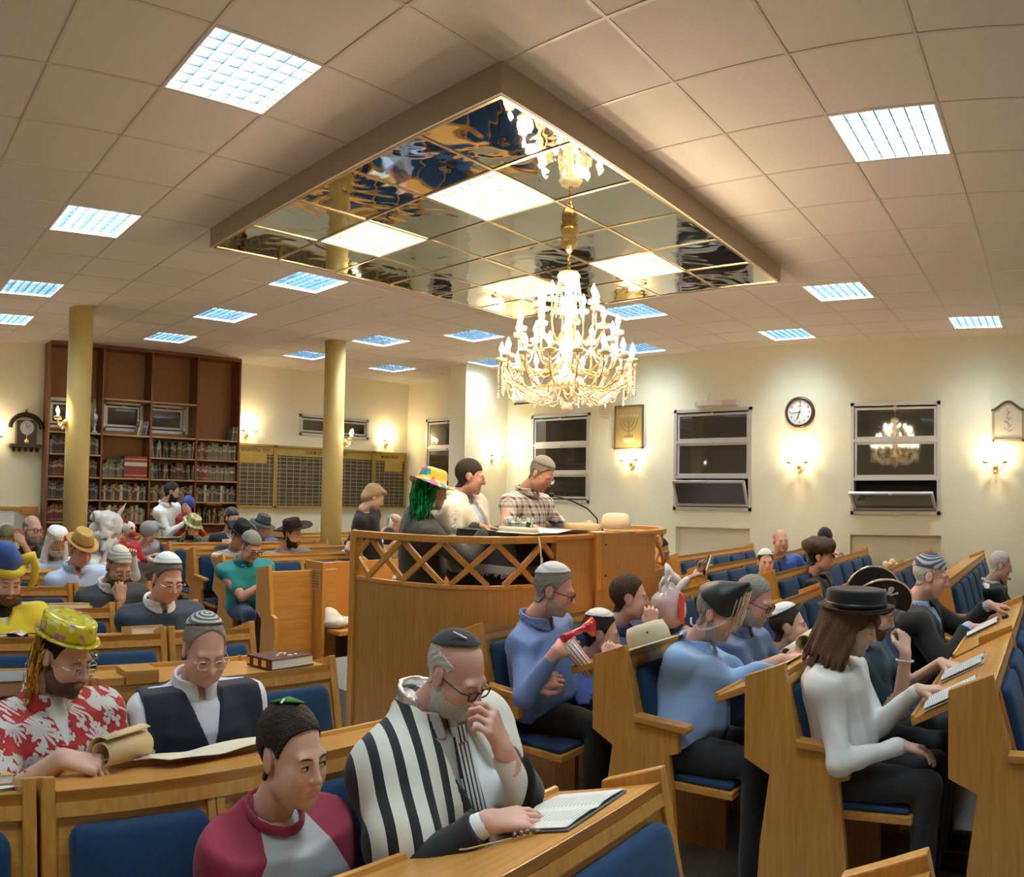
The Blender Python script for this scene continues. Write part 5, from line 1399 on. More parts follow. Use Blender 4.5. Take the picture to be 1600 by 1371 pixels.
def glit(name, c, s=260, metal=.9):
    m, nt, b = new_mat(name); tc = N(nt, 'ShaderNodeTexCoord'); v = N(nt, 'ShaderNodeTexVoronoi', i_Scale=s); nt.links.new(tc.outputs['Object'], v.inputs['Vector'])
    bp = N(nt, 'ShaderNodeBump', i_Strength=.9, i_Distance=.01); nt.links.new(sep(nt, v.outputs['Color'])[0], bp.inputs['Height']); nt.links.new(bp.outputs['Normal'], b.inputs['Normal'])
    b.inputs['Base Color'].default_value = rgba(c); b.inputs['Metallic'].default_value = metal; b.inputs['Roughness'].default_value = .22; return m
GT = {'gold': glit('gold_tinsel', (.75, .52, .08)), 'green': glit('green_tinsel', (.01, .30, .09)), 'silver': glit('silver_sequins', (.75, .75, .76)), 'yellow': glit('yellow_sequins', (.80, .55, .05), 160)}
def speck(name, base, cols, scale, thr=.35, rough=.25, metal=0.0):
    """foil with irregular coloured patches"""
    m, nt, b = new_mat(name); tc = N(nt, 'ShaderNodeTexCoord'); v = N(nt, 'ShaderNodeTexVoronoi', i_Scale=scale); nt.links.new(tc.outputs['Object'], v.inputs['Vector'])
    cr = N(nt, 'ShaderNodeValToRGB'); cr.color_ramp.interpolation = 'CONSTANT'; e = cr.color_ramp.elements
    e[0].color = rgba(base); e[0].position = 0; e[1].color = rgba(cols[0]); e[1].position = thr
    for i, c in enumerate(cols[1:]): x = e.new(thr + (1 - thr) * (i + 1) / len(cols)); x.color = rgba(c)
    nt.links.new(sep(nt, v.outputs['Color'])[0], cr.inputs['Fac']); nt.links.new(cr.outputs['Color'], b.inputs['Base Color'])
    b.inputs['Roughness'].default_value = rough; b.inputs['Metallic'].default_value = metal; return m
FOIL = {'yellow': speck('yellow_star_foil', (.58, .50, .02), [(.58, .50, .02), (.58, .50, .02), (.45, .16, .30), (.70, .64, .25), (.42, .36, .02)], 62, .5, .16), 'multi': speck('harlequin_foil', (.75, .55, .05), [(.55, .06, .2), (.02, .25, .30), (.75, .58, .08), (.45, .10, .45), (.7, .6, .5)], 26, .25, .22), 'multi2': speck('party_foil', (.35, .33, .12), [(.5, .45, .1), (.05, .3, .15), (.5, .2, .1), (.25, .25, .25)], 40, .3, .25)}
# ------------------------------------------------------------------ headwear in head space (forward -y), worn as a part
def hatm(p, mb, name, m, dz=0.0, tilt=0.0, roll=0.0, fwd=0.0, yaw=0.0):
    o = mb.build(name, m, p['o']); o.matrix_local = p['Hm'] @ Matrix.Translation((0, -fwd, dz)) @ Matrix.Rotation(yaw, 4, 'Z') @ Matrix.Rotation(tilt, 4, 'X') @ Matrix.Rotation(roll, 4, 'Y'); return o
def brim_hat(p, m, crown=.11, rb=.16, rc=.088, dz=.055, tilt=0.0, curl=.0, pinch=0.0, taper=.85, bandm=None, curlside=.0, roll=0.0, top=.02, name='hat'):
    mb = MB(); mb.smooth = True; n = 36; rings = []
    prof = [(rb, 0), (rb * .985, .006), (rb * .8, .007), (rc * 1.02, .008), (rc, .02), (rc * (1 + taper) / 2, crown * .6), (rc * taper, crown * .92), (rc * taper * .9, crown), (rc * taper * .5, crown - top), (.001, crown - top)]
    under = [(.001, -.004), (rc * .9, -.003), (rb * .8, -.002), (rb, 0)]
    vs, fs = [], []
    full = under[:-1] + prof
    for (r, z) in full:
        for k in range(n):
            a = 2 * PI * k / n; e = max(0, (r - rc) / (rb - rc)) if rb > rc else 0
            zz = z + curl * e * e * abs(math.cos(a)) ** 1.5 + curlside * e * e * abs(math.sin(a)) ** 2
            y = r * math.sin(a) * 1.16; x = r * math.cos(a)
            if pinch and z > crown * .6: x *= 1 - pinch * (1 if math.sin(a) < 0 else .3) * abs(math.sin(a))
            vs.append((x, y + .012, zz))
    m_ = len(full)
    for i in range(m_ - 1):
        for k in range(n): fs.append((i * n + k, i * n + (k + 1) % n, (i + 1) * n + (k + 1) % n, (i + 1) * n + k))
    mb.add(vs, fs); o = hatm(p, mb, name, m, dz, tilt, roll)
    if bandm:
        mb = MB(); mb.smooth = True; mb.lathe([(rc * 1.015, .012), (rc * 1.005, .035)], n, (0, .012, 0), 1, 1.16); b_ = mb.build('hat_band', bandm, o)
    return o
def tinsel(p, m, pts, n=40, L=.14, w=.004, spread=.02, name='tinsel', seed=1, inworld=False):
    r = random.Random(seed); mb = MB()
    for i in range(n):
        t = r.random() * (len(pts) - 1); k = int(t); a = Vector(pts[k]).lerp(Vector(pts[min(k + 1, len(pts) - 1)]), t - k)
        q = Vector((r.gauss(0, spread), r.gauss(0, spread), 0)); l = L * r.uniform(.5, 1.1); ph = r.random() * 6
        s = [a + q + Vector((.008 * math.sin(ph + j * 1.3), .008 * math.cos(ph * 2 + j), -l * j / 5)) for j in range(6)]
        for j in range(5):
            tw = Vector((math.cos(ph + j * .9), math.sin(ph + j * .9), 0)) * w
            mb.add([s[j] - tw, s[j] + tw, s[j + 1] + tw, s[j + 1] - tw], [(0, 1, 2, 3)])
    o = mb.build(name, m, p['o'])
    if not inworld: o.matrix_local = p['Hm']
    return o
PP = {}
# ================================================================== left block, front rows
p = PP['boy'] = person('boy with green clipped kippah in raspberry and grey raglan shirt, lower front', (.94, 1.52), 0, (.932, 1.435, 1.108), hyaw=.14, hpitch=.06, k=.90, slim=.90, dist=1.75, skin='fair', hair='short', hcol='dbrown', shirt=None, sw=.165, gird=.88, belly=.85,
    face=dict(jaw=.92, nose=.92, gaze=.3), eyes=1, hands={'L': dict(p=(1.08, 1.18, .60)), 'R': dict(p=(.85, 1.16, .60))})
# raglan shirt: grey body, raspberry sleeves and neckband
g, a, b, s = p['garment'](.012, 0, -.03, 'long'); g.folds(.004, 9); g.F = np.maximum(g.F, (s - p['L'] * .955 - .45 * np.clip(b, -.09, .05)).astype(f32))
zn = float(p['nb'][2])
CL['raglan'] = pattern_mat('cloth_raglan', stripes_of(lambda nt, x, y, z: mth(nt, 'GREATER_THAN', mth(nt, 'ABSOLUTE', x), mth(nt, 'MINIMUM', .158, mth(nt, 'ADD', .062, mth(nt, 'MULTIPLY', mth(nt, 'SUBTRACT', zn - .03, z), .62)))), (.42, .42, .44), (.27, .018, .05)))
np_obj('shirt', *solid(g), CL['raglan'], p['o'])
g = Field(p['nb'] - .1, p['nb'] + .1, .005); X = g.grid(); x, y, z = X[0] - p['nb'][0], X[1] - p['nb'][1], X[2] - p['nb'][2]
rr = np.sqrt(x * x + y * y); zz = z - .30 * y + .012; g.F = (np.sqrt((rr - .063 - .1 * np.clip(-y, 0, .1)) ** 2 + (zz * .35) ** 2) - .0045).astype(f32); np_obj('neckband', *solid(g), CL['raspberry'], p['o'])
mb = MB(); mb.smooth = True
mb.add([(.0, .045, .128), (.03, .0, .134), (.075, .02, .120), (.085, .06, .104), (.05, .10, .100), (.01, .09, .112), (.045, .05, .131)], [(6, i, (i + 1) % 6) for i in range(6)])
o = mb.build('kippah', CL['k_green'], p['o']); o.matrix_local = p['Hm'] @ Matrix.Translation((-.035, -.015, .003))
md = o.modifiers.new('s', 'SOLIDIFY'); md.thickness = .004
mb = MB(); mb.bar((-.03, .0, .138), (.0, .02, .139), .006, .002); mb.build('clip', M['silver'], o)

p = PP['tallit'] = person('bearded man in black striped white prayer shawl with striped tie, hand at his mouth', (1.45, 1.46), .05, (1.378, 1.375, 1.240), hyaw=.10, hpitch=.46, k=.84, dist=1.95, skin='pink', hair='bald', hcol='white', shirt='white', over='jacket', overm='black', beard=.12, bcol='white',
    gird=1.12, belly=1.3, sw=.225, collar='white', face=dict(jaw=1.1, nose=1.25, fat=.012), spec='black', kippah=dict(c=.093, back=.5), kmat=CL['charcoal'],
    hands={'R': dict(p=(1.24, 1.13, .985), f=(.85, -.35, -.08), up=(-.1, -.25, 1), curl=.22, k=1.15), 'L': dict(p=(1.352, 1.190, 1.105), f=(-.55, -.05, .85), up=(.35, -1, .1), curl=[.9, 1.0, 1.1, 1.15], k=1.12, thumb=.8, pole=(.5, .2, -.6))})
# prayer shawl over both shoulders
g = Field(p['lo'] - .05, p['hi'] + .05, .009); X = g.grid(); a, b, s = p['rel'](*X); F = (p['fn'](*X) - .036).astype(f32); g.F = np.minimum(g.F, F)
for q in ('L', 'R'):
    W, el = p['arms'][q][0], p['arms'][q][1]; sh = p['sh'][q]
    g.put(cap(sh - p['e1'] * (.04 if q == 'L' else -.04), sh + (el - sh) * (.66 if q == 'R' else .40), .094 if q == 'R' else .080, .100 if q == 'R' else .078), .06); g.put(cap(p['P'] + p['ax'] * p['L'] * .74 + p['e1'] * (.06 if q == 'L' else -.06), sh, .115, .09), .06); g.put(cap(p['nb'] - p['ax'] * .045, sh + p['ax'] * .012, .06, .08), .05)
g.folds(.007, 4, 26, (1, 1, .25)); L = p['L']
F = g.F; F = np.maximum(F, -np.maximum(np.abs(a + .01) - .055 - np.clip(L * .95 - s, 0, 1) * .10, b + .01))
F = np.maximum(F, (L * .46 - .9 * np.clip(a, 0, .3) - s)); F = np.maximum(F, -(F + .016))
g.F = F.astype(f32); np_obj('prayer_shawl', *solid(g), CL['tallit'], p['o'])
g = Field(p['nb'] - .16, p['nb'] + A3(.16, .16, .14), .006); X = g.grid(); x, y, z = X[0] - p['nb'][0], X[1] - p['nb'][1], X[2] - p['nb'][2]
rr = np.sqrt(x * x + (y * .95) ** 2); zz = z - .30 * y - .012; F = np.maximum(np.abs(rr - .070 - .5 * np.clip(-zz, 0, .06)) - .006, np.abs(zz) - .030); F = np.maximum(F, -y - .025 + 0 * x); g.F = F.astype(f32)
np_obj('shawl_collar', *solid(g), GT['silver'], p['o'])
mb = MB(); r_ = random.Random(3)
fr_ = p['RH']; nb = p['nb']
for i in range(46):
    t = r_.random(); A_ = Vector(nb) + Vector((-.07 - .07 * t, -.10 - .06 * t, -.04 - .26 * t)); mb.tube([A_, A_ + Vector((r_.uniform(-.02, .02), -.012, -.02)), A_ + Vector((r_.uniform(-.03, .03), -.014, -.045))], .0018, 4)
mb.build('shawl_fringe', CL['offwhite'], p['o'])
W = p['arms']['L'][0]
mb = MB(); mb.smooth = True; q0 = Vector(p['nb']); mb.prism([(-.022, .0), (.022, .0), (.040, -.30), (0, -.34), (-.040, -.30)], -.004, .004, 1)
o = mb.build('tie', CL['tie'], p['o']); o.location = Vector(p['nb']) + Vector((.0, -.115, -.045)); o.rotation_euler = (-.28 - .05, 0, 0)
mb = MB(); mb.smooth = True; mb.prism([(-.020, .02), (.020, .02), (.014, -.02), (-.014, -.02)], -.010, .008, 1); mb.build('tie_knot', CL['tie'], o)
mb = MB(); mb.bar((-.02, .02, .142), (.0, -.02, .142), .006, .003); o = mb.build('hair_clip', M['silver'], p['o']); o.matrix_local = p['Hm'] @ Matrix.Translation((-.03, .02, -.012))

p = PP['red'] = person('bearded man in red floral shirt and yellow star patterned party hat, holding a scroll', (.65, 2.34), .15, (.645, 2.272, 1.162), hyaw=.36, hpitch=.28, k=.93, dist=2.4, skin='fair', hair='short', hcol='dbrown', beard=.06, bcol='stubble', shirt='floral', sleeve='short', gird=1.12, belly=1.2, sw=.225, spec='silver', face=dict(fat=.006, nose=1.05, jaw=1.08), vneck=.70, collar='floral',
    hands={'R': dict(p=(.55, 1.93, .975), f=(.85, -.45, -.08), up=(-.1, -.2, 1), k=1.12, curl=[1.2, 1.25, 1.3, 1.35], thumb=.9), 'L': dict(p=(.82, 2.02, .90), f=(-.3, -.8, -.1), up=(0, -.2, 1), curl=.7)})
g = Field(p['lo'], p['hi'], .012); X = g.grid(); g.F = np.minimum(g.F, (p['fn'](*X) - .004).astype(f32)); a, b, s = p['rel'](*X); g.F = np.maximum(g.F, np.maximum(np.abs(a) - .035, np.abs(s - p['L'] * .80) - .09).astype(f32)); np_obj('undershirt', *solid(g), CL['white'], p['o'])
brim_hat(p, FOIL['yellow'], crown=.066, rb=.108, rc=.090, dz=.070, tilt=-.05, taper=.98, top=.002, name='party_hat')
tinsel(p, GT['gold'], [(-.088, .03, .06), (-.070, .075, .05), (-.02, .10, .05)], 60, .24, .0025, .012, 'gold_tinsel', 4); tinsel(p, GT['gold'], [(.088, -.01, .055), (.07, .06, .055)], 46, .25, .0025, .012, 'gold_tinsel', 5); tinsel(p, GT['gold'], [(-.05, -.095, .06), (.05, -.095, .06)], 14, .035, .002, .01, 'gold_tinsel', 6)

p = PP['vest'] = person('grey haired man in dark navy sleeveless vest and white shirt, reading the scroll', (1.16, 2.36), -.12, (1.122, 2.272, 1.160), hyaw=-.02, hpitch=.36, k=.90, dist=2.55, skin='pink', hair='recede', hcol='grey', shirt='lilac', over='vest', overm='darknavy', collar='lilac', spec='silver', gird=1.08, belly=1.15, sw=.22,
    face=dict(nose=1.2, jaw=1.05, fat=.006), kippah=dict(c=.092, back=.55), kmat=CL['k_greystripe'], vneck=.9,
    hands={'R': dict(p=(.90, 2.03, .88), f=(.1, -1, -.2), up=(0, -.2, 1), curl=.4), 'L': dict(p=(1.26, 2.05, .86), f=(-.4, -.8, -.2), up=(0, -.2, 1), curl=.4)})

p = PP['yellow'] = person('bearded young man in yellow hoodie with blue and yellow jester hat, at the picture edge', (.80, 3.88), -.05, (.76, 3.80, 1.195), hyaw=.15, hpitch=.32, k=.98, dist=3.9, skin='fair', hair='short', hcol='ginger', beard=.28, shirt='white', over='hoodie', overm='yellow', sw=.20, gird=1.05, hands={'R': dict(p=(.70, 3.62, .92)), 'L': dict(p=(.95, 3.60, .90))})
o = txt('CHŌ', .10, (.02, -.165, .82), (PI / 2 - .12, 0, .05), CL['black'], p['o'], 'chest_print', .002)
g = Field(p['nb'] - .15, p['nb'] + A3(.15, .15, .1), .01); X = g.grid(); x, y, z = X[0] - p['nb'][0], X[1] - p['nb'][1], X[2] - p['nb'][2]
g.F = (np.sqrt((np.sqrt(x * x + y * y) - .085) ** 2 + ((z - .55 * y) * .6) ** 2) - .022).astype(f32); np_obj('hood', *solid(g), [CL['black']], p['o'])
mb = MB(); mb.smooth = True; mb.lathe([(.085, 0), (.100, .012), (.100, .03), (.085, .045)], 24, (0, .012, 0), 1, 1.15); hatm(p, mb, 'hat_band', CL['yellow'], .045)
mb = MB(); mb.smooth = True; mb.tube([(0, .0, .08), (-.04, 0, .15), (-.10, 0, .17), (-.15, 0, .13)], [.088, .075, .05, .015], 14); hatm(p, mb, 'jester_cone', CL['royal'], .0)
mb = MB(); mb.smooth = True; mb.tube([(.07, 0, .11), (.13, 0, .13), (.155, -.01, .07), (.15, -.02, -.01), (.12, -.02, -.04)], [.028, .028, .024, .02, .006], 12); hatm(p, mb, 'jester_point', CL['yellow'], .0)

p = PP['navy'] = person('man in navy sweater with white kippah and spectacles, looking down at a book', (1.66, 3.90), -.05, (1.64, 3.80, 1.195), hyaw=.10, hpitch=.36, k=1.02, dist=4.15, skin='pink', hair='short', hcol='salt', shirt='navy', collar='white', spec='silver', gird=1.12, belly=1.2, sw=.20, face=dict(fat=.008, nose=1.2), vneck=.86,
    kippah=dict(c=.082, back=.4), kmat=CL['k_white'], hands={'R': dict(p=(1.55, 3.62, .88)), 'L': dict(p=(1.75, 3.62, .88))})
p = PP['knit'] = person('man in cream and grey knit kippah and black waistcoat, hand over his mouth', (1.66, 4.68), -.05, (1.63, 4.56, 1.175), hyaw=.18, hpitch=.5, k=1.0, dist=4.9, skin='tan', hair='bald', hcol='salt', beard=.1, shirt='charcoal', collar='white', spec='silver', sw=.20, face=dict(nose=1.2),
    kippah=dict(c=.045, back=.22), kmat=CL['k_cream'], hands={'R': dict(p=(1.60, 4.42, .98), f=(.1, .3, .9), up=(-.3, -1, 0), curl=1.0), 'L': dict(p=(1.8, 4.4, .88))})
p = PP['straw'] = person('man in straw hat and open pale blue shirt', (1.70, 5.48), 0, (1.64, 5.42, 1.20), hyaw=.2, hpitch=.42, k=1.0, dist=5.7, skin='ruddy', hair='short', hcol='brown', shirt='paleblue', collar='paleblue', vneck=.72, sw=.20)
M['straw'] = mat('straw', (.50, .30, .09), .8, noise=.25, nscale=60, bump=.5, bscale=200)
brim_hat(p, M['straw'], .100, .128, .086, .050, .05, .015, .25, .82, mat('straw_band', (.28, .12, .03), .7), name='straw_hat')
p = PP['kaff'] = person('person in white headscarf with red and gold band', (1.70, 6.28), 0, (1.66, 6.20, 1.185), hyaw=.1, hpitch=.35, k=.9, dist=6.4, skin='tan', hair='low', hcol='white', beard=.5, bcol='white', shirt='paleblue', sw=.19)
g = Field((-.16, -.14, -.32), (.16, .18, .16), .010); g.put(ell((0, .02, .035), (.094, .112, .103)))
for s in (-1, 1): g.put(cap((s * .085, .02, .03), (s * .12, -.01, -.27), .026, .05), .04)
g.put(cap((0, .10, .03), (0, .13, -.25), .05, .06), .05); g.put(ell((0, -.11, -.01), (.062, .10, .095)), .02, cut=True); g.folds(.004, 2); np_obj('headscarf', *solid(g), CL['white'], p['o'], None, p['Hm'])
mb = MB(); mb.smooth = True; mb.lathe([(.093, .05), (.101, .055), (.104, .10), (.085, .135), (.001, .14)], 20, (0, .015, 0), 1, 1.12); hatm(p, mb, 'hat_band', CL['white'])
mb = MB(); mb.smooth = True
for z in (.062, .078, .094): mb.lathe([(.105, z), (.1065, z + .004), (.105, z + .008)], 24, (0, .015, 0), 1, 1.12)
hatm(p, mb, 'gold_cord', M['gold']); mb = MB(); mb.box((.05, -.092, .085), (.05, .02, .05)); hatm(p, mb, 'red_patch', CL['red'])
p = PP['polo'] = person('grey bearded bald man with spectacles in black polo shirt, under the pendulum clock', (1.70, 7.06), .0, (1.64, 7.02, 1.235), hyaw=.35, hpitch=.0, k=1.1, dist=7.2, skin='pink', hair='bald', hcol='grey', beard=.25, bcol='grey', shirt='black', collar='black', spec='black', sleeve='short', sw=.20)
p = PP['green'] = person('man in olive kippah and maroon top, resting his forehead on his hand', (1.46, 7.08), 0, (1.38, 6.98, 1.14), hyaw=-.1, hpitch=.5, k=1.0, dist=7.1, skin='mid', hair='short', hcol='dbrown', shirt='maroon', sleeve='short', kippah=dict(c=.05, back=.25), kmat=CL['k_olive'], hands={'L': dict(p=(1.50, 6.78, 1.12), f=(-.5, .2, .6), up=(0, -1, .2), curl=.7)})
# ================================================================== block behind the platform
p = PP['teal'] = person('man in teal polo shirt and grey cap, looking at a phone', (3.57, 6.37), -.15, (3.53, 6.23, 1.14), hyaw=.25, hpitch=.5, k=1.12, dist=7.1, skin='ruddy', hair='short', hcol='salt', shirt='teal', collar='teal', sleeve='short', trous='denim', spec='black', sw=.21, gird=1.12, belly=1.2, pz=.56,
    hands={'R': dict(p=(3.57, 5.97, .84), f=(.6, -.6, .2), up=(-.3, 0, 1), curl=.8), 'L': dict(p=(3.72, 6.0, .82), f=(-.5, -.8, .2), up=(.3, 0, 1), curl=.8, k=.8)}, kippah=dict(c=.052, back=.12), kmat=CL['grey'])
p = PP['cowboy'] = person('man in black cowboy hat and blue plaid shirt, behind the teal shirt man', (3.95, 7.22), 0, (3.92, 7.16, 1.17), hyaw=.1, hpitch=.45, k=1.12, dist=8.1, skin='tan', hair='short', hcol='dbrown', shirt='blueplaid', sw=.20)
brim_hat(p, M['black'], .115, .175, .088, .045, .15, .05, .3, .82, curlside=.0, name='cowboy_hat', curlside2=None) if False else brim_hat(p, mat('black_felt', (.012, .012, .012), .9), .105, .150, .086, .050, .12, .045, .3, .82, name='cowboy_hat')
p = PP['burg'] = person('man in burgundy black wide hat and grey knit sweater', (4.58, 7.20), 0, (4.57, 7.14, 1.185), hyaw=.35, hpitch=.25, k=1.15, dist=8.4, skin='fair', hair='short', hcol='dbrown', beard=.15, shirt='knit', sw=.22, gird=1.1)
brim_hat(p, mat('burgundy_felt', (.035, .010, .012), .9), .10, .185, .088, .060, -.35, .03, .15, .9, mat('black_velvet_brim', (.008, .007, .007), .95), name='wide_hat', roll=-.25)
mb = MB(); mb.tube([(-.075, -.01, .04), (-.072, -.02, -.05), (-.03, -.06, -.115)], .0022, 5); hatm(p, mb, 'hat_cord', CL['white'])
p = PP['garland'] = person('man in glittery cap with green tinsel garland', (4.10, 8.80), 0, (4.08, 8.72, 1.16), hyaw=.3, hpitch=.45, k=1.12, dist=9.7, skin='tan', hair='short', hcol='black', beard=.15, shirt='darkgreen', sw=.21)
brim_hat(p, FOIL['multi2'], .085, .120, .086, .065, .1, -.02, name='party_hat'); tinsel(p, GT['green'], [(-.16, -.02, -.12), (-.12, -.12, -.14), (.12, -.12, -.14), (.17, 0, -.12)], 110, .16, .006, .02, 'green_tinsel', 8)
p = PP['navyjk'] = person('dark haired young man in navy jacket with black cap, beside the garland man', (4.75, 8.90), 0, (4.72, 8.85, 1.28), hyaw=.15, hpitch=.05, k=1.12, dist=10, skin='mid', hair='short', hcol='black', beard=.10, bcol='black', shirt='grey', over='jacket', overm='darknavy', sw=.21, eyes=None, kippah=dict(c=.03, back=.15), kmat=CL['satin'])
p = PP['fedora'] = person('man in grey fedora and blue shirt before the back wall', (5.32, 9.08), 0, (5.29, 9.02, 1.15), hyaw=.3, hpitch=.2, k=1.12, dist=10.3, skin='fair', hair='short', hcol='grey', shirt='steel', collar='steel', sw=.21)
brim_hat(p, mat('grey_felt', (.075, .085, .095), .95), .115, .155, .090, .045, .1, -.015, .2, .85, mat('dark_band', (.02, .02, .025), .8), name='fedora')
p = PP['gold'] = person('person in gold sequin hat and pale blue shirt behind the lattice railing', (5.55, 7.18), .1, (5.55, 7.12, 1.17), hyaw=.3, hpitch=.2, k=1.05, dist=9, skin='fair', hair='low', hcol='brown', shirt='paleblue', sw=.20)
brim_hat(p, GT['yellow'], .10, .135, .090, .050, .1, -.03, .0, .9, name='sequin_hat'); tinsel(p, GT['gold'], [(-.10, .0, .04), (-.09, .05, .04)], 24, .2, .004, .012, 'gold_tinsel', 21)
p = PP['kid2'] = person('dark haired child in colourful dotted shirt behind the railing', (5.95, 7.2), .3, (5.98, 7.15, 1.12), hyaw=1.5, hpitch=.1, k=1.0, dist=9.3, skin='fair', hair='low', hcol='black', shirt=speck('dotted_shirt', (.55, .50, .50), [(.55, .08, .3), (.1, .3, .2), (.6, .5, .1), (.6, .58, .6)], 30, .3, .6), sw=.17)
mb = MB(); mb.smooth = True; mb.tube([(0, 0, .10), (.01, -.01, .19), (.03, -.02, .25)], [.035, .025, .002], 10); hatm(p, mb, 'white_horn', CL['offwhite'])
p = PP['woman'] = person('woman with short blond hair in black t-shirt, standing before the memorial boards', (5.28, 6.63), .45, (5.23, 6.52, 1.62), hyaw=.5, hpitch=.5, k=1.08, dist=8.3, sit=False, skin='fair', hair='low', hcol='blond', shirt='black', sleeve='short', sw=.185, gird=.95, trous='denim', hands={'R': dict(p=(5.12, 6.49, .92)), 'L': dict(p=(5.5, 6.6, .95))}, face=dict(jaw=.9))
g = Field((-.13, -.15, -.13), (.13, .17, .15), .010); g.put(ell((0, .035, .035), (.092, .105, .098))); g.put(ell((0, -.05, .088), (.070, .045, .030)), .03); g.put(ell((0, .09, -.04), (.07, .05, .06)), .03); g.put(ell((0, -.115, -.02), (.060, .10, .085)), .015, cut=True); g.folds(.004, 6, 60); np_obj('hair', *solid(g), HAIR['blond'], p['o'], None, p['Hm'])
p = PP['bald2'] = person('bald man in pale shirt bowed down near the back corner', (6.72, 8.0), .3, (6.70, 7.92, 1.24), hyaw=.5, hpitch=.6, k=1.15, dist=10.3, skin='ruddy', hair='bald', hcol='grey', beard=.1, bcol='grey', shirt='paleblue', collar='paleblue', sw=.21)
p = PP['babyman'] = person('man in white shirt standing before the bookcase, costumed child in arms', (4.12, 9.58), .55, (4.12, 9.47, 1.60), hyaw=.55, hpitch=.25, k=1.08, dist=10.5, sit=False, skin='mid', hair='short', hcol='black', beard=.15, shirt='white', collar='white', sw=.21, spec='black', hands={'R': dict(p=(4.22, 9.22, 1.20)), 'L': dict(p=(4.42, 9.36, 1.14), f=(-.7, -.6, 0))})
p = PP['baby'] = person('small child with blue wig and red costume, carried in the arms of a man', (4.30, 9.36), -.4, (4.29, 9.33, 1.43), hyaw=-.6, hpitch=.1, k=.85, dist=10.5, sit=True, skin='fair', hair='low', hcol='dbrown', hairm=CL['royal'], shirt='red', sw=.12, gird=.7, belly=.7, pz=1.06, legs=False, fold=.002, hands={'L': dict(p=(4.38, 9.2, 1.16), k=.6), 'R': dict(p=(4.22, 9.2, 1.16), k=.6)})
g = Field((-.16, -.14, -.13), (.16, .17, .17), .012); g.put(ell((0, .03, .04), (.115, .115, .112))); g.put(ell((0, -.12, -.03), (.06, .10, .08)), .015, cut=True); g.folds(.006, 6, 90); np_obj('wig', *solid(g), CL['royal'], p['o'], None, p['Hm'])
p = PP['unicorn'] = person('child in shaggy white unicorn hood with horn, in the aisle by the left column', (2.52, 7.40), .4, (2.52, 7.32, 1.20), hyaw=.9, hpitch=.1, k=1.15, dist=8, sit=False, pz=.72, skin='fair', hair='low', hcol='white', shirt='white', sw=.17, gird=.95, trous='white', hands={'L': dict(p=(2.72, 7.2, .98)), 'R': dict(p=(2.42, 7.12, .98))})
g = Field((-.19, -.15, -.30), (.19, .26, .26), .010)
for k in range(60):
    r_ = random.Random(k); a = r_.uniform(0, 6.28); zz = r_.uniform(-.24, .14); rr = .085 + .03 * r_.random() + max(0, -zz) * .12; g.put(sph((rr * math.cos(a) * .95, .05 + rr * math.sin(a), zz), .036), .012)
g.put(ell((0, .03, .07), (.115, .125, .115)), .03); g.put(ell((0, -.125, -.015), (.055, .09, .075)), .015, cut=True); g.folds(.012, 6, 110); np_obj('shaggy_hood', *solid(g), CL['white'], p['o'], None, p['Hm'])
mb = MB(); mb.smooth = True; mb.lathe([(.022, 0), (.014, .06), (.001, .13)], 10); hatm(p, mb, 'horn', CL['offwhite'], .16, .45, 0, .05); mb = MB(); mb.smooth = True; mb.tube([(.115 + .02 * math.cos(a), 0, .03 + .02 * math.sin(a)) for a in [2 * PI * i / 10 for i in range(11)]], .006, 5, False); hatm(p, mb, 'hood_ring', CL['white'])
p = PP['devil'] = person('child in white and red horned mask hood, near the left column', (3.12, 8.46), .2, (3.12, 8.39, 1.15), hyaw=.2, hpitch=0, k=.78, dist=9.3, sit=False, pz=.70, skin='fair', hair='low', hcol='black', hairm=CL['red'], shirt='red', sw=.15, gird=.85, trous='red')
g = Field((-.15, -.15, -.14), (.15, .16, .18), .010); g.put(ell((0, .01, .03), (.10, .112, .105))); np_obj('mask', *solid(g), [CL['white']], p['o'], None, p['Hm'])
mb = MB(); mb.smooth = True
for s in (-1, 1): mb.tube([(s * .05, 0, .11), (s * .08, 0, .15), (s * .075, -.01, .20)], [.026, .018, .002], 8)
mb.ball((0, -.075, -.055), (.075, .05, .05), 12, 8)
for s in (-1, 1): mb.ball((s * .04, -.095, .04), (.022, .015, .026), 8, 6)
hatm(p, mb, 'mask_red', CL['red'])
p = PP['bunny'] = person('child in pale grey hooded animal costume, left of the standing father', (3.43, 8.66), .2, (3.41, 8.48, 1.12), hyaw=.5, hpitch=.3, k=.95, dist=9.4, sit=False, pz=.70, skin='fair', hair='low', hcol='grey', shirt='silvergrey', sw=.16, gird=.9, trous='silvergrey')
g = Field((-.2, -.2, -.15), (.2, .2, .2), .012); g.put(ell((0, .02, .03), (.115, .125, .115))); g.put(cap((.03, -.02, .12), (.10, -.14, .10), .04, .022), .04); g.put(ell((0, -.125, -.02), (.05, .09, .07)), .015, cut=True); np_obj('hood', *solid(g), CL['silvergrey'], p['o'], None, p['Hm'])
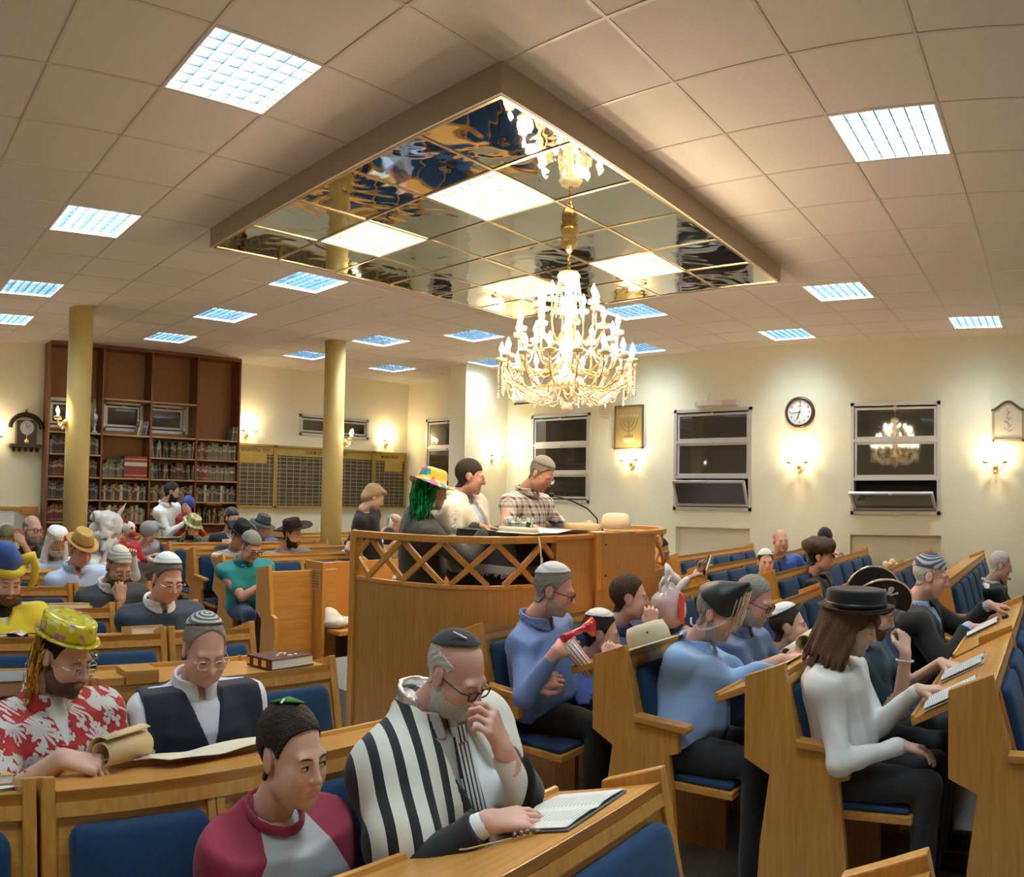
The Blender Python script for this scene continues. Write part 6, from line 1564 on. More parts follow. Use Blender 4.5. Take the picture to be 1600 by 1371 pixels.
# ================================================================== on the platform
p = PP['greenhair'] = person('man in black jacket and harlequin party hat with long green tinsel hair, on the platform', (3.80, 4.19), 1.05, (3.77, 4.04, 1.70), hyaw=.25, hpitch=.15, k=1.1, dist=5.6, sit=False, pz=1.05, skin='tan', hair='short', hcol='salt', shirt='charcoal', over='jacket', overm='charcoal', sw=.21, gird=1.15, belly=1.2, legs=True,
    hands={'R': dict(p=(4.00, 3.72, 1.42), f=(.6, -.6, -.1), up=(0, 0, 1), curl=.5), 'L': dict(p=(4.2, 3.95, 1.44), f=(.7, -.6, -.1), up=(0, 0, 1), curl=.5)})
brim_hat(p, FOIL['multi'], .095, .140, .090, .052, .12, -.03, .0, .86, name='party_hat')
tinsel(p, GT['green'], [(-.07, .085, .045), (0, .11, .045), (.07, .085, .045), (.088, .04, .04)], 190, .34, .004, .016, 'green_tinsel', 9); tinsel(p, GT['green'], [(-.088, .03, .045), (-.07, .085, .045)], 60, .24, .004, .012, 'green_tinsel', 10)
p = PP['laugh'] = person('laughing man with spectacles in white prayer shawl, smiling on the platform', (4.30, 4.22), .35, (4.265, 4.14, 1.82), hyaw=.45, hpitch=.15, k=1.12, dist=5.9, sit=False, pz=1.12, skin='ruddy', hair='low', hcol='dbrown', shirt='paleblue', collar='paleblue', spec='silver', sw=.215, gird=1.2, belly=1.35, face=dict(fat=.012, mouth=1, nose=1.1),
    hands={'R': dict(p=(4.10, 3.82, 1.40), f=(.5, -.8, -.1), up=(0, 0, 1), curl=.4), 'L': dict(p=(4.45, 3.95, 1.42), f=(.2, -.9, -.1), up=(0, 0, 1), curl=.4)})
g = Field(p['lo'] - .04, p['hi'] + .04, .013); X = g.grid(); a, b, s = p['rel'](*X); g.F = np.minimum(g.F, (p['fn'](*X) - .044).astype(f32)); L = p['L']
for q in ('L', 'R'):
    W, el = p['arms'][q][0], p['arms'][q][1]; sh = p['sh'][q]; g.put(cap(sh - p['e1'] * (.04 if q == 'L' else -.04), sh + (el - sh) * .30, .105, .10), .06); g.put(cap(p['nb'] - p['ax'] * .03 + p['e1'] * (.05 if q == 'L' else -.05), sh, .08, .10), .05); g.put(cap(p['P'] + p['ax'] * p['L'] * .74 + p['e1'] * (.06 if q == 'L' else -.06), sh, .125, .10), .06)
g.folds(.005, 14, 40, (1, 1, .3)); F = np.maximum(g.F, -np.maximum(np.abs(a) - .05 - np.clip(L * .95 - s, 0, 1) * .06, b + .01)); F = np.maximum(F, L * .15 - s); F = np.maximum(F, -(F + .018)); g.F = F.astype(f32); np_obj('prayer_shawl', *solid(g), CL['offwhite'], p['o'])
g = Field(p['nb'] - .2, p['nb'] + .2, .010); X = g.grid(); x, y, z = X[0] - p['nb'][0], X[1] - p['nb'][1], X[2] - p['nb'][2]; g.F = np.maximum(np.sqrt((np.sqrt(x * x + y * y) - .10) ** 2 + ((z - .35 * y) * .7) ** 2) - .032, -np.maximum(np.abs(x) - .05, y)).astype(f32); g.folds(.004, 5, 60); np_obj('shawl_roll', *solid(g), CL['offwhite'], p['o'])
p = PP['plaid'] = person('grey haired man in black and white plaid shirt, reading at the desk on the platform', (4.78, 4.10), .0, (4.80, 3.86, 1.855), hyaw=.15, hpitch=.62, k=1.10, dist=6.1, sit=False, pz=1.10, skin='ruddy', hair='short', hcol='grey', shirt='plaid', collar='plaid', sleeve='short', spec='silver', sw=.22, gird=1.2, belly=1.35, face=dict(fat=.006, nose=1.1), kippah=dict(c=.075, back=.30), kmat=CL['grey'],
    hands={'R': dict(p=(4.42, 3.62, 1.44), f=(.3, -.9, -.1), up=(0, 0, 1), curl=.4), 'L': dict(p=(5.08, 3.58, 1.46), f=(-.3, -.8, -.3), up=(.1, 0, 1), curl=.9)})
# ================================================================== right block
p = PP['steel'] = person('grey haired man in steel blue shirt working a red and white noisemaker', (3.18, 2.53), .15, (3.146, 2.43, 1.20), hyaw=.32, hpitch=.28, k=1.06, dist=3.95, skin='ruddy', hair='short', hcol='grey', beard=.03, bcol='gstub', shirt='steel', collar='steel', spec='black', sw=.205, gird=1.18, belly=1.3, face=dict(fat=.010, nose=1.2), kippah=dict(c=.088, back=.35), kmat=CL['k_white'], thigh=.38,
    hands={'R': dict(p=(2.835, 2.17, .965), f=(.85, -.25, .20), up=(-.3, -.6, .7), curl=[.8, .9, 1.0, 1.1], pole=(-.5, .1, -1), k=1.15), 'L': dict(p=(2.80, 2.28, .80), f=(.5, -.7, .3), up=(-.5, -.3, .6), curl=1.0, k=1.1)}, vneck=None)
p = PP['kidw'] = person('small boy with white kippah, hand to his mouth, beside the noisemaker man', (3.50, 2.46), .3, (3.45, 2.34, .945), hyaw=.30, hpitch=.15, k=1.0, dist=4.2, skin='fair', hair='short', hcol='dbrown', shirt='royal', sw=.14, gird=.8, belly=.8, face=dict(jaw=.9, nose=.85), kippah=dict(c=.098, back=.1), kmat=CL['k_white'], eyes=1, hands={'R': dict(p=(3.26, 2.18, .86), f=(.5, -.2, .8), up=(-.6, -.6, .2), curl=1.2, k=.8)}, pz=.54)
p = PP['dk'] = person('brown haired man in dark blue shirt, fist at his mouth, under the platform wall', (3.86, 2.46), .35, (3.80, 2.38, 1.10), hyaw=.28, hpitch=.05, k=1.08, dist=4.5, skin='fair', hair='short', hcol='brown', shirt='inkblue', collar='inkblue', sw=.20, gird=1.05, eyes=1, vneck=.8,
    hands={'R': dict(p=(3.70, 2.17, .955), f=(.15, .10, 1), up=(-.8, -.6, .1), curl=1.35, thumb=.9), 'L': dict(p=(3.98, 2.10, .91), f=(-.5, -.7, 0), up=(0, 0, 1), curl=.6)}, sleeve='short')
p = PP['sky'] = person('man in sky blue shirt wearing a black satin cap hung with silver sequin strings', (3.13, 1.65), .0, (3.21, 1.53, 1.155), hyaw=.08, hpitch=.36, k=1.0, dist=3.55, skin='pink', hair='short', hcol='grey', beard=.03, bcol='gstub', shirt='skyblue', collar='skyblue', sw=.21, gird=1.15, belly=1.2, face=dict(nose=1.2, fat=.006), thigh=.40, lean=None,
    hands={'R': dict(p=(3.28, 1.235, .955), f=(.75, -.55, .05), up=(0, .0, 1), curl=.8, pole=(.6, .2, -.9), k=1.08), 'L': dict(p=(3.45, 1.24, .95), f=(-.1, -.9, .1), up=(0, 0, 1), curl=.6)})
g = Field((-.12, -.15, -.07), (.12, .19, .24), .006); g.put(ell((0, .02, .040), (.092, .112, .100))); g.put(cap((0, -.02, .10), (0, -.09, .18), .065, .014), .06); g.put((lambda x, y, z: z - .035 + .62 * (y - .02) + 0 * x, (-.2, -.2, -.2), (.2, .3, .3)), 0, cut=True) if False else None
X = g.grid(); g.F = np.maximum(g.F, (.028 + .42 * np.clip(-X[1], -.2, .03) * -1 - X[2] + 0 * X[0]) ).astype(f32); g.folds(.003, 3, 55); np_obj('satin_cap', *solid(g), CL['satin'], p['o'], None, p['Hm'])
mb = MB()
for j in range(9):
    t = j / 8; a0 = Vector((-.075 + .15 * t, -.085 - .028 * math.sin(PI * t), .11 + .045 * math.sin(PI * t)))
    for q in range(16):
        c = a0 + Vector((0, -.004 - .0006 * q, -.0105 * q)); mb.box(c, (.010, .004, .0085))
mb.build('sequin_strings', GT['silver'], p['o']).matrix_local = p['Hm']
mb = MB(); mb.smooth = True; pts = [(-.080, -.075, .0), (-.084, -.02, -.055), (-.078, .03, -.085), (-.05, .09, -.085), (0, .115, -.075)]
for i in range(26):
    t = i / 25 * 4; k = min(3, int(t)); c = Vector(pts[k]).lerp(Vector(pts[k + 1]), t - k); mb.ball(c, .0048, 6, 4)
mb.build('pearl_string', CL['white'], p['o']).matrix_local = p['Hm']
mb = MB(); mb.ball((.03, -.09, .16), (.03, .02, .02), 8, 6); hatm(p, mb, 'green_stone', CL['k_green'])
p = PP['greyh'] = person('grey haired man in denim blue shirt, half hidden behind the satin cap', (3.63, 1.62), .0, (3.62, 1.52, 1.165), hyaw=.0, hpitch=.36, k=1.02, dist=3.95, skin='pink', hair='short', hcol='grey', beard=.08, bcol='gstub', shirt='denimshirt', collar='denimshirt', sw=.20, gird=1.1, spec='black', hands={'R': dict(p=(3.58, 1.22, .93), f=(.4, -.8, 0), up=(0, 0, 1), curl=.5), 'L': dict(p=(3.75, 1.25, .92), f=(-.2, -.9, 0), up=(0, 0, 1), curl=.5)})
p = PP['boyw'] = person('boy with pale kippah and white t-shirt looking forward, under the pew end', (3.98, 1.56), .1, (3.98, 1.46, .985), hyaw=.22, hpitch=-.05, k=.98, dist=4.2, skin='fair', hair='short', hcol='dbrown', shirt='white', sw=.15, gird=.85, belly=.85, eyes=1, face=dict(jaw=.9, nose=.85), kippah=dict(c=.092, back=.4), kmat=CL['k_white'], sleeve='short', pz=.54, hands={'R': dict(p=(3.86, 1.25, .90), f=(.5, -.6, 0), up=(0, 0, 1), curl=.5, k=.85)})
p = PP['wig'] = person('person in shaggy auburn wig, black bowler hat and white shirt, finger on a prayer book', (3.10, .90), .0, (3.10, .850, 1.165), hyaw=.12, hpitch=.36, k=1.0, dist=2.85, skin='fair', hair='low', hcol='auburn', shirt='white', collar='white', sw=.20, gird=1.0, thigh=.38, beard=.03, bcol='gstub',
    hands={'L': dict(p=(3.12, .58, .905), f=(.1, -.99, .05), up=(0, 0, 1), curl=[.2, .35, .4, .45], pole=(.2, .6, -1)), 'R': dict(p=(2.98, .62, .72), f=(.2, -.8, -.2), up=(0, 0, 1), curl=.5)})
g = Field((-.17, -.16, -.24), (.17, .19, .10), .0055)
g.put(ell((0, .025, .038), (.092, .110, .095)))
for q in (-1, 1): g.put(cap((q * .080, .03, .02), (q * .105, .03, -.13), .034, .030), .04)
g.put(cap((0, .10, .02), (0, .115, -.13), .055, .045), .05); g.put(cap((.06, .08, .02), (.08, .09, -.13), .04, .035), .05); g.put(cap((-.06, .08, .02), (-.08, .09, -.13), .04, .035), .05)
g.put(ell((0, -.115, -.03), (.060, .085, .10)), .015, cut=True)
for k in range(150):
    r_ = random.Random(k * 7 + 1); a = r_.uniform(-.50, PI + .50); R1 = .088; l_ = (.17 + .09 * r_.random()) if math.sin(a) > -.1 else .12; z0 = r_.uniform(-.06, .07)
    top = Vector((R1 * math.cos(a) * .98, .024 + R1 * 1.15 * math.sin(a), z0)); bot = Vector((math.cos(a + r_.uniform(-.2, .2)) * (R1 + .030 + .028 * r_.random()), .024 + math.sin(a) * (R1 * 1.1 + .035), max(-.20, z0 - l_))); g.put(cap(top, bot, .012, .005), .006)
for k in range(7): g.put(cap((-.05 + .1 * k / 6, -.075, .075), (-.062 + .124 * k / 6, -.103, .035 - .008 * (k % 2)), .018, .006), .006)
g.folds(.003, 6, 190, (1.3, 1.3, .2)); np_obj('wig', *solid(g), HAIR['auburn'], p['o'], None, p['Hm'])
brim_hat(p, mat('black_bowler_felt', (.007, .007, .009), .95, sheen=.3),   .088, .145, .114, .066, -.32, .008, .0, .98, mat('black_ribbon', (.004, .004, .005), .4), top=.004, curlside=.02, name='bowler_hat')
p = PP['pirate'] = person('man in pirate hat with skull emblem and red scarf, bracelet on his wrist', (3.60, .93), .0, (3.54, .87, 1.15), hyaw=.10, hpitch=.34, k=1.0, dist=3.5, skin='fair', hair='bald', hcol='brown', beard=.05, bcol='stubble', shirt='deepteal', sleeve='short', sw=.205, gird=1.08,
    hands={'R': dict(p=(3.36, .68, 1.0), f=(.5, .15, .75), up=(-.5, -.9, .1), curl=1.1, thumb=.8, pole=(-.1, .1, -1)), 'L': dict(p=(3.62, .56, .91), f=(-.25, -.8, -.1), up=(0, 0, 1), curl=.35)})
W, el = p['arms']['R'][0], p['arms']['R'][1]; d = Vector(unit(W - el)); mb = MB(); mb.smooth = True; c_ = Vector(W) - d * .03; x_ = d.orthogonal().normalized(); y_ = d.cross(x_)
mb.tube([c_ + (x_ * math.cos(a) + y_ * math.sin(a)) * .038 for a in [2 * PI * i / 20 for i in range(21)]], .005, 6, False); mb.build('bracelet', M['silver'], p['o'])
g = Field((-.12, -.14, -.19), (.12, .17, .15), .007); g.put(ell((0, .017, .040), (.082, .102, .092))); X = g.grid(); g.F = np.maximum(g.F, .045 - .6 * X[1] * 0 - X[2] + .3 * np.clip(X[1], 0, .2) * -1 + 0 * X[0]).astype(f32); g.put(cap((-.085, .02, .04), (-.088, -.01, -.15), .022, .014), .02); g.put(cap((-.080, .06, .02), (-.085, .04, -.12), .02, .012), .02); g.folds(.003, 8, 60); np_obj('red_scarf', *solid(g), CL['red'], p['o'], None, p['Hm'])
g = Field((-.22, -.18, .0), (.22, .22, .25), .007); g.put(ell((0, .015, .065), (.088, .108, .085)))
X = g.grid(); x, y, z = X
def flap(sgn):
    q = y - .015; R_ = .13; w = np.sqrt((x * .80) ** 2 + (z - .07) ** 2); yy = q - sgn * (.055 + .25 * np.clip(z - .07, 0, .2)); return np.maximum(w - .125, np.abs(yy) - .006)
g.F = np.minimum(g.F, np.maximum(np.minimum(flap(1), flap(-1)), .055 - z)).astype(f32); np_obj('pirate_hat', *solid(g), CL['black'], p['o'], None, p['Hm'] @ Matrix.Rotation(-.95, 4, 'Z') @ Matrix.Rotation(.1, 4, 'X'))
HM2 = p['Hm'] @ Matrix.Rotation(-.95, 4, 'Z') @ Matrix.Rotation(.1, 4, 'X')
mb = MB(); mb.smooth = True
for sgn in (-1, 1): mb.tube([(.156 * math.cos(a), .015 + sgn * (.055 + .25 * max(0, .125 * math.sin(a))) , .07 + .125 * math.sin(a)) for a in [PI * i / 18 for i in range(19)]], .006, 6)
mb.build('gold_trim', M['gold'], p['o']).matrix_local = HM2
mb = MB(); zc = .135; yc = .015 - .055 - .25 * .065 - .010
mb.ball((0, yc, zc + .015), (.017, .004, .019), 10, 8); mb.box((0, yc, zc - .006), (.018, .006, .014))
for s in (-1, 1): mb.bar((-s * .035, yc - .004 + .012, zc - .040), (s * .035, yc - .006, zc + .004), .008, .004, (0, 1, 0)); mb.ball((s * .036, yc - .006, zc + .004), .007, 6, 4); mb.ball((-s * .036, yc + .008, zc - .042), .007, 6, 4)
o = mb.build('skull_emblem', CL['white'], p['o']); o.matrix_local = HM2
p = PP['kipb'] = person('bald man in blue white knit kippah and black jacket, hands on an open book', (4.88, .90), .05, (4.86, .82, 1.19), hyaw=.15, hpitch=.25, k=1.14, dist=5.0, skin='pink', hair='bald', hcol='white', shirt='skyblue', collar='skyblue', over='jacket', overm='black', sw=.22, gird=1.12, belly=1.15, face=dict(nose=1.2), kippah=dict(c=.048, back=.08), kmat=CL['k_blue'],
    hands={'R': dict(p=(4.72, .56, .90), f=(.4, -.8, -.1), up=(0, 0, 1), curl=.6), 'L': dict(p=(5.02, .46, .99), f=(.3, -.9, -.15), up=(0, 0, 1), curl=.35, k=1.1)})
p = PP['farr'] = person('white haired man in black jacket in the far right pew', (7.95, .68), .05, (7.93, .60, .985), hyaw=.15, hpitch=.25, k=1.18, dist=8.1, skin='pink', hair='short', hcol='white', shirt='white', over='jacket', overm='black', sw=.22, gird=1.12, collar='white', hands={'R': dict(p=(7.9, .30, .62)), 'L': dict(p=(8.15, .30, .62))}, pz=.5)
p = PP['fur'] = person('man in brown fur hat and black coat with striped tie', (7.05, 2.32), .0, (7.03, 2.26, 1.115), hyaw=.22, hpitch=.05, k=1.14, dist=7.5, skin='ruddy', hair='short', hcol='black', shirt='black', over='jacket', overm='black', sw=.225, gird=1.12, hands={'R': dict(p=(7.1, 1.9, .68)), 'L': dict(p=(7.3, 1.9, .68))})
g = Field((-.19, -.19, .0), (.19, .22, .20), .010); g.put(ell((0, .018, .095), (.130, .150, .080))); g.folds(.010, 3, 140); np_obj('fur_hat', *solid(g), hairmat('fur', (.085, .050, .026)), p['o'], None, p['Hm'])
p = PP['beanie'] = person('person in black knit cap and black jacket turned away, far right block', (8.76, 2.86), .9, (8.76, 2.76, 1.18), hyaw=1.0, hpitch=.2, k=1.12, dist=9.2, skin='ruddy', hair='low', hcol='black', shirt='black', over='jacket', overm='black', sw=.22, gird=1.1, kippah=dict(c=-.005, back=.1), kmat=CL['black'], hands={'L': dict(p=(9.05, 2.75, 1.0), f=(.8, -.5, 0)), 'R': dict(p=(8.6, 2.55, .95))})
p = PP['bald'] = person('bald man in blue shirt facing the camera by the right wall', (8.45, 3.12), -.5, (8.42, 3.20, 1.17), hyaw=-.35, hpitch=.0, k=1.12, dist=9.0, skin='ruddy', hair='bald', hcol='grey', shirt='royal', collar='royal', sw=.215, gird=1.12, vneck=.72, hands={'L': dict(p=(8.62, 2.75, .95), f=(.5, -.8, 0)), 'R': dict(p=(8.2, 2.8, .8))})
p = PP['gboy'] = person('boy with grey kippah and dark green sweater turning round to the camera', (6.72, 2.78), -.5, (6.66, 2.68, 1.08), hyaw=-.45, hpitch=.05, k=.95, dist=7.2, skin='fair', hair='short', hcol='dbrown', shirt='darkgreen', sw=.165, gird=.9, kippah=dict(c=.070, back=.15), kmat=CL['k_white'], eyes=1, face=dict(jaw=.9, nose=.9), pz=.6)
p = PP['reader'] = person('person in pale shirt reading a book, mostly hidden behind the right curve of the platform', (6.22, 3.62), .0, (6.12, 3.52, 1.18), hyaw=.1, hpitch=.3, k=1.05, dist=7.1, skin='tan', hair='short', hcol='black', shirt='lilac', sw=.2, hands={'L': dict(p=(6.35, 3.22, 1.0), f=(0, -.6, .6), up=(.7, -.2, .4), curl=.9), 'R': dict(p=(6.15, 3.22, .95), curl=.8)})
# ================================================================== loose things
M['parch'] = mat('parchment', (.58, .44, .24), .7, noise=.12, nscale=18)
M['cream'] = mat('cream_paper', (.66, .60, .46), .8)
M['page'] = pattern_mat('printed_page', stripes_of(lambda nt, x, y, z: mth(nt, 'MULTIPLY', band(nt, y, .011, .45), mth(nt, 'LESS_THAN', mth(nt, 'ABSOLUTE', mth(nt, 'SUBTRACT', mth(nt, 'ABSOLUTE', x), .055)), .040)), (.68, .67, .63), (.45, .44, .42)))
M['burgundy'] = mat('burgundy_cover', (.075, .012, .016), .45, coat=.2)
M['greycov'] = mat('grey_cover', (.18, .19, .20), .5)
M['tan'] = mat('tan_paper', (.50, .33, .16), .7)
def ledge_z(v, V0, lz): return .992 - (v - V0 + .158) * (.992 - lz) / .308
def ledge_tilt(lz): return -math.atan2(.992 - lz, .308)
def on_ledge(name, u, v, V0, lz, label, cat, group=None, rz=0.0, dz=0.0):
    o = empty(name, (u, v, ledge_z(v, V0, lz) + .002 + dz), 0, label, cat, group)
    o.rotation_euler = (Matrix.Rotation(ledge_tilt(lz), 3, 'X') @ Matrix.Rotation(rz, 3, 'Z')).to_euler(); return o
def sheet_mesh(w, d, n=14, fn=None, t=.0012):
    mb = MB(); mb.smooth = True; m = 8; vs = []
    for k in range(2):
        for i in range(n + 1):
            for j in range(m + 1):
                x, y = -w / 2 + w * i / n, -d / 2 + d * j / m; vs.append((x, y, (fn(x, y) if fn else 0) + (t if k else 0)))
    q = (n + 1) * (m + 1); fs = []
    for i in range(n):
        for j in range(m):
            a = i * (m + 1) + j; f = (a, a + 1, a + m + 2, a + m + 1); fs += [f, tuple(q + x for x in f[::-1])]
    return mb.add(vs, fs)
def open_book(o, w=.24, d=.17, t=.012, cover=None, h=.0):
    """open book lying on local z=0, spine along y"""
    c = MB(); c.bx(-w / 2 - .004, w / 2 + .004, -d / 2 - .004, d / 2 + .004, 0, .003); c.build('cover', cover or M['greycov'], o)
    for s in (-1, 1):
        b = sheet_mesh(w / 2, d, 10, lambda x, y, s=s: .003 + t * (1 - ((s * x + w / 4) / (w / 2)) ** 3 * .6) * min(1, (s * x + w / 4 + .004) / .03), .002)
        p = MB(); p.smooth = True; vs = [(x + s * w / 4, y, z) for x, y, z in b.v]; p.add(vs, b.f); p.build('pages', M['page'], o)
def closed_book(o, w, d, h, cov, pages=None, gold=False):
    mb = MB(); mb.bx(-w / 2, w / 2, -d / 2, d / 2, 0, .004); mb.bx(-w / 2, w / 2, -d / 2, d / 2, h - .004, h); mb.bx(-w / 2, -w / 2 + .006, -d / 2, d / 2, 0, h); mb.build('cover', cov, o, bevel=.0015)
    MB().bx(-w / 2 + .006, w / 2 - .004, -d / 2 + .004, d / 2 - .004, .004, h - .004).build('pages', pages or M['paper'], o)
    if gold:
        mb = MB()
        for k in range(9): mb.ball((.02 + .05 * math.cos(k * .7) * (k % 3) / 2, .035 * math.sin(k * .7), h), (.010, .008, .0012), 8, 4)
        mb.bx(-.02, .06, -.004, .004, h, h + .001)
        for k in range(4): mb.bx(-w / 2 - .001, -w / 2, -d / 2 + .03 + k * .055, -d / 2 + .06 + k * .055, .008, h - .008)
        mb.build('gold_stamping', M['gold'], o)
# scroll of the floral shirt man
o = on_ledge('scroll', .80, 1.90, LV0[1], .915, 'parchment scroll, rolled end in the floral shirt man\'s fist, sheet spread to the vest man', 'scroll')
mb = MB(); mb.smooth = True; n = 40; prof = []
for i in range(n + 1):
    a = 2 * PI * 1.6 * i / n; r = .020 + .024 * i / n; prof.append((r * math.sin(a), .048 - r * math.cos(a)))
vs = []
ax = Vector((.80, .60, 0)).normalized(); nx = Vector((-ax.y, ax.x, 0)); L0 = Vector((-.16, -.02, 0))
for e in (0, .21):
    for (p_, z) in prof: vs.append(L0 + ax * e + nx * p_ * (1 + e) + Vector((0, 0, z * (1 + .8 * e))))
mb.add(vs, [(i, i + 1, n + 1 + i + 1, n + 1 + i) for i in range(n)])
q = mb.build('rolled_end', M['parch'], o); md = q.modifiers.new('s', 'SOLIDIFY'); md.thickness = .0018
mb = sheet_mesh(.56, .16, 20, lambda x, y: .006 + .010 * abs(math.sin((x + .1) * 9)) + .02 * max(0, x - .15))
q = mb.build('open_sheet', M['cream'], o); q.location = (.27, .085, .004); q.rotation_euler = (0, 0, .25)
o = on_ledge('prayer_book', 1.63, 2.61, LV0[2], .975, 'thick burgundy book with gold emblem and white page edges, closed on a pew ledge', 'book', rz=.10)
closed_book(o, .215, .16, .042, M['burgundy'], M['white'], True)
o = on_ledge('booklet', 1.44, 1.075, LV0[0], .905, 'thin open booklet under the shawl wearer\'s hand', 'booklet', rz=.10)
open_book(o, .27, .19, .006)
o = on_ledge('eyeglass_cord', 1.23, 1.06, LV0[0], .905, 'thin brown eyeglass cord with little beads lying on the nearest ledge', 'cord')
mb = MB(); mb.smooth = True; mb.tube([(-.06, .10, .003), (-.055, .075, .003), (-.01, .04, .003), (.05, -.01, .003), (.12, -.04, .003), (.2, -.045, .003)], .0022, 5); mb.build('cord', M['tan'], o)
mb = MB()
for k in range(4): mb.ball((.03 + .011 * k, .008 - .009 * k, .008), .006, 8, 6)
mb.build('cord_slide', M['pframe'], o)
o = on_ledge('loose_paper', .345, 1.80, LV0[1], .915, 'white sheets sticking out under the small books at lower left corner', 'paper', rz=.5); sheet_mesh(.2, .14, 6, None, .004).build('sheet', M['white'], o)
o = on_ledge('small_book', .30, 1.82, LV0[1], .915, 'small tan book at lower left, under the dark grey book', 'book', rz=.2, dz=.006); closed_book(o, .17, .12, .022, M['tan'])
o = on_ledge('small_book', .285, 1.81, LV0[1], .915, 'small dark grey book topping the pile at lower left corner', 'book', rz=.15, dz=.030); closed_book(o, .13, .10, .045, M['greycov'])
o = on_ledge('paper_sheet', 1.10, 3.42, LV0[3], .93, 'white stapled sheets right of the yellow party hat', 'paper', rz=.1); sheet_mesh(.20, .14, 6, None, .008).build('sheet', M['white'], o)
o = on_ledge('prayer_book', 1.37, 3.46, LV0[3], .93, 'tan edged thick book in front of the navy sweater man', 'book', rz=.06); closed_book(o, .17, .12, .04, M['tan'], M['cream'])
o = on_ledge('prayer_book', .74, 3.45, LV0[3], .93, 'open white book before the yellow hoodie man', 'book', rz=.1); open_book(o, .30, .18, .016)
o = on_ledge('prayer_book', .52, 2.50, LV0[2], .975, 'thick tan book at left picture edge behind the floral shirt man', 'book', rz=.1); closed_book(o, .22, .16, .05, M['greycov'], M['tan'])
o = on_ledge('wooden_box', .93, 2.55, LV0[2], .975, 'small oak lid box between the floral shirt man and the vest man', 'box'); MB().bx(-.10, .0, -.05, .06, 0, .03).build('body', M['oakX'], o, bevel=.003); MB().bx(0.005, .13, -.05, .06, 0, .05).build('lid', M['oakX'], o, bevel=.003)
o = on_ledge('prayer_book', 1.19, 4.22, LV0[4], .945, 'cream book lying before the cream knit kippah man', 'book', rz=.1); closed_book(o, .26, .15, .03, M['tan'], M['cream'])
o = empty('black_coat', (1.10, 2.42, .72), 0, 'dark crumpled jacket on the seat between the floral shirt man and the vest man', 'jacket')
g = Field((-.12, -.08, -.22), (.14, .10, .26), .014); g.put(ell((0, .04, -.02), (.10, .05, .2))); g.put(ell((.03, .03, .18), (.07, .05, .06)), .05); g.folds(.012, 3, 40); np_obj('jacket_cloth', *solid(g), CL['darknavy'], o)
# noisemaker
o = empty('noisemaker', (2.93, 2.13, .94), 0, 'white and red cylinder noisemaker with red horn in the steel blue shirted man\'s hand', 'noisemaker')
A_, B_ = Vector((.06, -.05, -.085)), Vector((-.04, .02, .06)); mb = MB(); mb.smooth = True; mb.tube([A_, B_], .034, 18); mb.build('cylinder', M['white'], o)
mb = MB(); D_ = (B_ - A_).normalized(); E1 = D_.orthogonal().normalized(); E2 = D_.cross(E1)
for k in range(12):
    a = 2 * PI * k / 12; q = (E1 * math.cos(a) + E2 * math.sin(a)) * .0345; mb.bar(A_ + D_ * .015 + q, B_ + q, .0035, .001, q)
mb.build('red_stripe', CL['red'], o)
M['redpl'] = mat('red_plastic', (.60, .015, .02), .2, coat=.5)
mb = MB(); mb.smooth = True; mb.tube([(-.075, .02, .085), (-.02, .01, .10), (.03, -.005, .115), (.055, -.015, .125), (.085, -.03, .125)], [.022, .016, .014, .022, .048], 16); mb.build('horn', M['redpl'], o)
# cowboy style cream hat, paper, bag on the ledge
o = on_ledge('cream_hat', 3.06, 1.80, RV[1], .88, 'cream hat with two eyelets resting on the ledge behind the sky blue shirt', 'hat', dz=.0)
mb = MB(); mb.smooth = True; mb.lathe([(.090, 0), (.088, .06), (.075, .095), (.045, .10), (.001, .088)], 28, (0, 0, 0), 1, 1.2); mb.build('crown', M['creamhat'] if 'creamhat' in M else M.setdefault('creamhat', mat('cream_felt', (.68, .60, .44), .85)), o)
mb = MB(); mb.smooth = True; mb.lathe([(.088, .004), (.15, .001), (.15, .004), (.088, .008)], 28, (0, 0, 0), 1, 1.15, cap=False); mb.build('brim', M['creamhat'], o)
mb = MB()
for s in (-1, 1): mb.ball((-.083 + 0 * s, -.035 * s - .02, .055), (.004, .005, .005), 6, 4)
mb.build('eyelet', M['dark'], o)
o = on_ledge('paper_sheet', 3.03, 1.92, RV[1], .88, 'white paper under the cream hat', 'paper', rz=.3); sheet_mesh(.20, .13, 6).build('sheet', M['white'], o)
o = empty('plastic_bag', (3.95, 2.20, 1.055), 0, 'translucent white carrier bag with red print and pink things inside', 'bag')
bagm, nt, b = new_mat('thin_plastic'); b.inputs['Base Color'].default_value = (.75, .72, .76, 1); b.inputs['Roughness'].default_value = .25; b.inputs['Transmission Weight'].default_value = .15; b.inputs['Alpha'].default_value = .72
g = Field((-.16, -.12, -.15), (.16, .12, .20), .010); g.put(ell((0, 0, -.03), (.125, .09, .115))); g.put(cap((-.07, 0, .04), (-.055, 0, .12), .045, .016), .05); g.put(cap((.04, 0, .04), (.02, 0, .13), .045, .014), .05); g.folds(.010, 3, 60); np_obj('bag_film', *solid(g), bagm, o)
for s in (-.075, .005):
    mb = MB(); mb.smooth = True; mb.tube([(s - .03, 0, .08), (s - .03, 0, .13), (s + .01, 0, .165), (s + .05, 0, .13), (s + .05, 0, .08)], .009, 6); mb.build('handle', bagm, o)
mb = MB(); mb.smooth = True; mb.ball((0, 0, -.04), (.095, .06, .085), 14, 10); mb.build('pink_contents', mat('pink_stuff', (.55, .10, .18), .5), o)
mb = MB()
for k in range(7): mb.box((-.02 + .10 * math.cos(2.2 + k * .13), -.085 - .004 * k, .05 - .022 * k), (.075, .004, .024), Matrix.Rotation(.5, 3, 'Y'))
q = mb.build('red_print', CL['red'], o); q.location = (.08, .0, 0)
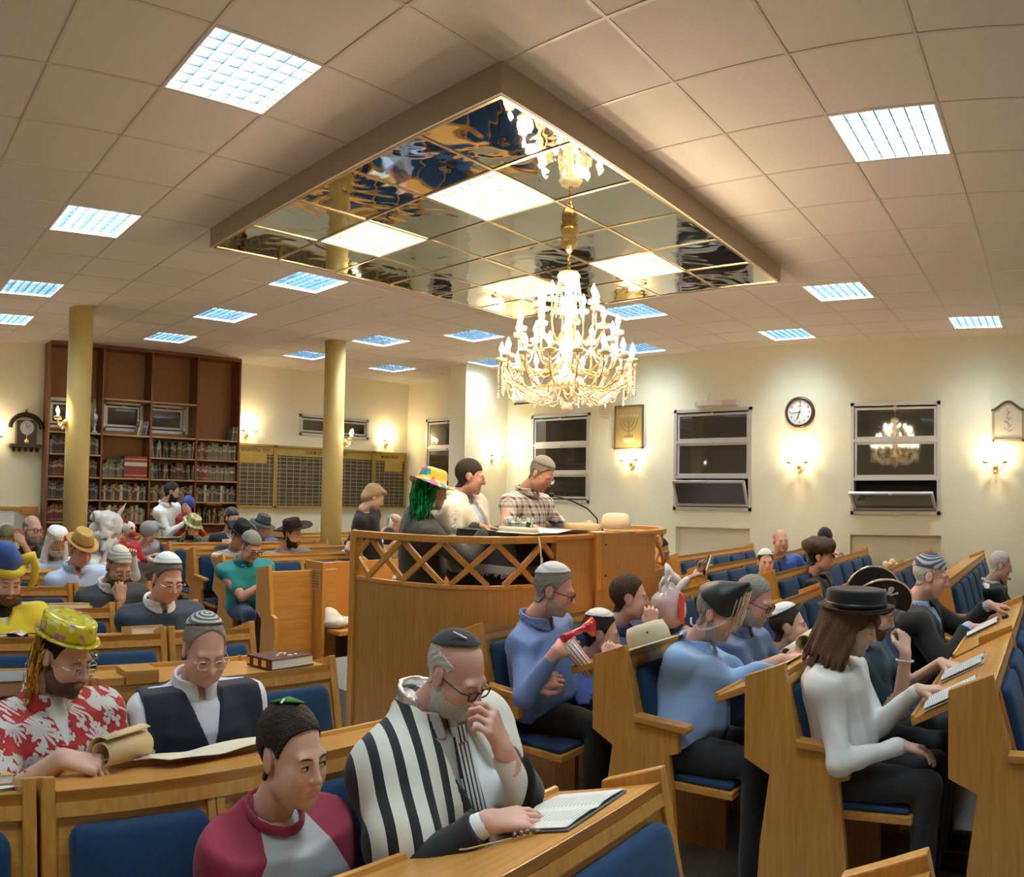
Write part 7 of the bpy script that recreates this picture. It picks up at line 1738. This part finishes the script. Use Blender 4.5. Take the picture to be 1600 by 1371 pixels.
# scroll of the sky blue shirt man
o = on_ledge('scroll', 3.45, 1.22, RV[2], .86, 'cream scroll with two rolls held by the sky blue shirted man', 'scroll')
mb = MB(); mb.smooth = True; mb.tube([(-.02, -.06, .045), (.42, .01, .045)], .042, 20, False); q = mb.build('roll', M['cream'], o); md = q.modifiers.new('s', 'SOLIDIFY'); md.thickness = .004
mb = MB(); mb.smooth = True; mb.tube([(.02, .06, .03), (.44, .13, .03)], .028, 16, False); q = mb.build('roll', M['cream'], o); md = q.modifiers.new('s', 'SOLIDIFY'); md.thickness = .004
q = sheet_mesh(.36, .14, 8, lambda x, y: .004).build('open_sheet', M['parch'], o); q.location = (-.16, .0, .004)
# books on the right ledges
o = on_ledge('prayer_book', 3.02, .42, RV[3], .845, 'open prayer book nearest the pew end, under the white sleeved hand', 'book', rz=0); open_book(o, .20, .21, .018, M['cream'])
o = on_ledge('prayer_book', 3.50, .43, RV[3], .845, 'open prayer book under the pirate hat man\'s hand', 'book', rz=0); open_book(o, .20, .20, .018, M['cream'])
o = on_ledge('prayer_book', 4.68, .46, RV[3], .845, 'open prayer book under the black jacketed man\'s hand', 'book', rz=.05); open_book(o, .24, .20, .016)
o = on_ledge('spectacle_case', 4.72, .33, RV[3], .845, 'slim dark case beside the open book, right block', 'case', rz=.1); MB().bx(-.09, .09, -.02, .02, 0, .018).build('body', M['black'], o, bevel=.006)
o = on_ledge('prayer_book', 6.62, 3.33, 3.35, .88, 'blue grey book on top of the pile on the far right pew', 'book', dz=.04); closed_book(o, .22, .16, .025, M['greycov'])
o = on_ledge('prayer_book', 6.60, 3.33, 3.35, .88, 'dark book below the blue grey book, far right pew', 'book', dz=.012); closed_book(o, .24, .17, .026, CL['denim'])
o = on_ledge('prayer_book', 8.5, 2.47, 2.55, .88, 'open white book on the ledge behind the fur hat man', 'book'); open_book(o, .5, .2, .02)
o = on_ledge('ribbon_rattle', 7.60, 1.63, 1.72, .88, 'long golden rattle tied with a cream ribbon bow', 'rattle', rz=.1)
mb = MB(); mb.smooth = True; mb.tube([(-.05, .05, .04), (.42, -.03, .045)], .018, 10); mb.build('stick', M['brass'], o)
mb = MB(); mb.smooth = True
for s in (-1, 1): mb.ball((-.05 + s * .05, .05 - s * .03, .07), (.055, .035, .045), 10, 8)
mb.ball((-.05, .05, .06), .03, 8, 6); mb.build('ribbon_bow', mat('cream_ribbon', (.65, .50, .30), .35), o)
o = empty('prayer_book', (6.33, 3.14, 1.04), 0, 'dark open book held up behind the right curve of the platform', 'book'); q = MB().bx(-.07, .07, -.01, .01, -.06, .10).build('cover', mat('brown_cover', (.05, .025, .02), .4), o, bevel=.004); q.rotation_euler = (.3, .5, .5); q = MB().bx(-.062, .066, -.02, -.01, -.055, .105).build('pages', M['paper'], o); q.rotation_euler = (.3, .5, .5)
# behind the platform
def lump(name, loc, parts, m, label, cat, part, seed=1, h=.012, amp=.008, fr=50):
    o = empty(name, loc, 0, label, cat); lo = np.min([np.array(c) - np.array(r) for c, r in parts], 0) - .03; hi = np.max([np.array(c) + np.array(r) for c, r in parts], 0) + .03
    g = Field(lo, hi, h)
    for c, r in parts: g.put(ell(c, r), .04)
    if amp: g.folds(amp, seed, fr)
    g.F = np.maximum(g.F, (.001 - g.grid()[2]).astype(f32)) if name != 'black_coat' else g.F
    np_obj(part, *solid(g), m, o); return o
o = lump('cloth_bag', (4.12, 5.56, .472), [((-.12, 0, .05), (.12, .16, .075)), ((.08, 0, .025), (.16, .12, .04)), ((-.14, 0, .11), (.07, .10, .06))], CL['offwhite'], 'folded cream cloth bag on the low bench', 'bag', 'bag_cloth', 4)
o = lump('yellow_bag', (4.84, 5.52, .692), [((0, 0, .05), (.15, .13, .07)), ((.12, 0, .03), (.1, .1, .04))], CL['yellow'], 'yellow plastic bag on the side cabinet', 'bag', 'bag_film', 6)
o = lump('striped_cloth', (4.90, 5.58, .79), [((0, 0, .06), (.17, .12, .065)), ((.06, 0, .11), (.12, .10, .06))], pattern_mat('cloth_striped_shawl', stripes_of(lambda nt, x, y, z: band(nt, mth(nt, 'ADD', x, z), .05, .25), (.66, .62, .52), (.30, .28, .24))), 'heaped striped prayer shawl on top of the yellow bag', 'cloth', 'shawl_cloth', 7)
mb = MB(); mb.smooth = True; mb.tube([(-.15, -.06, .03), (-.24, -.2, -.02), (-.25, -.27, -.10), (-.24, -.28, -.22)], .014, 6); mb.build('hanging_fringe', CL['offwhite'], o)
o = lump('black_coat', (4.02, 7.66, .60), [((0, 0, .32), (.22, .09, .12)), ((-.08, -.05, .1), (.12, .06, .28)), ((.14, -.05, .14), (.10, .05, .2))], CL['black'], 'black coat thrown over a pew back behind the platform', 'coat', 'coat_cloth', 9, .014, .012, 36)
o = on_ledge('prayer_book', 4.55, 8.42, BV[3], .975, 'white edged thick book on the ledge beside the black cowboy hat', 'book'); closed_book(o, .30, .16, .05, M['paper'])
o = on_ledge('prayer_book', 6.75, 8.44, BV[3], .975, 'open white book on a pew right of the middle column', 'book'); open_book(o, .34, .18, .02)
o = on_ledge('prayer_book', 4.0, 9.30, BV[4], .975, 'thin pale booklet before the green tinsel man', 'booklet'); closed_book(o, .34, .16, .015, M['paper'])
o = on_ledge('wooden_chest', 5.72, 9.28, BV[4], .975, 'small tan wooden box on a far pew right of the grey fedora', 'box'); MB().bx(-.28, .28, -.06, .06, 0, .10).build('body', M['tan'], o, bevel=.004); MB().bx(-.285, .285, -.065, .065, .10, .115).build('lid', M['oakX'], o)
o = empty('mobile_phone', (3.58, 5.98, .86), 0, 'dark phone in the teal shirted man\'s hands', 'phone'); q = MB().bx(-.035, .035, -.07, .07, 0, .010).build('body', M['black'], o, bevel=.003); q.rotation_euler = (.5, 0, .2)
# on the platform desk
o = empty('torah_scroll', (4.25, 3.30, 1.418), 0, 'white scroll sheet spread over the platform desk before the plaid shirt man', 'scroll')
sheet_mesh(.84, .34, 18, lambda x, y: .012 + .022 * math.exp(-((x + .05) / .12) ** 2) + .008 * math.sin(x * 14), .003).build('open_sheet', M['paper'], o)
mb = MB(); mb.smooth = True; mb.tube([(-.37, -.15, .03), (-.36, .18, .03)], .025, 12); mb.build('roll', M['cream'], o); mb = MB(); mb.smooth = True; mb.tube([(.40, -.12, .035), (.40, .18, .035)], .03, 12); mb.build('roll', M['parch'], o)
mb = MB(); mb.tube([(-.40, -.19, .0), (-.40, -.205, -.06), (-.39, -.205, -.13)], .006, 5); mb.box((-.385, -.207, -.16), (.02, .004, .05)); mb.build('page_marker', M['white'], o)
o = empty('cream_fedora', (5.05, 3.30, 1.418), .4, 'cream fedora lying on the platform desk by the microphone', 'hat')
mb = MB(); mb.smooth = True; mb.lathe([(.105, .004), (.095, .06), (.082, .12), (.05, .135), (.001, .115)], 26, (0, 0, 0), 1, 1.25); mb.build('crown', M['creamhat'], o); mb = MB(); mb.smooth = True; mb.lathe([(.10, .003), (.155, .0), (.155, .004), (.10, .010)], 26, (0, 0, 0), 1, 1.15, cap=False); mb.build('brim', M['tan'], o)
o = empty('gooseneck_microphone', (4.86, 3.34, 1.418), 0, 'black gooseneck microphone bending towards the plaid shirt man', 'microphone')
mb = MB(); mb.smooth = True; mb.lathe([(.045, 0), (.045, .015), (.015, .03), (.001, .032)], 16); mb.build('base', M['black'], o)
mb = MB(); mb.smooth = True; mb.tube([(0, 0, .03), (-.01, 0, .09), (-.10, .03, .17), (-.25, .07, .23), (-.40, .12, .265)], .006, 8); mb.build('gooseneck', M['black'], o); mb = MB(); mb.smooth = True; mb.ball((-.425, .125, .27), (.030, .018, .018), 12, 8); mb.build('mic_head', M['black'], o)
o = empty('silver_ornament', (4.18, 3.56, 1.40), 0, 'shiny silver crown ornament with green pattern standing before the white shawl wearer', 'crown')
mb = MB(); mb.smooth = True; mb.lathe([(.085, 0), (.10, .03), (.105, .09), (.10, .095), (.09, .04), (.08, .01)], 24, cap=False); mb.build('band', speck('silver_enamel', (.62, .62, .60), [(.62, .62, .60), (.20, .35, .12), (.1, .12, .1), (.7, .7, .7)], 30, .4, .2, .5), o)
mb = MB()
for k in range(8): a = 2 * PI * k / 8; mb.lathe([(.014, .09), (.010, .11), (.001, .125)], 8, (.1 * math.cos(a), .1 * math.sin(a), 0))
mb.build('crown_point', M['silver'], o)
